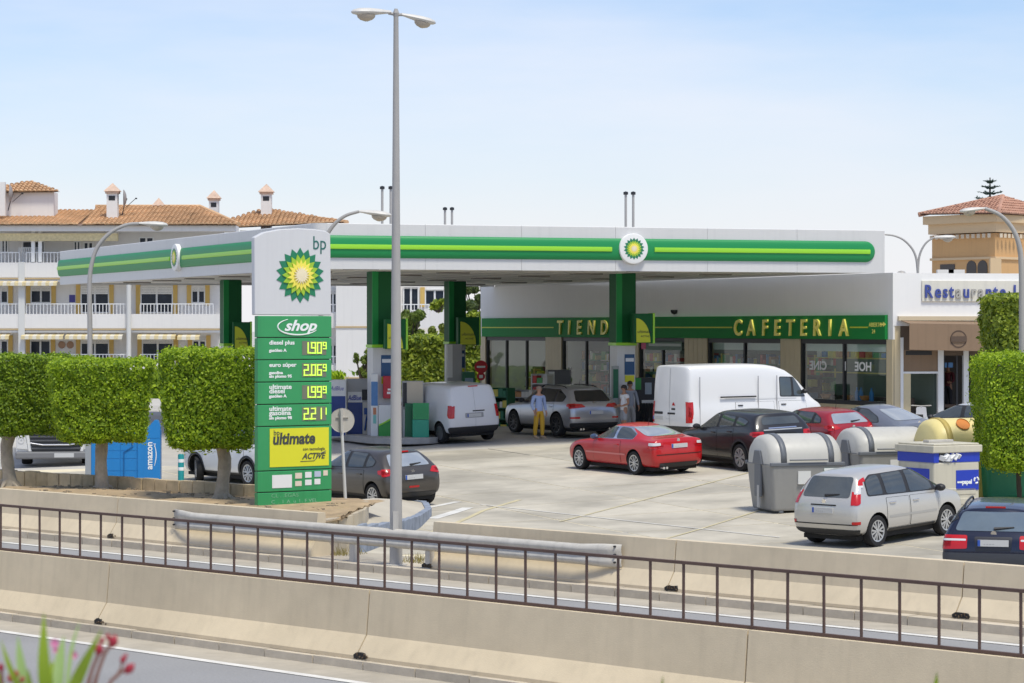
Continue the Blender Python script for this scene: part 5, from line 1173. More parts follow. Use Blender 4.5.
t, w_, h_ = boxthing('litter_bin', 'bright green litter bin with oval opening beside the small white van', 'litter bin', 412.8, 429, 403, 440.3, 84.9, .5, [('case', gbn, 0, 1, 0, .55, 0), ('top', M('bin_green_top', (.02, .27, .09), .4), 0, 1, .56, 1, .008)], 'litter bins at the first pump island')
m = MB(); m.x = Matrix.Translation((-w_ * .05, -.012, h_ * .78)) @ Matrix.Diagonal((1.5, 1, 1, 1)); m.lathe([(.085, -.004), (.085, .01), (0, .01)], 16, 'y'); m.build('opening', darkm, t)
# pumps at the far column and by the entrance
t, w_, h_ = boxthing('fuel_dispenser', 'grey pump on the second column above the small white van roof', 'fuel pump', 447.5, 462, 344, 400, 103.5, .8, [('case', pgr, 0, 1, 0, 1, 0), ('white_side', pw, 0, .35, .4, .99, .012), ('display', darkm, .40, .96, .08, .30, .014)], 'fuel dispensers on the pump islands')
t, w_, h_ = boxthing('fuel_dispenser', 'small dark pump with blue display right of the second column', 'fuel pump', 463, 475, 372, 402, 103.0, .8, [('case', gbd, 0, 1, 0, 1, 0), ('display', M('pump_screen', (.2, .3, .4), .3), .15, .85, .5, .8, .014)], 'fuel dispensers on the pump islands')
t, w_, h_ = boxthing('fuel_dispenser', 'dark pump with row of hoses between the column and the big white van', 'fuel pump', 634, 656, 378, 436, 91.0, .9, [('case', darkm, 0, 1, 0, 1, 0), ('green_header', pgn, .02, .32, .80, 1.0, .012), ('screen', M('pump_screen2', (.3, .36, .42), .3), .5, .8, .72, .92, .014), ('white_band', pw, .35, .98, .55, .62, .016)], 'fuel dispensers on the pump islands')
for i in range(6): m = MB(); x = -w_ * .3 + i * w_ * .12; m.tube([(x, -.05, h_ * .5), (x + .02, -.16, h_ * .3), (x, -.05, h_ * .08)], .03, 5); m.cbox((x, -.07, h_ * .52), (.07, .1, .2)); m.build('hose', black, t)
t, w_, h_ = boxthing('payment_terminal', 'slim green framed panel left of the white column cladding', 'terminal', 612.5, 619, 366, 430, 88.7, .3, [('case', M('panel_grey', (.3, .32, .31), .5), 0, 1, 0, 1, 0), ('screen', gbd, .12, .88, .5, .95, .012), ('label', wht, .2, .7, .3, .38, .012)])
# display racks in front of the shop, left window
def rack(px0, px1, pyt, pyb, Y, lab, mats, frame, seed):
    a, b = at(px0, pyb, Y), at(px1, pyt, Y); w_, h_ = b.x - a.x, b.z - a.z; t = thing('display_rack', lab, 'display rack', ((a.x + b.x) / 2, Y, a.z), R(-30), 'goods racks outside the shop')
    m = MB(); 
    for x in (-w_/2, w_/2 - .04): m.box(x, -.02, 0, x + .04, .55, h_)
    m.box(-w_/2 + .041, .5, 0, w_/2 - .041, .55, h_)
    n_ = 4
    for i in range(n_): m.box(-w_/2 + .041, -.02, h_ * i / n_ + .05, w_/2 - .041, .499, h_ * i / n_ + .09)
    m.build('frame', frame, t); r_ = random.Random(seed); g = MB()
    for i in range(n_):
        x = -w_/2 + .06
        while x < w_/2 - .2:
            wv = r_.uniform(.1, .26); g.mi = r_.randrange(len(mats)); g.box(x, .02, h_ * i / n_ + .091, x + wv, .4, h_ * i / n_ + .09 + h_ / n_ * r_.uniform(.35, .75)); x += wv + .015
    tag(g.build('goods', mats, t), kind='stuff'); return t
gg = [gbd, M('goods_green', (.02, .16, .08), .5), gc[4], gc[1]]
rack(489, 509, 388, 432, 96, 'dark green goods rack between the small white van and the silver SUV', gg, gbd, 3)
rack(509, 541, 390, 428, 99, 'low rack of cream crates behind the man in mustard trousers', [cream, gc[4], gc[5]], M('rack_grey', (.3, .3, .3), .5), 5)
rack(530, 548, 374, 420, 102, 'rack with red and pale goods against the tiled shop pier', [gc[0], gc[4], gc[5], gc[3]], pw, 9)
t, w_, h_ = boxthing('vending_machine', 'dark grey vending machine beside the shop entrance', 'vending machine', 548, 571, 370, 425, 104, .8, [('case', M('vending_grey', (.11, .11, .12), .4), 0, 1, 0, 1, 0), ('picture_panel', pw, .02, .28, .05, .97, .012)])
# no entry sign on the shop's left pier
pz = at(481, 368, 112); ne = thing('no_entry_sign', 'red no entry sign with white bar at the left end of the shop', 'road sign', (pz.x, 112, .9), R(4))
kk = 112 / FPX; zc = pz.z - .9
m = MB(); m.tube([(0, .05, 0), (0, .05, zc + .3)], .03, 8); m.build('pole', steel, ne)
m = MB(); m.lathe([(.28, 0), (.28, .03), (0, .03)], 24, 'y', (0, 0, zc + .05)); m.lathe([(0, 0), (.28, 0)], 24, 'y', (0, 0, zc + .05)); d_ = m.build('disc', M('sign_red', (.50, .012, .02), .45), ne)
m = MB(); m.box(-.18, -.012, zc + .01, .18, -.001, zc + .09); m.build('white_bar', wht, d_)
m = MB(); m.lathe([(.18, 0), (.18, .03), (0, .03)], 20, 'y', (0, .01, zc - .36)); m.lathe([(0, 0), (.18, 0)], 20, 'y', (0, .01, zc - .36)); d_ = m.build('lower_disc', M('sign_red2', (.50, .012, .02), .45), ne)
m = MB(); m.box(-.08, -.003, zc - .43, .08, .008, zc - .30); m.build('print', wht, d_)
# dome camera on the shop wall
pz = at(676, 310, 94)
sc_ = thing('security_camera', 'small black dome camera on the bare white wall above the sign band', 'camera', SR + SW * ST(676) + SN * .08 + Vector((0, 0, pz.z)), 0)
m = MB(); m.lathe([(0, -.14), (.1, -.10), (.14, 0), (.13, .04), (0, .05)], 14); m.build('dome', black, sc_, smooth=True)
# scooter outside the restaurant
# ================================================================== vehicles
def paint(name, col, metal=0., rough=.32):
    return M(name, col, rough, metal=metal, coat=.55, var=.012, scale=1.2)
carglass = M('car_glass', (.10, .115, .12), .04, metal=.4, spec=.8, var=.25, scale=1.1); tintglass = M('car_glass_dark', (.012, .013, .015), .05, spec=.7)
rearglass = M('car_rear_glass', (.50, .53, .54), .07, metal=.55, var=.12, scale=1.3)
tyrem = M('tyre', (.014, .014, .015), .85); rimm = M('alloy_rim', (.55, .56, .57), .3, metal=.7); rimd = M('dark_rim', (.03, .03, .033), .35, metal=.3); hubm = M('hub_dark', (.02, .02, .02), .6)
redl = M('tail_light_red', (.48, .006, .008), .25, coat=.4); clearl = M('lamp_clear', (.62, .62, .62), .12, coat=1.); plastic = M('black_plastic', (.022, .022, .024), .55); seamm = M('panel_gap', (.008, .008, .008), .8)
platem = M('number_plate', (.52, .52, .51), .4); plateb = M('plate_blue', (.03, .09, .40), .4); chrome = M('chrome_trim', (.75, .75, .76), .15, metal=1.); silverp = M('silver_plastic', (.42, .43, .44), .35, metal=.3)
def roundpoly(p, r=.06, n=3):
    out_ = []; k = len(p)
    for i in range(k):
        a, b, c = Vector(p[i-1]), Vector(p[i]), Vector(p[(i+1) % k]); d1, d2 = a - b, c - b; rr = min(r, d1.length * .4, d2.length * .4)
        s0, s1 = b + d1.normalized() * rr, b + d2.normalized() * rr
        for j in range(n + 1): t = j / n; out_.append(tuple((s0 * (1-t) + b * t) * (1-t) + (b * (1-t) + s1 * t) * t))
    return out_
def clipx(p, lo, hi):
    for lim, sg in ((lo, 1), (hi, -1)):
        o = []; k = len(p)
        for i in range(k):
            a, b = p[i-1], p[i]; ia, ib = (a[0] - lim) * sg >= 0, (b[0] - lim) * sg >= 0
            if ia != ib: t = (lim - a[0]) / (b[0] - a[0]); o.append((lim, a[1] + (b[1] - a[1]) * t))
            if ib: o.append(b)
        p = o
        if len(p) < 3: return []
    return p
def shrink(p, d):
    c = Vector((sum(q[0] for q in p) / len(p), sum(q[1] for q in p) / len(p))); o = []
    for q in p: v = Vector(q) - c; L = v.length; o.append(tuple(c + v * max(.2, (L - d) / max(L, 1e-4))))
    return o
class Body:
    def __init__(s, secs, paintmat, L, W, box=0):
        s.L, s.W = L, W; rings = []
        for (x, zb, zbelt, zr, w, wr, dx) in secs:
            dx = dx or [0] * 8; hb = zbelt - zb
            ys = [.84*w, .965*w, w, .985*w, .945*w, (.945*w + wr) / 2 + .018, wr, (.62 + .22 * box)*wr]
            zs = [zb, zb + .10, zb + .45*hb, zb + .82*hb, zbelt, (zbelt + zr - .06) / 2, zr - .06 if zr - zbelt > .1 else zr - .03, zr]
            rings.append([(x + dx[i], ys[i], zs[i]) for i in range(8)] + [(x + dx[i], -ys[i], zs[i]) for i in range(7, -1, -1)])
        m = MB(); n = 16; vs = [p for r in rings for p in r]; fs = []
        for i in range(len(rings) - 1):
            for j in range(n): fs.append((i*n+j, i*n+(j+1) % n, (i+1)*n+(j+1) % n, (i+1)*n+j))
        e = (len(rings) - 1) * n
        for i in range(7):
            fs.append((i, 15-i, 14-i, i+1)); fs.append((e+i, e+i+1, e+14-i, e+15-i))
        m.add(vs, fs); me = m.mesh('b', paintmat); o = bpy.data.objects.new('b', me); C.objects.link(o)
        md = o.modifiers.new('s', 'SUBSURF'); md.levels = 2; md.render_levels = 2
        dg = bpy.context.evaluated_depsgraph_get(); dg.update()
        s.me = bpy.data.meshes.new_from_object(o.evaluated_get(dg)); bpy.data.objects.remove(o)
        bm = bmesh.new(); bm.from_mesh(s.me); s.bvh = BVHTree.FromBMesh(bm); bm.free()
    def hit(s, ax, a, b):
        far = 10
        if ax == 'L': o, d = (a, far, b), (0, -1, 0)
        elif ax == 'R': o, d = (a, -far, b), (0, 1, 0)
        elif ax == 'B': o, d = (-far, a, b), (1, 0, 0)
        elif ax == 'F': o, d = (far, a, b), (-1, 0, 0)
        else: o, d = (a, b, far), (0, 0, -1)
        h = s.bvh.ray_cast(Vector(o), Vector(d))
        s.miss = h[0] is None
        if s.miss:
            q = Vector(o) + Vector(d) * (far - (s.W/2 if ax in 'LR' else s.L/2)); h = s.bvh.find_nearest(q)
        n = h[1]
        if n.dot(Vector(d)) > 0: n = -n
        return h[0], n
    def patch(s, polys, ax, off=.006, seg=.10):
        """pieces of the body surface itself, cut out along each convex outline and lifted by off"""
        iu, iv, idp, sg = {'L': (0, 2, 1, 1), 'R': (0, 2, 1, -1), 'B': (1, 2, 0, -1), 'F': (1, 2, 0, 1), 'T': (0, 1, 2, 1)}[ax]
        m = MB(); src = s.cut
        for poly in polys:
            poly = hull(poly)
            if len(poly) < 3: continue
            u0, u1 = min(p[0] for p in poly), max(p[0] for p in poly); v0, v1 = min(p[1] for p in poly), max(p[1] for p in poly)
            bm = bmesh.new(); mp = {}
            for f in src:
                vs, n, mi = f
                if mi or n[idp] * sg < .10: continue
                if max(q[iu] for q in vs) < u0 or min(q[iu] for q in vs) > u1 or max(q[iv] for q in vs) < v0 or min(q[iv] for q in vs) > v1: continue
                bv = []
                for q in vs:
                    k = (round(q[0], 5), round(q[1], 5), round(q[2], 5))
                    if k not in mp: mp[k] = bm.verts.new(q)
                    bv.append(mp[k])
                try: bm.faces.new(bv)
                except ValueError: pass
            k = len(poly)
            for i in range(k):
                p, q = poly[i], poly[(i + 1) % k]; du, dv = q[0] - p[0], q[1] - p[1]
                if abs(du) + abs(dv) < 1e-6: continue
                no = [0, 0, 0]; no[iu] = dv; no[iv] = -du; co = [0, 0, 0]; co[iu] = p[0]; co[iv] = p[1]
                g = bm.verts[:] + bm.edges[:] + bm.faces[:]
                if not g: break
                bmesh.ops.bisect_plane(bm, geom=g, plane_co=co, plane_no=no, clear_outer=True, dist=1e-5)
            bm.verts.index_update(); pts = []
            for v in bm.verts:
                h_ = s.bvh.find_nearest(v.co); n = h_[1]
                if n[idp] * sg < 0: n = -n
                pts.append(v.co + n * off)
            if pts: m.add(pts, [tuple(v.index for v in f.verts) for f in bm.faces])
            bm.free()
        return m
def hull(p):
    P = sorted(set((round(a, 5), round(b, 5)) for a, b in p))
    if len(P) < 3: return P
    def half(Q):
        o = []
        for q in Q:
            while len(o) > 1 and (o[-1][0]-o[-2][0])*(q[1]-o[-2][1]) - (o[-1][1]-o[-2][1])*(q[0]-o[-2][0]) <= 0: o.pop()
            o.append(q)
        return o
    return half(P)[:-1] + half(P[::-1])[:-1]
def fix_dir(o, ax):
    me = o.data; d = {'L': Vector((0, 1, 0)), 'R': Vector((0, -1, 0)), 'B': Vector((-1, 0, 0)), 'F': Vector((1, 0, 0)), 'T': Vector((0, 0, 1))}[ax]
    if sum((p.normal.dot(d) for p in me.polygons)) < 0: me.flip_normals()
def wheel_meshes(r, wd, style):
    w2 = wd / 2; rr = r * .70; m = MB()
    m.lathe([(rr * .98, -w2), (r * .93, -w2), (r * .985, -w2 * .75), (r, -w2 * .45), (r, w2 * .45), (r * .985, w2 * .75), (r * .94, w2 * .98), (rr, w2 * .92), (rr * .97, w2 * .6), (0, w2 * .35)], 28, 'y')
    ty = m.mesh('wheel', tyrem, True, ang=50)
    m = MB(); y = w2 * .80; m.lathe([(rr * 1.0, y * .7), (rr * .99, y * 1.12), (rr * .88, y * 1.08), (rr * .87, y * .55)], 28, 'y')
    ns, sw, tw = {'multi': (10, .075, 0), 'five': (5, .17, 0), 'double': (7, .10, .16), 'steel': (12, .16, 0), 'y': (6, .09, .24)}[style]
    for k in range(ns):
        for t in ((-tw, tw) if tw else (0,)):
            a = 2 * math.pi * k / ns; b = a + t; p0 = Vector((math.cos(a), 0, math.sin(a))); p1 = Vector((math.cos(b), 0, math.sin(b))); q0 = Vector((-math.sin(a), 0, math.cos(a))); q1 = Vector((-math.sin(b), 0, math.cos(b)))
            i0, i1 = p0 * rr * .16, p1 * rr * .92; hw0, hw1 = rr * sw * .8, rr * sw; yy = Vector((0, 1, 0))
            vs = [i0 - q0*hw0 + yy*y*1.02, i0 + q0*hw0 + yy*y*1.02, i1 + q1*hw1 + yy*y*1.06, i1 - q1*hw1 + yy*y*1.06]; vs += [v - yy * .03 for v in vs]
            m.add(vs, [(0,1,2,3), (4,5,1,0), (6,7,3,2), (5,6,2,1), (7,4,0,3)])
    m.lathe([(0, y * 1.1), (rr * .2, y * 1.08), (rr * .22, y * .8)], 16, 'y')
    return ty, m
def car(name, label, cat, sp, contact=None, fwd=None, loc=None, group='vehicles parked on the forecourt'):
    L, W, H, r = sp['L'], sp['W'], sp['H'], sp['r']; xf = L/2 - sp['fo']; xr = xf - sp['wb']; h2 = W / 2
    f = Vector(fwd).normalized(); rz = math.atan2(f.y, f.x)
    if loc is None:
        lx, ly = contact[2]; lx = xr if lx == 'xr' else (xf if lx == 'xf' else lx); ly = ly * (h2 - .06)
        p = gnd(contact[0], contact[1]); loc = Vector((p.x - (f.x * lx - f.y * ly), p.y - (f.y * lx + f.x * ly), 0))
    loc = Vector(loc); fx, ly_ = Vector((f.x, f.y, 0)), Vector((-f.y, f.x, 0))
    z = [gz(*(loc + fx * a + ly_ * b)[:2]) for a, b in ((xf, 0), (xr, 0), (0, .7), (0, -.7))]
    root = thing(name, label, cat, (loc.x, loc.y, z[1] + (z[0] - z[1]) * (0 - xr) / (xf - xr) + .008), rz, group)
    root.rotation_euler = (math.atan2(z[2] - z[3], 1.4), -math.atan2(z[0] - z[1], xf - xr), rz)
    P = sp['paint']; zb = sp.get('zb', .22); bl_r, bl_f = sp['belt']; cowl = sp['cowl']; rf = sp['roof_f']; nose = sp.get('nose', (.72, .86)); wrf = sp.get('wr', .70) * h2
    def belt(x): t = (x - xr) / (xf - xr); return bl_r + (bl_f - bl_r) * t
    secs = []
    if 'deck' in sp:
        dz, dxb, rrx = sp['deck']
        dxR = [.16, .05, 0, .03, .06, .07, .08, .10]
        secs += [(-L/2, zb + .06, dz - .07, dz, h2 * .90, h2 * .72, dxR), (-L/2 + .14, zb, dz - .05, dz + .015, h2 * .975, h2 * .74, [0]*8), (dxb, zb, dz - .03, dz + .03, h2, h2 * .76, None), (rrx, zb, belt(rrx), sp['roof_r'], h2, wrf * .97, None)]
    else:
        tb, tr = sp['tail']
        dxR = [.16, .05, 0, .03, tb, tb + (tr - tb) * .5, tr, tr]
        secs += [(-L/2, zb + .08, bl_r, sp['roof_r'], h2 * .92, wrf * .94, dxR), (-L/2 + .10, zb, bl_r, sp['roof_r'] + .004, h2 * .985, wrf * .97, [.1, 0, 0, .02, tb * .95, tb + (tr - tb) * .5, tr + .04, tr + .06]),
                 (min(xr, -L/2 + tr + .35) if tr < .6 else -L/2 + tr + .35, zb, bl_r, sp['roof_r'] + (H - sp['roof_r']) * .55, h2, wrf, None)]
    xm = sp.get('xm', (xr + xf) / 2 - .15)
    secs += [(xm, zb, belt(xm), H, h2, wrf, None), (rf, zb, belt(rf), H - sp.get('rfd', .05), h2, wrf * .96, None), (cowl, zb, belt(cowl) , sp['cowlz'], h2, h2 * .78, None)]
    hx = (cowl + L/2) / 2
    if L/2 - cowl > .6: secs.append((hx, zb, min(belt(hx), sp['cowlz'] - .05), sp['cowlz'] - (sp['cowlz'] - nose[1]) * .4, h2 * .99, h2 * .74, None))
    secs += [(L/2 - .20, zb, nose[1] - .09, nose[1], h2 * .93, h2 * .66, None), (L/2 - .02, zb + .04, nose[0] - .05, nose[0], h2 * .80, h2 * .55, [-.1, -.03, 0, 0, -.05, -.07, -.09, -.10])]
    bd = Body(secs, P, L, W, sp.get('box', 0))
    # cut wheel arches
    bo = bpy.data.objects.new('body', bd.me); C.objects.link(bo)
    cm = MB(); ra = r * 1.13
    for x in (xf, xr):
        for s_ in (1, -1):
            y0, y1 = s_ * (h2 - .30), s_ * (h2 + .3); cm.lathe([(0, min(y0, y1)), (ra, min(y0, y1)), (ra, max(y0, y1)), (0, max(y0, y1))], 26, 'y', (x, 0, r + .02))
    co = cm.build('cut', [seamm]); md = bo.modifiers.new('b', 'BOOLEAN'); md.object = co; md.operation = 'DIFFERENCE'; md.solver = 'EXACT'; md.material_mode = 'TRANSFER'
    dg = bpy.context.evaluated_depsgraph_get(); dg.update(); me = bpy.data.meshes.new_from_object(bo.evaluated_get(dg)); bo.modifiers.clear()
    if len(me.polygons) > 200: bo.data = me
    bpy.data.objects.remove(co); bo.parent = root; bo.data.polygons.foreach_set('use_smooth', [True] * len(bo.data.polygons)); bo.data.set_sharp_from_angle(angle=R(38))
    bo.name = 'body'
    V = [v.co.copy() for v in bo.data.vertices]; bd.cut = [([V[i] for i in p.vertices], p.normal.copy(), p.material_index) for p in bo.data.polygons]
    def pt(nm, polys, ax, mat, off=.006, par=None, rad=.05, seg=.10):
        polys = [roundpoly(p, rad) for p in polys if len(p) >= 3] if rad else polys
        o = bd.patch(polys, ax, off, seg).build(nm, mat, par or root, smooth=True, fix=False, ang=60); fix_dir(o, ax); return o
    glass = sp.get('glass', carglass)
    for ax in 'LR':
        dlo = sp['dlo']; fr = pt('window_frame', [dlo], ax, sp.get('trim', plastic), .004, rad=.07)
        cuts = [-99] + sorted(sp['pillars']) + [99]
        for a, b in zip(cuts[:-1], cuts[1:]):
            pp = clipx(dlo, a + .03, b - .03)
            if pp: pt('window', [shrink(pp, .035)], ax, glass, .009, fr, rad=.06)
        for di, (x0, x1) in enumerate(sp['doors']):
            zs = zb + .13; z1 = lambda x: belt(x) - .012; ra2 = r * 1.24; lo = []
            poly = [(x0, z1(x0)), (x0, zs), (x1, zs), (x1, z1(x1))]
            sm_ = pt('door_gap', [poly], ax, seamm, .002, rad=.03, seg=.14)
            d_ = pt('door', [shrink(poly, .012)], ax, P, .0055, rad=.03, seg=.14)
            sm_.parent = d_
            q, n = bd.hit(ax, x0 + .13, belt(x0) - .12); m = MB(); sg = 1 if ax == 'L' else -1
            m.cbox((q.x + .06, q.y + sg * .02, q.z), (.19, .035, .035)); m.build('handle', sp.get('handle', P), d_, bevel=.008)
        if sp.get('sill', 1): pt('sill_cladding', [[(xr + r * 1.25, zb + .02), (xf - r * 1.25, zb + .02), (xf - r * 1.25, zb + .12), (xr + r * 1.25, zb + .12)]], ax, plastic, .008, rad=0)
        if 'side_line' in sp: pt('side_moulding', [[(xr + r * 1.2, sp['side_line']), (xf - r * 1.2, sp['side_line']), (xf - r * 1.2, sp['side_line'] + .045), (xr + r * 1.2, sp['side_line'] + .045)]], ax, sp.get('sidemat', silverp), .012, rad=0)
        if sp.get('arch'):
            for x in (xf, xr):
                pts = [(x + ra * 1.17 * math.cos(t), max(zb + .04, r + .02 + ra * 1.17 * math.sin(t))) for t in [2 * math.pi * i / 28 for i in range(28)]]
                pt('arch_cladding', [pts], ax, plastic, .012, rad=0, seg=.2)
        for p in sp.get('side_light', []): pt('tail_light', [p], ax, redl, .010, rad=.03, seg=.06)
        # mirror
        sg = 1 if ax == 'L' else -1; mxx = sp['mirror'][0]; mz = sp['mirror'][1]; q, n = bd.hit(ax, mxx, mz - .06); m = MB()
        m.lathe([(0, -.09), (.07, -.075), (.10, -.03), (.105, .02), (.085, .07), (0, .09)], 12, 'x', (0, 0, 0)); m.v = [(mxx + x * .9, q.y + sg * (.12 + y * 1.1), mz + z_ * .75) for x, y, z_ in m.v]; m.mi = 0
        m.tube([(mxx, q.y - sg * .02, mz - .05), (mxx, q.y + sg * .08, mz - .03)], .025, 6); m.build('wing_mirror', sp.get('mirrormat', plastic), root, smooth=True)
    if 'rear_window' in sp: pt('rear_window', [sp['rear_window']], 'B', sp.get('rglass', rearglass), .007, rad=.07, seg=.07)
    if 'windscreen' in sp: pt('windscreen', [sp['windscreen']], 'F', carglass, .007, rad=.07, seg=.08)
    for p in sp.get('tail_light', []):
        for s_ in (1, -1): pt('tail_light', [[(y * s_, z_) for y, z_ in p]], 'B', redl, .010, rad=.03, seg=.06)
    for p in sp.get('tail_clear', []):
        for s_ in (1, -1): pt('reversing_light', [[(y * s_, z_) for y, z_ in p]], 'B', clearl, .013, rad=.02, seg=.06)
    for p, mt in sp.get('rear_patches', []): pt('rear_trim', [p], 'B', mt, .008, rad=.03, seg=.08)
    for p, mt in sp.get('front_patches', []): pt('front_trim', [p], 'F', mt, .009, rad=.03, seg=.08)
    for p in sp.get('headlight', []):
        for s_ in (1, -1): pt('headlight', [[(y * s_, z_) for y, z_ in p]], 'F', clearl, .012, rad=.03, seg=.06)
    if 'plate' in sp:
        pz = sp['plate']; py = sp.get('plate_y', 0); q, n = bd.hit('B', py, pz); q1, _ = bd.hit('B', py, pz + .06); q2, _ = bd.hit('B', py, pz - .06); xo = min(q.x, q1.x, q2.x)
        m = MB(); m.box(xo - .016, py - .26, pz - .055, xo + .02, py + .26, pz + .055); po_ = m.build('number_plate', platem, root)
        m = MB(); m.box(xo - .019, py + .215, pz - .053, xo - .0155, py + .26, pz + .053); m.build('plate_strip', plateb, po_)
        text('plate_lettering', '0000 XXX'[:0] or '....', .07, M('plate_print', (.3, .3, .3), .5), po_, (xo - .018, .17, pz - .02), rot=(R(90), 0, R(-90)), ext=.001, sx=3.2)
    if 'badge' in sp:
        q, n = bd.hit('B', 0, sp['badge']); m = MB(); m.lathe([(.05, -.012), (.05, .01), (0, .01)], 14, 'x', (q.x, 0, q.z)); m.lathe([(0, -.012), (.05, -.012)], 14, 'x', (q.x, 0, q.z)); m.build('badge', sp.get('badgemat', chrome), root)
    if sp.get('wiper'):
        q, n = bd.hit('B', 0, sp['wiper']); q2, n2 = bd.hit('B', -.34, sp['wiper'] + .03); m = MB(); m.tube([q + n * .02, q2 + n2 * .02], [.03, .01], 6); m.build('wiper', plastic, root)
    if sp.get('rails'):
        for s_ in (1, -1):
            m = MB(); y = wrf * .86 * s_; x0, x1 = sp['rails']; pts = [Vector((x0 + (x1 - x0) * i / 8, y, 0)) for i in range(9)]
            for i, p in enumerate(pts): q, n = bd.hit('T', p.x, p.y); p.z = q.z + (.05 if 0 < i < 8 else .0)
            m.tube(pts, .02, 6); m.build('roof_rail', sp.get('railmat', plastic), root, smooth=True)
    if sp.get('brake'):
        q, n = bd.hit('B', 0, sp['brake']); m = MB(); m.box(q.x - .03, -.17, q.z - .015, q.x + .05, .17, q.z + .02); m.build('brake_light', redl, root)
    if sp.get('exhaust'):
        for y in sp['exhaust']: m = MB(); m.tube([(-L/2 - .0, y, zb + .03), (-L/2 + .3, y, zb + .03)], .035, 10); m.build('exhaust', chrome, root, smooth=True)
    if sp.get('antenna'):
        q, n = bd.hit('T', sp['antenna'], 0); m = MB(); m.tube([q, q + Vector((-.08, 0, .22))], .006, 5); m.build('antenna', plastic, root)
    m = MB(); m.box(-L/2 + .25, -h2 * .8, zb - .06, L/2 - .25, h2 * .8, zb + .03); m.build('underbody', seamm, root)
    ty, rm = wheel_meshes(r, sp.get('tw', .21), sp.get('rim', 'multi')); rme = rm.mesh('rim', sp.get('rimmat', rimm))
    for x in (xf, xr):
        for s_ in (1, -1):
            o = bpy.data.objects.new('wheel', ty); C.objects.link(o); o.parent = root; o.location = (x, s_ * (h2 - .105 - sp.get('inset', .015)), r); st = sp.get('steer', 0) if x == xf else 0
            o.rotation_euler = (0, random.uniform(0, 6), st) if s_ > 0 else (0, random.uniform(0, 6), math.pi + st); o.rotation_mode = 'YXZ' if False else 'XYZ'
            q = bpy.data.objects.new('rim', rme); C.objects.link(q); q.parent = o
    return root
G = 'vehicles parked on the forecourt'
# ---- dark grey-brown small hatchback behind the price sign
car('parked_hatchback', 'dark brown grey small hatchback just behind the price sign and street lamp', 'car', dict(L=3.96, W=1.74, H=1.46, wb=2.54, fo=.79, r=.315, paint=paint('paint_bronze_grey', (.085, .076, .068), .55),
    belt=(.97, .90), cowl=.98, cowlz=.97, roof_f=.22, roof_r=1.38, tail=(.10, .50), dlo=[(.88, .95), (.28, 1.37), (-.95, 1.345), (-1.42, 1.16), (-1.36, 1.03), (-.9, .985)], pillars=[-.18, -.98], doors=[(-1.0, -.2), (-.17, .88)], mirror=(.72, 1.0),
    rear_window=[(-.60, 1.02), (.60, 1.02), (.48, 1.31), (-.48, 1.31)], windscreen=[(-.62, 1.0), (.62, 1.0), (.52, 1.34), (-.52, 1.34)], tail_light=[[(.50, .86), (.84, .80), (.85, .98), (.62, .98)]], side_light=[[(-1.98, .82), (-1.62, .86), (-1.58, .95), (-1.95, .98)]],
    rear_patches=[([(-.7, .24), (.7, .24), (.72, .38), (-.72, .38)], plastic), ([(-.15, .50), (.15, .50), (.15, .55), (-.15, .55)], redl)], plate=.76, badge=.90, wiper=1.04, brake=1.36, headlight=[[(.42, .62), (.72, .66), (.74, .8), (.5, .72)]], rim='y', antenna=-1.2), contact=(427.8, 503.8, ('xr', -1)), fwd=(-.60, .80))
# ---- white SUV left of the price sign
car('parked_suv', 'white crossover partly hidden behind the clipped tree and the price sign', 'car', dict(L=4.6, W=1.80, H=1.68, wb=2.67, fo=.93, r=.355, paint=paint('paint_white_suv', (.72, .72, .71)),
    belt=(1.10, 1.02), cowl=1.12, cowlz=1.10, roof_f=.35, roof_r=1.56, tail=(.10, .45), nose=(.84, 1.0), dlo=[(1.05, 1.07), (.42, 1.55), (-1.4, 1.53), (-1.85, 1.32), (-1.75, 1.16)], pillars=[-.15, -1.1], doors=[(-1.15, -.18), (-.15, 1.0)], mirror=(.85, 1.14), arch=1, steer=R(-25),
    rear_window=[(-.6, 1.16), (.6, 1.16), (.5, 1.48), (-.5, 1.48)], windscreen=[(-.62, 1.14), (.62, 1.14), (.52, 1.5), (-.52, 1.5)], tail_light=[[(.5, 1.0), (.85, .98), (.84, 1.15), (.6, 1.12)]], plate=.85, rim='y', rails=(-1.5, .3)), contact=(249, 486.5, ('xr', 1)), fwd=(-.62, .78))
# ---- small white van
car('parked_van', 'small white panel van at the pumps seen from behind beside the green litter bin', 'van', dict(L=4.95, W=1.92, H=1.94, wb=3.27, fo=.88, r=.335, paint=paint('paint_white_van', (.66, .66, .68)), zb=.27,
    belt=(1.12, 1.08), cowl=1.55, cowlz=1.14, roof_f=.85, roof_r=1.88, tail=(.03, .16), wr=.84, box=1, dlo=[(1.45, 1.12), (.95, 1.68), (.35, 1.70), (.35, 1.14)], pillars=[], doors=[(.32, 1.35)], mirror=(1.25, 1.2), sill=1, xm=-.2, arch=0,
    tail_light=[[(.80, .82), (.93, .82), (.93, 1.24), (.82, 1.24)]], side_light=[[(-2.47, .82), (-2.36, .84), (-2.36, 1.22), (-2.45, 1.24)]], rear_patches=[([(-.92, .30), (.92, .30), (.92, .54), (-.92, .54)], plastic), ([(-.35, 1.02), (.1, 1.02), (.1, 1.06), (-.35, 1.06)], plastic), ([(-.30, .82), (.38, .82), (.38, .98), (-.30, .98)], M('plate_recess_grey', (.30, .30, .31), .5)), ([(-.006, .56), (.006, .56), (.006, 1.80), (-.006, 1.80)], silverp)],
    plate=.90, plate_y=.05, brake=1.84, windscreen=[(-.7, 1.2), (.7, 1.2), (.62, 1.75), (-.62, 1.75)], rim='steel', rimmat=M('hubcap_grey', (.16, .16, .165), .4, metal=.3)), contact=(440.8, 443.3, ('xr', 1)), fwd=(-.50, .87))
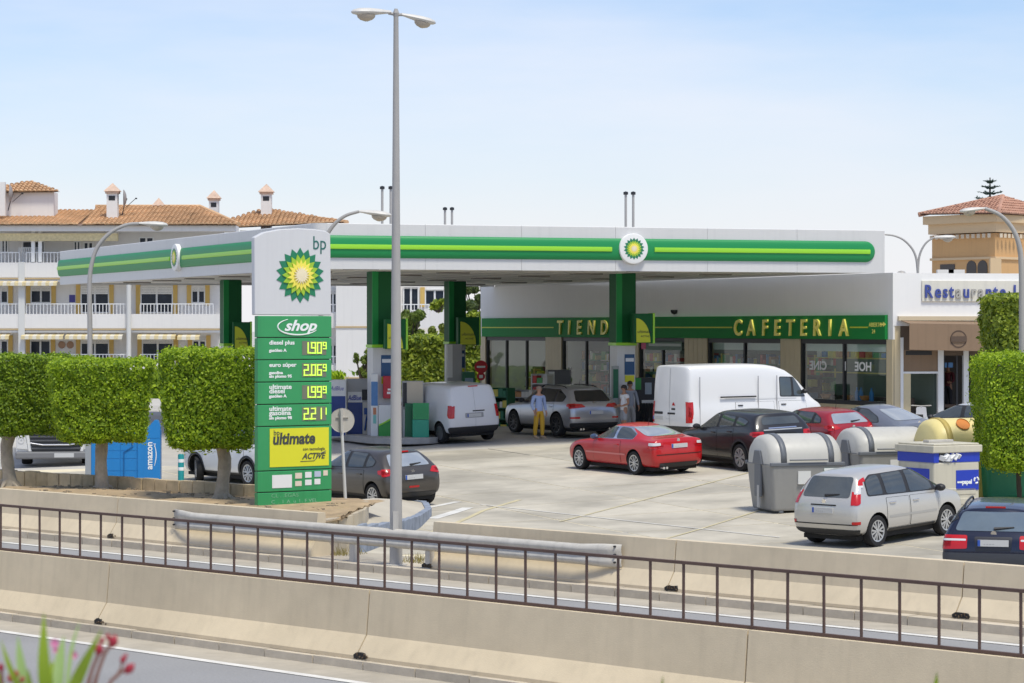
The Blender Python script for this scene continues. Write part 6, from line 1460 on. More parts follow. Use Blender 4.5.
# ---- silver SUV at the pump
car('parked_suv', 'silver SUV with black wheels at the pump in front of the shop', 'car', dict(L=4.86, W=1.94, H=1.70, wb=2.90, fo=.93, r=.385, tw=.26, paint=paint('paint_silver_suv', (.42, .43, .46), .7),
    belt=(1.10, 1.03), cowl=1.15, cowlz=1.11, roof_f=.32, roof_r=1.60, tail=(.12, .55), nose=(.80, 1.0), glass=tintglass, rglass=tintglass, dlo=[(1.02, 1.08), (.38, 1.575), (-1.25, 1.555), (-1.85, 1.32), (-1.75, 1.15)], pillars=[-.2, -1.2], doors=[(-1.2, -.22), (-.19, 1.0)], mirror=(.85, 1.15),
    rear_window=[(-.68, 1.16), (.68, 1.16), (.55, 1.52), (-.55, 1.52)], windscreen=[(-.68, 1.15), (.68, 1.15), (.55, 1.55), (-.55, 1.55)], tail_light=[[(.38, .98), (.95, .93), (.95, 1.10), (.50, 1.08)]], side_light=[[(-2.42, .95), (-2.02, 1.0), (-2.02, 1.08), (-2.38, 1.11)]],
    rear_patches=[([(-.88, .26), (.88, .26), (.92, .46), (-.92, .46)], plastic), ([(.62, .60), (.93, .60), (.93, .66), (.62, .66)], redl), ([(-.93, .60), (-.62, .60), (-.62, .66), (-.93, .66)], redl)], plate=.80, badge=1.12, exhaust=(-.6, -.5, .5, .6), rim='multi', rimmat=rimd, rails=(-1.5, .2), antenna=-1.3), contact=(557.4, 436.5, ('xr', 1)), fwd=(-.49, .87))
# ---- red coupe
car('red_coupe', 'bright red two door coupe with silver wheels in the middle of the forecourt', 'car', dict(L=4.49, W=1.757, H=1.37, wb=2.725, fo=.77, r=.325, tw=.23, paint=paint('paint_red', (.46, .006, .010), .0, .28), zb=.19,
    belt=(.93, .88), cowl=.82, cowlz=.94, roof_f=.10, roof_r=1.30, deck=(1.0, -1.60, -.88), nose=(.62, .78), dlo=[(.68, .93), (.08, 1.285), (-.72, 1.275), (-1.20, 1.10), (-1.17, .965)], pillars=[-.30], doors=[(-.62, .72)], mirror=(.58, .98), trim=chrome,
    rear_window=[(-.60, 1.05), (.60, 1.05), (.48, 1.27), (-.48, 1.27)], windscreen=[(-.66, .98), (.66, .98), (.54, 1.27), (-.54, 1.27)], tail_light=[[(.50, .78), (.86, .74), (.87, .90), (.50, .90)]], tail_clear=[[(.60, .83), (.84, .82), (.84, .90), (.60, .90)]],
    side_light=[[(-2.24, .76), (-1.98, .80), (-1.98, .89), (-2.22, .92)]], rear_patches=[([(-.6, .22), (.6, .22), (.64, .35), (-.64, .35)], plastic), ([(-.74, .565), (.74, .565), (.74, .585), (-.74, .585)], seamm)], side_line=.52, sidemat=M('moulding_pale_red', (.6, .12, .12), .3, coat=1.), mirrormat=M('mirror_blue', (.08, .12, .2), .2, metal=.5),
    plate=.80, badge=.945, exhaust=(.45, .55), rim='multi', sill=0, antenna=-.75), contact=(635.3, 475.1, ('xr', 1)), fwd=(-.53, .85))
# ---- large white van
car('parked_van', 'large white high roof panel van parked in front of the cafe', 'van', dict(L=5.60, W=2.07, H=2.50, wb=3.68, fo=.87, r=.345, tw=.23, paint=paint('paint_white_big_van', (.74, .74, .74)), zb=.30,
    belt=(1.30, 1.30), cowl=2.20, cowlz=1.42, roof_f=1.32, roof_r=2.46, tail=(.02, .07), wr=.90, box=1, nose=(.95, 1.26), xm=-.4, rfd=.04, dlo=[(1.92, 1.40), (1.50, 2.04), (.85, 2.06), (.85, 1.42)], pillars=[1.38], doors=[(.78, 1.90), (-.95, .60)], mirror=(1.80, 1.58), sill=0, handle=plastic,
    tail_light=[[(.90, .78), (1.01, .78), (1.01, 1.32), (.92, 1.32)]], side_light=[[(-2.79, .66), (-2.63, .68), (-2.66, 1.30), (-2.78, 1.34)]], side_line=1.42 - .06, sidemat=paint('van_crease', (.66, .66, .66)), rear_patches=[([(-1.0, .34), (1.0, .34), (1.0, .56), (-1.0, .56)], plastic), ([(.0 - .008, .58), (.008, .58), (.008, 2.38), (-.008, 2.38)], silverp), ([(-.3, .92), (.1, .92), (.1, .98), (-.3, .98)], plastic), ([(.35, .92), (.85, .92), (.85, 1.0), (.35, 1.0)], plastic), ([(-.10, 1.06), (-.3, 1.06), (-.3, 1.12), (-.1, 1.12)], plastic), ([(-.12, 1.2), (-.3, 1.2), (-.2, 1.32)], redl)],
    plate=.80, plate_y=.6, windscreen=[(-.85, 1.45), (.85, 1.45), (.75, 2.15), (-.75, 2.15)], rim='steel', inset=.03), contact=(689, 446, (-2.75, -1)), fwd=(.84, .54))
vr = [o for o in bpy.data.objects if o.get('label', '').startswith('large white high roof')][0]
m = MB(); m.box(-1.55, -1.052, 1.43, -.15, -1.02, 1.475); m.build('sliding_rail', plastic, vr)
for x in (-2.35, -.05, .70): m = MB(); m.box(x - .005, -1.038, .55, x + .006, -1.0, 2.1); m.build('panel_gap', M('van_gap', (.42, .42, .43), .6), vr)
# ---- dark SUV
car('parked_suv', 'black compact SUV with silver wheels in front of the large white van', 'car', dict(L=4.37, W=1.92, H=1.64, wb=2.66, fo=.86, r=.375, tw=.25, paint=paint('paint_black_suv', (.022, .022, .024), .25),
    belt=(1.20, 1.04), cowl=1.08, cowlz=1.09, roof_f=.25, roof_r=1.57, tail=(.12, .34), nose=(.80, 1.0), dlo=[(.98, 1.07), (.32, 1.53), (-1.4, 1.46), (-1.68, 1.36), (-1.55, 1.24)], pillars=[-.15, -1.0], box=.8, wr=.74, doors=[(-1.0, -.17), (-.14, .95)], mirror=(.82, 1.14), arch=1, glass=carglass,
    rear_window=[(-.62, 1.27), (.62, 1.27), (.54, 1.47), (-.54, 1.47)], rglass=carglass, windscreen=[(-.66, 1.12), (.66, 1.12), (.55, 1.50), (-.55, 1.50)], tail_light=[[(.62, .98), (.93, .96), (.93, 1.10), (.64, 1.10)]], side_light=[[(-2.18, .98), (-1.86, 1.0), (-1.86, 1.08), (-2.16, 1.10)]],
    rear_patches=[([(-.62, 1.12), (.62, 1.12), (.62, 1.15), (-.62, 1.15)], silverp), ([(-.45, 1.165), (.45, 1.165), (.45, 1.195), (-.45, 1.195)], chrome), ([(-.9, .28), (.9, .28), (.92, .5), (-.92, .5)], plastic)], plate=.86, side_line=.42, sidemat=M('moulding_dark', (.10, .10, .10), .3, metal=.5), rim='double', rails=None), contact=(741.5, 471.3, ('xr', 1)), fwd=(-.45, .89))
# ---- dark red hatchback
car('parked_hatchback', 'dark red hatchback between the black SUV and the grey domed coupe', 'car', dict(L=4.05, W=1.69, H=1.445, wb=2.47, fo=.82, r=.31, paint=paint('paint_dark_red', (.30, .012, .020), .1, .28),
    belt=(.98, .90), cowl=.98, cowlz=.96, roof_f=.25, roof_r=1.37, tail=(.10, .52), dlo=[(.88, .95), (.30, 1.36), (-.95, 1.33), (-1.35, 1.19), (-1.42, 1.05)], pillars=[-.18, -1.0], doors=[(-1.0, -.2), (-.17, .88)], mirror=(.74, 1.0),
    rear_window=[(-.62, 1.03), (.62, 1.03), (.46, 1.30), (-.46, 1.30)], windscreen=[(-.6, 1.0), (.6, 1.0), (.5, 1.33), (-.5, 1.33)], tail_light=[[(.44, .90), (.82, .84), (.83, 1.0), (.60, 1.0)]], side_light=[[(-2.02, .86), (-1.62, .90), (-1.6, .98), (-1.98, 1.0)]], rear_patches=[([(-.7, .24), (.7, .24), (.72, .38), (-.72, .38)], plastic)],
    plate=.62, badge=.93, wiper=1.06, rim='five', antenna=-1.1), contact=(818, 460, ('xr', 1)), fwd=(-.50, .87))
# ---- grey domed coupe
car('domed_coupe', 'blue grey coupe with a domed roof behind the second grey container', 'car', dict(L=4.08, W=1.72, H=1.50, wb=2.51, fo=.80, r=.32, paint=paint('paint_blue_grey', (.22, .235, .27), .5),
    belt=(.96, .92), cowl=.95, cowlz=.98, roof_f=.40, roof_r=1.40, deck=(.98, -1.72, -.72), rfd=.10, xm=-.15, nose=(.62, .8), dlo=[(.78, .97), (.56, 1.2), (.1, 1.405), (-.45, 1.37), (-.95, 1.16), (-1.08, 1.0)], pillars=[-.12], doors=[(-.5, .8)], mirror=(.62, 1.03), trim=plastic,
    rear_window=[(-.58, 1.06), (.58, 1.06), (.44, 1.35), (-.44, 1.35)], windscreen=[(-.6, 1.04), (.6, 1.04), (.5, 1.35), (-.5, 1.35)], tail_light=[[(.56, .72), (.76, .72), (.76, .9), (.56, .9)]], plate=.55, badge=.99, rim='five', antenna=-.35), contact=(884, 458.5, ('xr', 1)), fwd=(-.60, .80))
# ---- white silver saloon by the restaurant
car('parked_saloon', 'pale silver car nose left by the restaurant posts, mostly behind the yellow container', 'car', dict(L=4.3, W=1.76, H=1.44, wb=2.6, fo=.85, r=.31, paint=paint('paint_pale_silver', (.58, .59, .60), .3),
    belt=(.98, .90), cowl=1.02, cowlz=.98, roof_f=.18, roof_r=1.36, tail=(.12, .6), dlo=[(.92, .96), (.25, 1.35), (-1.0, 1.335), (-1.55, 1.15), (-1.45, 1.02)], pillars=[-.16, -1.0], doors=[(-1.0, -.18), (-.15, .9)], mirror=(.78, 1.0), rear_window=[(-.6, 1.03), (.6, 1.03), (.48, 1.3), (-.48, 1.3)], windscreen=[(-.64, 1.0), (.64, 1.0), (.52, 1.33), (-.52, 1.33)],
    tail_light=[[(.5, .85), (.84, .82), (.85, .98), (.6, .98)]], headlight=[[(.4, .62), (.72, .66), (.74, .8), (.5, .72)]], plate=.6, rim='five'), contact=(957, 452, (0, 1)), fwd=(-.82, .57))
# ---- silver people carrier in front
car('people_carrier', 'silver people carrier parked nearest the low barrier, beside the waste containers', 'car', dict(L=3.98, W=1.70, H=1.585, wb=2.42, fo=.80, r=.322, paint=paint('paint_silver', (.55, .53, .49), .4),
    belt=(.99, .95), cowl=1.18, cowlz=1.04, roof_f=.38, roof_r=1.49, tail=(.08, .36), nose=(.70, .88), wr=.72, dlo=[(1.15, .985), (.44, 1.475), (-1.20, 1.455), (-1.46, 1.34), (-1.50, 1.04)], pillars=[.80, -.12, -.92], doors=[(-.92, -.14), (-.11, .88)], mirror=(.86, 1.04), handle=chrome,
    rear_window=[(-.60, 1.03), (.60, 1.03), (.52, 1.43), (-.52, 1.43)], rglass=M('rear_glass_grey', (.13, .145, .15), .06, metal=.45, var=.2, scale=1.6), windscreen=[(-.68, 1.05), (.68, 1.05), (.56, 1.46), (-.56, 1.46)], tail_light=[[(.665, .90), (.80, .88), (.79, 1.12), (.665, 1.12)], [(.645, 1.25), (.76, 1.25), (.70, 1.46), (.585, 1.46)], [(.70, .50), (.84, .50), (.84, .56), (.70, .56)]], tail_clear=[[(.665, 1.10), (.79, 1.10), (.75, 1.26), (.645, 1.26)]],
    side_light=[[(-1.96, .88), (-1.84, .90), (-1.76, 1.16), (-1.92, 1.16)], [(-1.85, 1.26), (-1.75, 1.26), (-1.66, 1.44), (-1.74, 1.44)]], rear_patches=[([(-.80, .27), (.80, .27), (.84, .39), (-.84, .39)], plastic), ([(-.80, .485), (.80, .485), (.80, .505), (-.80, .505)], seamm), ([(-.32, .865), (.32, .865), (.32, .89), (-.32, .89)], seamm)], plate=.77, badge=.945, wiper=1.06, side_line=.56, sidemat=paint('moulding_silver', (.44, .435, .42), .4), rim='y'), contact=(877, 547.0, ('xr', -1)), fwd=(.70, .715))
# ---- dark blue estate
sY = .0170 * FPX; sf = Vector((.26, .966)).normalized(); rc = Vector(((993 - 512) * .0170, sY))
car('dark_estate', 'dark navy estate car at the lower right with red and white rear lights', 'car', dict(L=4.81, W=1.79, H=1.50, wb=2.70, fo=.98, r=.32, paint=paint('paint_navy', (.010, .014, .035), .3, .25),
    belt=(.97, .90), cowl=.98, cowlz=.97, roof_f=.15, roof_r=1.40, tail=(.12, .50), nose=(.66, .82), dlo=[(.85, .95), (.22, 1.40), (-1.75, 1.36), (-2.02, 1.2), (-1.98, 1.04)], pillars=[-.25, -1.15], doors=[(-1.1, -.27), (-.24, .85)], mirror=(.72, 1.0), rails=(-1.75, .1),
    rear_window=[(-.66, 1.02), (.66, 1.02), (.54, 1.33), (-.54, 1.33)], rglass=M('rear_glass_blue', (.20, .25, .28), .05, metal=.5, var=.2, scale=1.6), windscreen=[(-.64, 1.0), (.64, 1.0), (.54, 1.38), (-.54, 1.38)], tail_light=[[(.44, .73), (.87, .71), (.87, .95), (.44, .95)]], tail_clear=[[(.46, .86), (.85, .855), (.85, .89), (.46, .89)]], side_light=[[(-2.38, .72), (-2.20, .74), (-2.20, .92), (-2.36, .95)]],
    rear_patches=[([(-.86, .44), (.86, .44), (.86, .66), (-.86, .66)], M('bumper_grey', (.045, .05, .062), .5)), ([(-.3, .70), (.3, .70), (.32, .93), (-.32, .93)], M('plate_recess', (.012, .013, .02), .4))], plate=.83, badge=.985, wiper=1.05, brake=1.40, rim='five'), loc=(rc.x + sf.x * 2.4, rc.y + sf.y * 2.4, 0), fwd=(sf.x, sf.y))
# ================================================================== truck front at the left
p = gnd(56, 466); tk = thing('truck', 'white truck with dark grille, its front seen under the left clipped trees', 'truck', (p.x, p.y, p.z), R(8), G)
tw_ = M('truck_white', (.66, .66, .65), .35, coat=.6); gril = M('truck_grille', (.03, .032, .036), .45); kk = p.y / FPX
Wt = 2.45
m = MB(); 
def sec(y, z0, z1, w_): return [(-w_/2, y, z0), (w_/2, y, z0), (w_/2 * .98, y, z1), (-w_/2 * .98, y, z1)]
m.loft([sec(0, .42, 2.65, Wt * .97), sec(.25, .40, 2.72, Wt), sec(1.9, .45, 2.75, Wt)]); m.build('cab', tw_, tk, bevel=.05)
m = MB(); m.box(-Wt/2 - .03, 2.2, .75, Wt/2 + .03, 8.2, 3.0); m.build('box_body', M('truck_body_white', (.62, .62, .6), .5), tk, bevel=.03)
m = MB(); m.box(-Wt/2 + .1, -.03, 1.55, Wt/2 - .1, .03, 2.4); m.build('windscreen', carglass, tk, bevel=.02)
m = MB(); m.prism([(-.72, .45), (.72, .45), (.86, 1.30), (-.86, 1.30)], -.05, .02, 'y'); gg_ = m.build('grille', gril, tk, bevel=.02)
for i in range(6): m = MB(); z = .52 + i * .12; m.box(-.76 - i * .012, -.085, z, .76 + i * .012, -.05, z + .055); m.build('grille_slat', M('slat_grey', (.07, .072, .08), .4), gg_, bevel=.01)
m = MB(); m.tube([(-.78, -.10, .72), (-.4, -.12, .66), (.4, -.12, .66), (.78, -.10, .72)], .02, 6); m.build('grille_bar', chrome, gg_)
m = MB(); m.box(-Wt/2 - .01, -.12, .22, Wt/2 + .01, .5, .45); m.build('bumper', M('truck_bumper_grey', (.17, .17, .175), .5), tk, bevel=.05)
for s_ in (-1, 1):
    m = MB(); m.prism([(s_ * .84, .50), (s_ * 1.2, .54), (s_ * 1.2, 1.05), (s_ * .98, 1.2)], -.04, .04, 'y'); h_ = m.build('headlight', clearl, tk, bevel=.02)
    m = MB(); m.prism([(s_ * .74, .46), (s_ * .83, .46), (s_ * .97, 1.32), (s_ * .88, 1.32)], -.06, .02, 'y'); m.build('grille_pillar', tw_, tk)
    m = MB(); m.lathe([(.10, -.055), (.10, -.03), (0, -.045)], 14, 'y', (s_ * 1.06, 0, .80)); m.build('reflector', rimm, h_)
m = MB(); m.box(-.05, -.135, .27, .55, -.115, .40); m.build('number_plate', platem, tk)
ty, rm = wheel_meshes(.48, .32, 'steel'); rme = rm.mesh('rim', rimm)
for y in (1.15, 6.3):
    for s_ in (-1, 1):
        o = bpy.data.objects.new('wheel', ty); C.objects.link(o); o.parent = tk; o.location = (s_ * (Wt/2 - .30), y, .48); o.rotation_euler = (0, 0, R(-90) if s_ > 0 else R(90)); q = bpy.data.objects.new('rim', rme); C.objects.link(q); q.parent = o
# ================================================================== people
skinm = M('skin', (.50, .28, .19), .55); skind = M('skin_tan', (.36, .19, .12), .55)
def skin_graph(nodes, edges, name, mat, parent, lvl=2):
    """one continuous surface grown round a joint graph; nodes: (pos, radius)"""
    me = bpy.data.meshes.new(name); me.from_pydata([n[0] for n in nodes], edges, []); o = bpy.data.objects.new(name, me); C.objects.link(o)
    md = o.modifiers.new('k', 'SKIN'); md.use_smooth_shade = True; md.branch_smoothing = .4
    for i, n in enumerate(nodes):
        sv_ = me.skin_vertices[0].data[i]; r = n[1]; sv_.radius = r if isinstance(r, tuple) else (r, r); sv_.use_root = (i == 0)
    s_ = o.modifiers.new('s', 'SUBSURF'); s_.levels = lvl; s_.render_levels = lvl
    dg = bpy.context.evaluated_depsgraph_get(); dg.update(); nm = bpy.data.meshes.new_from_object(o.evaluated_get(dg)); bpy.data.objects.remove(o)
    nm.materials.clear(); nm.materials.append(mat); nm.polygons.foreach_set('use_smooth', [True] * len(nm.polygons))
    q = bpy.data.objects.new(name, nm); C.objects.link(q); q.parent = parent; return q
def person(label, px, py, h, rz, shirt, trousers, shoe, hair, armL, armR, stride=.06, shorts=False, sk=None, Y=None, longs=True, head_turn=0, feetdx=0):
    sk = sk or skinm; p = gnd(px, py) if Y is None else at(px, py, Y); t = thing('person', label, 'person', p, rz, 'people on the forecourt'); k = h / 1.75
    V = lambda x, y, z: (x * k, y * k, z * k)                       # x: person's left, -y: front
    N = [(V(0, .0, .96), (.125*k, .10*k)), (V(0, -.005, 1.12), (.125*k, .095*k)), (V(0, .0, 1.30), (.145*k, .105*k)), (V(0, .015, 1.43), (.11*k, .075*k)), (V(0, .01, 1.50), .055*k), (V(0, -.005, 1.575), .062*k), (V(0, -.012, 1.64), (.078*k, .092*k)), (V(0, -.008, 1.705), (.070*k, .085*k))]
    E = [(0,1), (1,2), (2,3), (3,4), (4,5), (5,6), (6,7)]
    joints = {}
    for s_, st in ((1, stride), (-1, -stride)):
        b = len(N); N += [(V(s_ * .095, .0, .90), .088*k), (V(s_ * .105, -st * .5 - .01, .50), .062*k), (V(s_ * .11, -st * .9 + .02, .30), .054*k), (V(s_ * .11, -st + .02, .085), .040*k), (V(s_ * .12, -st - .10, .035), .024*k), (V(s_ * .122, -st - .15, .03), .018*k)]
        E += [(0, b), (b, b+1), (b+1, b+2), (b+2, b+3), (b+3, b+4), (b+4, b+5)]; joints[s_] = b
    for s_, arm in ((1, armL), (-1, armR)):
        b = len(N); sh = Vector((s_ * .185, .015, 1.395)); el, wr_, hd = [Vector(a) for a in arm]
        for q in (el, wr_, hd): q.x *= s_
        N += [(tuple(sh * k), .062*k), (tuple(sh.lerp(el, .5) * k), .047*k), (tuple(el * k), .041*k), (tuple(wr_ * k), .029*k), (tuple(wr_.lerp(hd, .55) * k), (.040*k, .020*k))]
        E += [(3, b), (b, b+1), (b+1, b+2), (b+2, b+3), (b+3, b+4)]
        d = (hd - wr_).normalized(); side = d.cross(Vector((1, 0, 0))).normalized()
        pal = wr_.lerp(hd, .55)
        for fi in range(4):                                       # four fingers and a thumb, curled a little
            off = side * (.030 - .020 * fi); ln = (.075, .085, .08, .062)[fi]; c = len(N); cur = Vector((-s_ * .012, 0, 0))
            N += [(tuple((pal + off + d * .03) * k), .0095*k), (tuple((pal + off * 1.05 + d * (.03 + ln * .55) + cur) * k), .0088*k), (tuple((pal + off * 1.05 + d * (.03 + ln) + cur * 2.6) * k), .0072*k)]
            E += [(b+4, c), (c, c+1), (c+1, c+2)]
        c = len(N); N += [(tuple((pal + side * .042 - d * .01) * k), .011*k), (tuple((pal + side * .062 + d * .035) * k), .0088*k)]; E += [(b+4, c), (c, c+1)]; joints[('a', s_)] = b
    # nose and ears belong to the body surface
    body = skin_graph(N, E, 'body', sk, t)
    m = MB(); m.lathe([(.0, .0), (.012*k, .006*k), (.010*k, .03*k), (.0, .045*k)], 8, 'z', (0, -.105*k, 1.605*k)); m.build('nose', sk, body, smooth=True)
    for s_ in (1, -1):
        m = MB(); m.lathe([(0, -.012*k), (.026*k, -.006*k), (.03*k, .004*k), (0, .012*k)], 10, 'x', (s_ * .080*k, .0, 1.625*k)); m.build('ear', sk, body, smooth=True)
        m = MB(); m.lathe([(0, -.006*k), (.009*k, -.002*k), (0, .006*k)], 8, 'y', (s_ * .030*k, -.096*k, 1.645*k)); m.build('eye', black, body)
    m = MB(); m.box(-.022*k, -.100*k, 1.575*k, .022*k, -.085*k, 1.583*k); m.build('mouth', M('lips', (.35, .12, .10), .5), body)
    # hair: a cap over the skull
    hm, amount = hair
    if amount:
        rings = []
        for i in range(8):
            th = i / 7 * (math.pi * .56); z = 1.655 + .098 * math.cos(th); r = math.sin(th)
            rings.append([(.091 * r * math.cos(a) * k, (-.004 + .103 * r * math.sin(a) + (.012 if math.sin(a) > 0 else .0)) * k, (z - (.05 if (math.sin(a) > -.1 and i == 7) else 0)) * k) for a in [2 * math.pi * j / 16 for j in range(16)]])
        m = MB(); m.loft(rings, cap=False); m.build('hair', hm, t, smooth=True)
    # clothes: the same joints, a little wider
    g = .016 * k
    def up(n): r = n[1]; return (n[0], tuple(x + g for x in r) if isinstance(r, tuple) else r + g)
    CN = [(V(0, .0, .86), (.150*k, .130*k)), (V(0, .0, .98), (.150*k, .126*k)), up(N[1]), up(N[2]), (N[3][0], (.118*k, .085*k)), (V(0, .012, 1.465), (.068*k, .062*k))]; CE = [(0,1), (1,2), (2,3), (3,4), (4,5)]
    for s_ in (1, -1):
        b = joints[('a', s_)]; c = len(CN); last = 3 if longs else 1
        CN += [up(N[b + i]) for i in range(last + 1)]
        if longs: q = Vector(N[b+3][0]); w_ = Vector(N[b+2][0]); CN[-1] = (tuple(q + (w_ - q) * .12), .040*k)
        else: CN[-1] = (tuple(Vector(N[b+1][0])), .068*k)
        CE += [(4, c)] + [(c + i, c + i + 1) for i in range(last)]
    skin_graph(CN, CE, 'shirt', shirt, t)
    TN = [(V(0, .0, 1.03), (.137*k, .112*k)), (V(0, .0, .90), (.135*k, .118*k))]; TE = [(0, 1)]
    for s_ in (1, -1):
        b = joints[s_]; c = len(TN); ks = [0, 1] if shorts else [0, 1, 2, 3]
        for i in ks: n = up(N[b + i]); TN.append((n[0], n[1] + (.012 * k if i == 0 else .008 * k)))
        if shorts: TN[-1] = (tuple(Vector(TN[-2][0]).lerp(Vector(TN[-1][0]), .92)), .088 * k)
        else: TN[-1] = (TN[-1][0], .056 * k)
        TE += [(1, c)] + [(c + i, c + i + 1) for i in range(len(ks) - 1)]
    skin_graph(TN, TE, 'shorts' if shorts else 'trousers', trousers, t)
    for s_ in (1, -1):
        b = joints[s_]; a_, f_ = Vector(N[b+3][0]), Vector(N[b+5][0])
        rings = []
        for fr, w_, hh in ((-.45, .036, .085), (-.15, .052, .105), (.3, .056, .105), (.7, .056, .08), (1.1, .050, .062), (1.35, .02, .035)):
            c = a_.lerp(f_, fr); rings.append([(c.x + w_ * k * math.cos(q), c.y, max(.0, .004 + hh * k * (.5 + .5 * math.sin(q)))) for q in [2 * math.pi * j / 12 for j in range(12)]])
        m = MB(); m.loft(rings); m.build('shoe', shoe, t, smooth=True)
    return t
brownhair = M('hair_dark', (.018, .012, .010), .6); greyhair = M('hair_thin_grey', (.30, .22, .17), .7)
person('man in pale blue shirt and mustard trousers standing beside the silver SUV', 539, 438.5, 1.74, R(28), M('shirt_blue', (.36, .45, .68), .8, var=.06, scale=6), M('trousers_mustard', (.58, .34, .03), .8, var=.08, scale=5), M('shoe_tan', (.42, .32, .22), .6), (greyhair, 1),
       ((.24, .04, 1.12), (.235, -.07, .88), (.23, -.10, .78)), ((.25, .05, 1.12), (.215, -.06, .90), (.20, -.10, .80)), stride=.05)
person('man in white T-shirt and grey shorts beside the white column cladding', 624, 437.5, 1.74, R(-62), M('tshirt_white', (.72, .72, .74), .8), M('shorts_grey', (.30, .31, .34), .8), M('shoe_dark', (.05, .05, .05), .6), (brownhair, 1),
       ((.24, .03, 1.13), (.19, -.20, 1.05), (.16, -.28, 1.06)), ((.24, .04, 1.12), (.20, -.18, 1.0), (.17, -.26, 1.0)), stride=.07, shorts=True, sk=skind, longs=False)
person('man in grey shirt standing just behind the man in the white T-shirt', 630, 433.5, 1.80, R(20), M('shirt_grey', (.27, .29, .34), .8, var=.06, scale=5), M('trousers_grey', (.36, .35, .34), .8), M('shoe_dark2', (.06, .055, .05), .6), (brownhair, 1),
       ((.27, .03, 1.13), (.29, -.05, .90), (.29, -.08, .80)), ((.26, .03, 1.13), (.25, -.08, .92), (.24, -.12, .82)), stride=.05, sk=skind, longs=True)
# people seated inside the restaurant doorway
person('person in dark clothes inside the restaurant doorway between the white posts', 948, 410, 1.6, R(-30), M('top_maroon', (.12, .02, .03), .8), M('trousers_dark', (.03, .03, .04), .8), M('shoe_black', (.02, .02, .02), .6), (brownhair, 1),
       ((.24, -.05, 1.12), (.20, -.25, 1.05), (.16, -.33, 1.06)), ((.24, -.05, 1.12), (.20, -.25, 1.05), (.16, -.33, 1.06)), sk=skind, Y=90.5)
# scooter with red bodywork outside the restaurant
p = gnd(922, 437); sc = thing('scooter', 'red and white scooter parked by the restaurant posts behind the parked cars', 'scooter', Vector((at(920, 425, 84.6).x, 84.6, .9)), R(75)); redp = paint('scooter_red', (.45, .02, .03)); whp = paint('scooter_white', (.70, .70, .70))
for x in (-.62, .62):
    ty_, rm_ = wheel_meshes(.23, .10, 'five'); o = bpy.data.objects.new('wheel', ty_); C.objects.link(o); o.parent = sc; o.location = (x, 0, .23); q = bpy.data.objects.new('rim', rm_.mesh('rim', rimm)); C.objects.link(q); q.parent = o
m = MB(); m.loft([[(-.75, y, z) for y, z in ((-.12, .45), (.12, .45), (.10, .62), (-.10, .62))], [(-.45, y, z) for y, z in ((-.17, .30), (.17, .30), (.15, .70), (-.15, .70))], [(-.05, y, z) for y, z in ((-.15, .22), (.15, .22), (.14, .66), (-.14, .66))]]); m.build('rear_body', redp, sc, smooth=True)
m = MB(); m.box(-.05, -.16, .20, .36, .16, .28); m.build('footboard', plastic, sc, bevel=.02)
m = MB(); m.loft([[(.34, y, z) for y, z in ((-.16, .24), (.16, .24), (.16, .30), (-.16, .30))], [(.44, y, z) for y, z in ((-.20, .5), (.20, .5), (.20, .56), (-.20, .56))], [(.38, y, z) for y, z in ((-.16, .98), (.16, .98), (.14, 1.02), (-.14, 1.02))]]); m.build('leg_shield', whp, sc, smooth=True)
m = MB(); m.loft([[(-.72, y, .70) for y in (-.11, .11)] + [(-.72, y, .78) for y in (.10, -.10)], [(-.3, y, .70) for y in (-.14, .14)] + [(-.3, y, .80) for y in (.13, -.13)], [(.0, y, .68) for y in (-.09, .09)] + [(.0, y, .75) for y in (.08, -.08)]]); m.build('saddle', black, sc, smooth=True)
m = MB(); m.tube([(.62, 0, .23), (.40, 0, 1.02)], .03, 8); m.tube([(.36, -.33, 1.07), (.40, 0, 1.05), (.36, .33, 1.07)], .018, 8); m.build('fork_and_handlebar', steel, sc, smooth=True)
m = MB(); m.lathe([(0, .10), (.08, .06), (.09, -.02), (0, -.03)], 12, 'x', (.42, 0, .98)); m.build('headlight', clearl, sc, smooth=True)
# ================================================================== oleander in the foreground
def fg(px, py, Y): return at(px, py, Y)
ol_leaf = leafmat('oleander_leaf', (.16, .28, .02), (.36, .46, .03), .45); ol_pale = leafmat('oleander_leaf_pale', (.20, .33, .10), (.34, .46, .16), .4); budm = M('bud_red', (.30, .008, .025), .5); stemm = M('bud_stem', (.20, .075, .045), .6); petalm = M('petal_pink', (.62, .20, .36), .6)
Yp = 5.0; base = fg(60, 760, Yp); ol = thing('oleander', 'out of focus oleander with green leaves and red buds at the lower left corner', 'shrub', base)
def loc(px, py, dy=0): return fg(px, py, Yp + dy) - base
def leaf(name, b, tip, w, mat, bend=.03, dy0=0, dy1=0):
    B, T = loc(*b, dy0), loc(*tip, dy1); d = T - B; L = d.length; d.normalize(); s_ = d.cross(Vector((0, -1, 0))).normalized(); n_ = s_.cross(d); m = MB(); N_ = 10; vs = []
    for i in range(N_ + 1):
        f = i / N_; wd = w * (math.sin(math.pi * min(1, f * .92 + .08)) ** .75) * (1 if f < .55 else 1 - (f - .55) * .55); c = B + d * (L * f) + n_ * bend * math.sin(math.pi * f)
        if i == N_: wd = .0005
        vs += [c - s_ * wd + n_ * .15 * wd, c, c + s_ * wd + n_ * .15 * wd]
    m.add(vs, [(i*3 + j, i*3 + j + 1, i*3 + j + 4, i*3 + j + 3) for i in range(N_) for j in (0, 1)]); return m.build(name, mat, ol, smooth=True, fix=False)
px2m = Yp / FPX
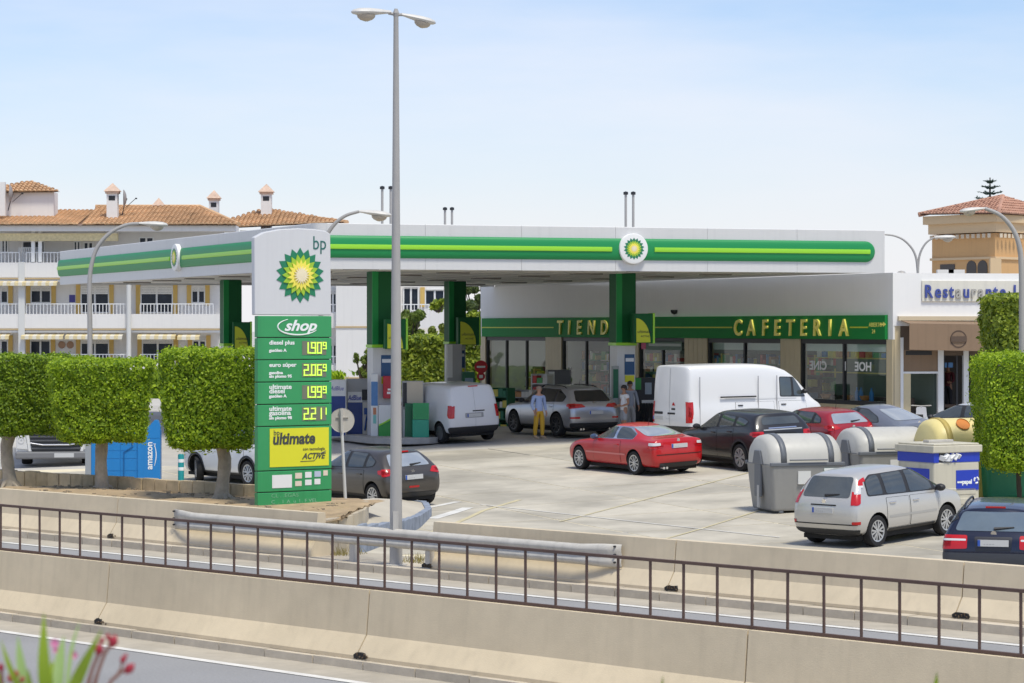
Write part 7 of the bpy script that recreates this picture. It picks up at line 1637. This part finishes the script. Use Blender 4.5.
for b, tip, wpx, mt, dy in (((48, 720), (44, 613), 6.2, ol_leaf, 0), ((62, 715), (102, 629), 6.0, ol_leaf, -.1), ((58, 710), (64, 636), 5.5, ol_pale, .12), ((66, 705), (80, 622), 2.4, ol_pale, .3), ((34, 720), (18, 636), 5.2, ol_pale, .1), ((26, 700), (1, 640), 3.0, ol_leaf, .0), ((12, 700), (-8, 662), 5, ol_leaf, .1), ((70, 720), (52, 660), 6, ol_leaf, .15), ((40, 720), (28, 668), 5, ol_leaf, -.1)):
    leaf('leaf', b, tip, wpx * px2m, mt, .02, 0, dy)
def twig(path, buds, r=.0035):
    P = [loc(*q) for q in path]; m = MB(); m.tube(P, [r * 1.3] + [r] * (len(P) - 1), 6); tw = m.build('twig', stemm, ol, smooth=True)
    for (px, py, s_, up) in buds:
        c = loc(px, py); m = MB(); d = (Vector((up[0], 0, up[1]))).normalized(); S_ = s_ * px2m
        rings = []; sd = d.cross(Vector((0, 1, 0))).normalized(); fw_ = Vector((0, 1, 0))
        for f, k in ((-1, .25), (-.5, .75), (0, 1), (.5, .85), (1.0, .4), (1.3, .08)): rings.append([c + d * (f * S_ * 1.25) + (sd * math.cos(a) + fw_ * math.sin(a)) * S_ * k for a in [2 * math.pi * i / 10 for i in range(10)]])
        m.loft(rings); m.build('bud', budm, tw, smooth=True)
twig([(90, 700), (98, 672), (104, 655), (110, 645)], [(113, 642, 5.0, (.35, 1)), (108, 637, 2.6, (-.1, 1))]); twig([(84, 700), (92, 670), (98, 655)], [(99, 650, 4.6, (.1, 1)), (102, 641, 2.6, (.1, 1))])
twig([(100, 700), (112, 680), (121, 672), (124, 670)], [(129, 669, 4.8, (.7, .7))]); twig([(116, 678), (121, 668), (122, 662)], [(123, 660, 3.2, (.2, 1)), (126, 656, 1.8, (.2, 1))], .0022)
twig([(2, 700), (2, 680), (1, 668)], [(1, 668, 3.4, (0, 1))]); twig([(16, 700), (15, 685), (16, 676)], [(16, 675, 3.2, (0, 1)), (10, 679, 3.0, (-.3, 1)), (22, 680, 2.6, (.3, 1))])
for px, py, s_ in ((55, 643, 5.5), (74, 655, 4.8), (56, 650, 4)):
    c = loc(px, py, .15); m = MB(); 
    for q in range(5):
        a = q * 1.256; d = Vector((math.cos(a), -.3, math.sin(a))).normalized(); sd = Vector((-math.sin(a), 0, math.cos(a))); L = s_ * px2m
        m.add([c, c + d * L * .6 - sd * L * .45, c + d * L, c + d * L * .6 + sd * L * .45], [(0, 1, 2, 3)])
    m.build('flower', petalm, ol, fix=False)
m = MB(); m.tube([loc(56, 760), loc(52, 720), loc(48, 690)], .008, 7); m.tube([loc(56, 750), loc(70, 715), loc(88, 695)], .006, 6); m.build('stem', M('oleander_stem', (.20, .24, .08), .7), ol, smooth=True)
# leaf tips poking up at the lower edge
for px, py, w_ in ((934, 672, 5), (660, 676, 3)):
    b = fg(px, 740, 7.); t = thing('leaf_sprig', 'tip of a blurred yellow green leaf at the bottom edge, right side' if px > 800 else 'tiny blurred leaf tip at the bottom edge, middle', 'plant', b, 0, 'blurred leaf tips at the bottom edge')
    m = MB(); k = 7. / FPX; vs = []; H_ = (740 - py) * k
    for i in range(9):
        f = i / 8; wd = w_ * k * math.sin(math.pi * min(1, f * .9 + .1)) if i < 8 else .0004; x = (f - .5) * 6 * k; vs += [(x - wd, 0, H_ * f), (x, .004, H_ * f), (x + wd, 0, H_ * f)]
    m.add(vs, [(i*3 + j, i*3 + j + 1, i*3 + j + 4, i*3 + j + 3) for i in range(8) for j in (0, 1)]); m.build('leaf', ol_leaf, t, smooth=True, fix=False)
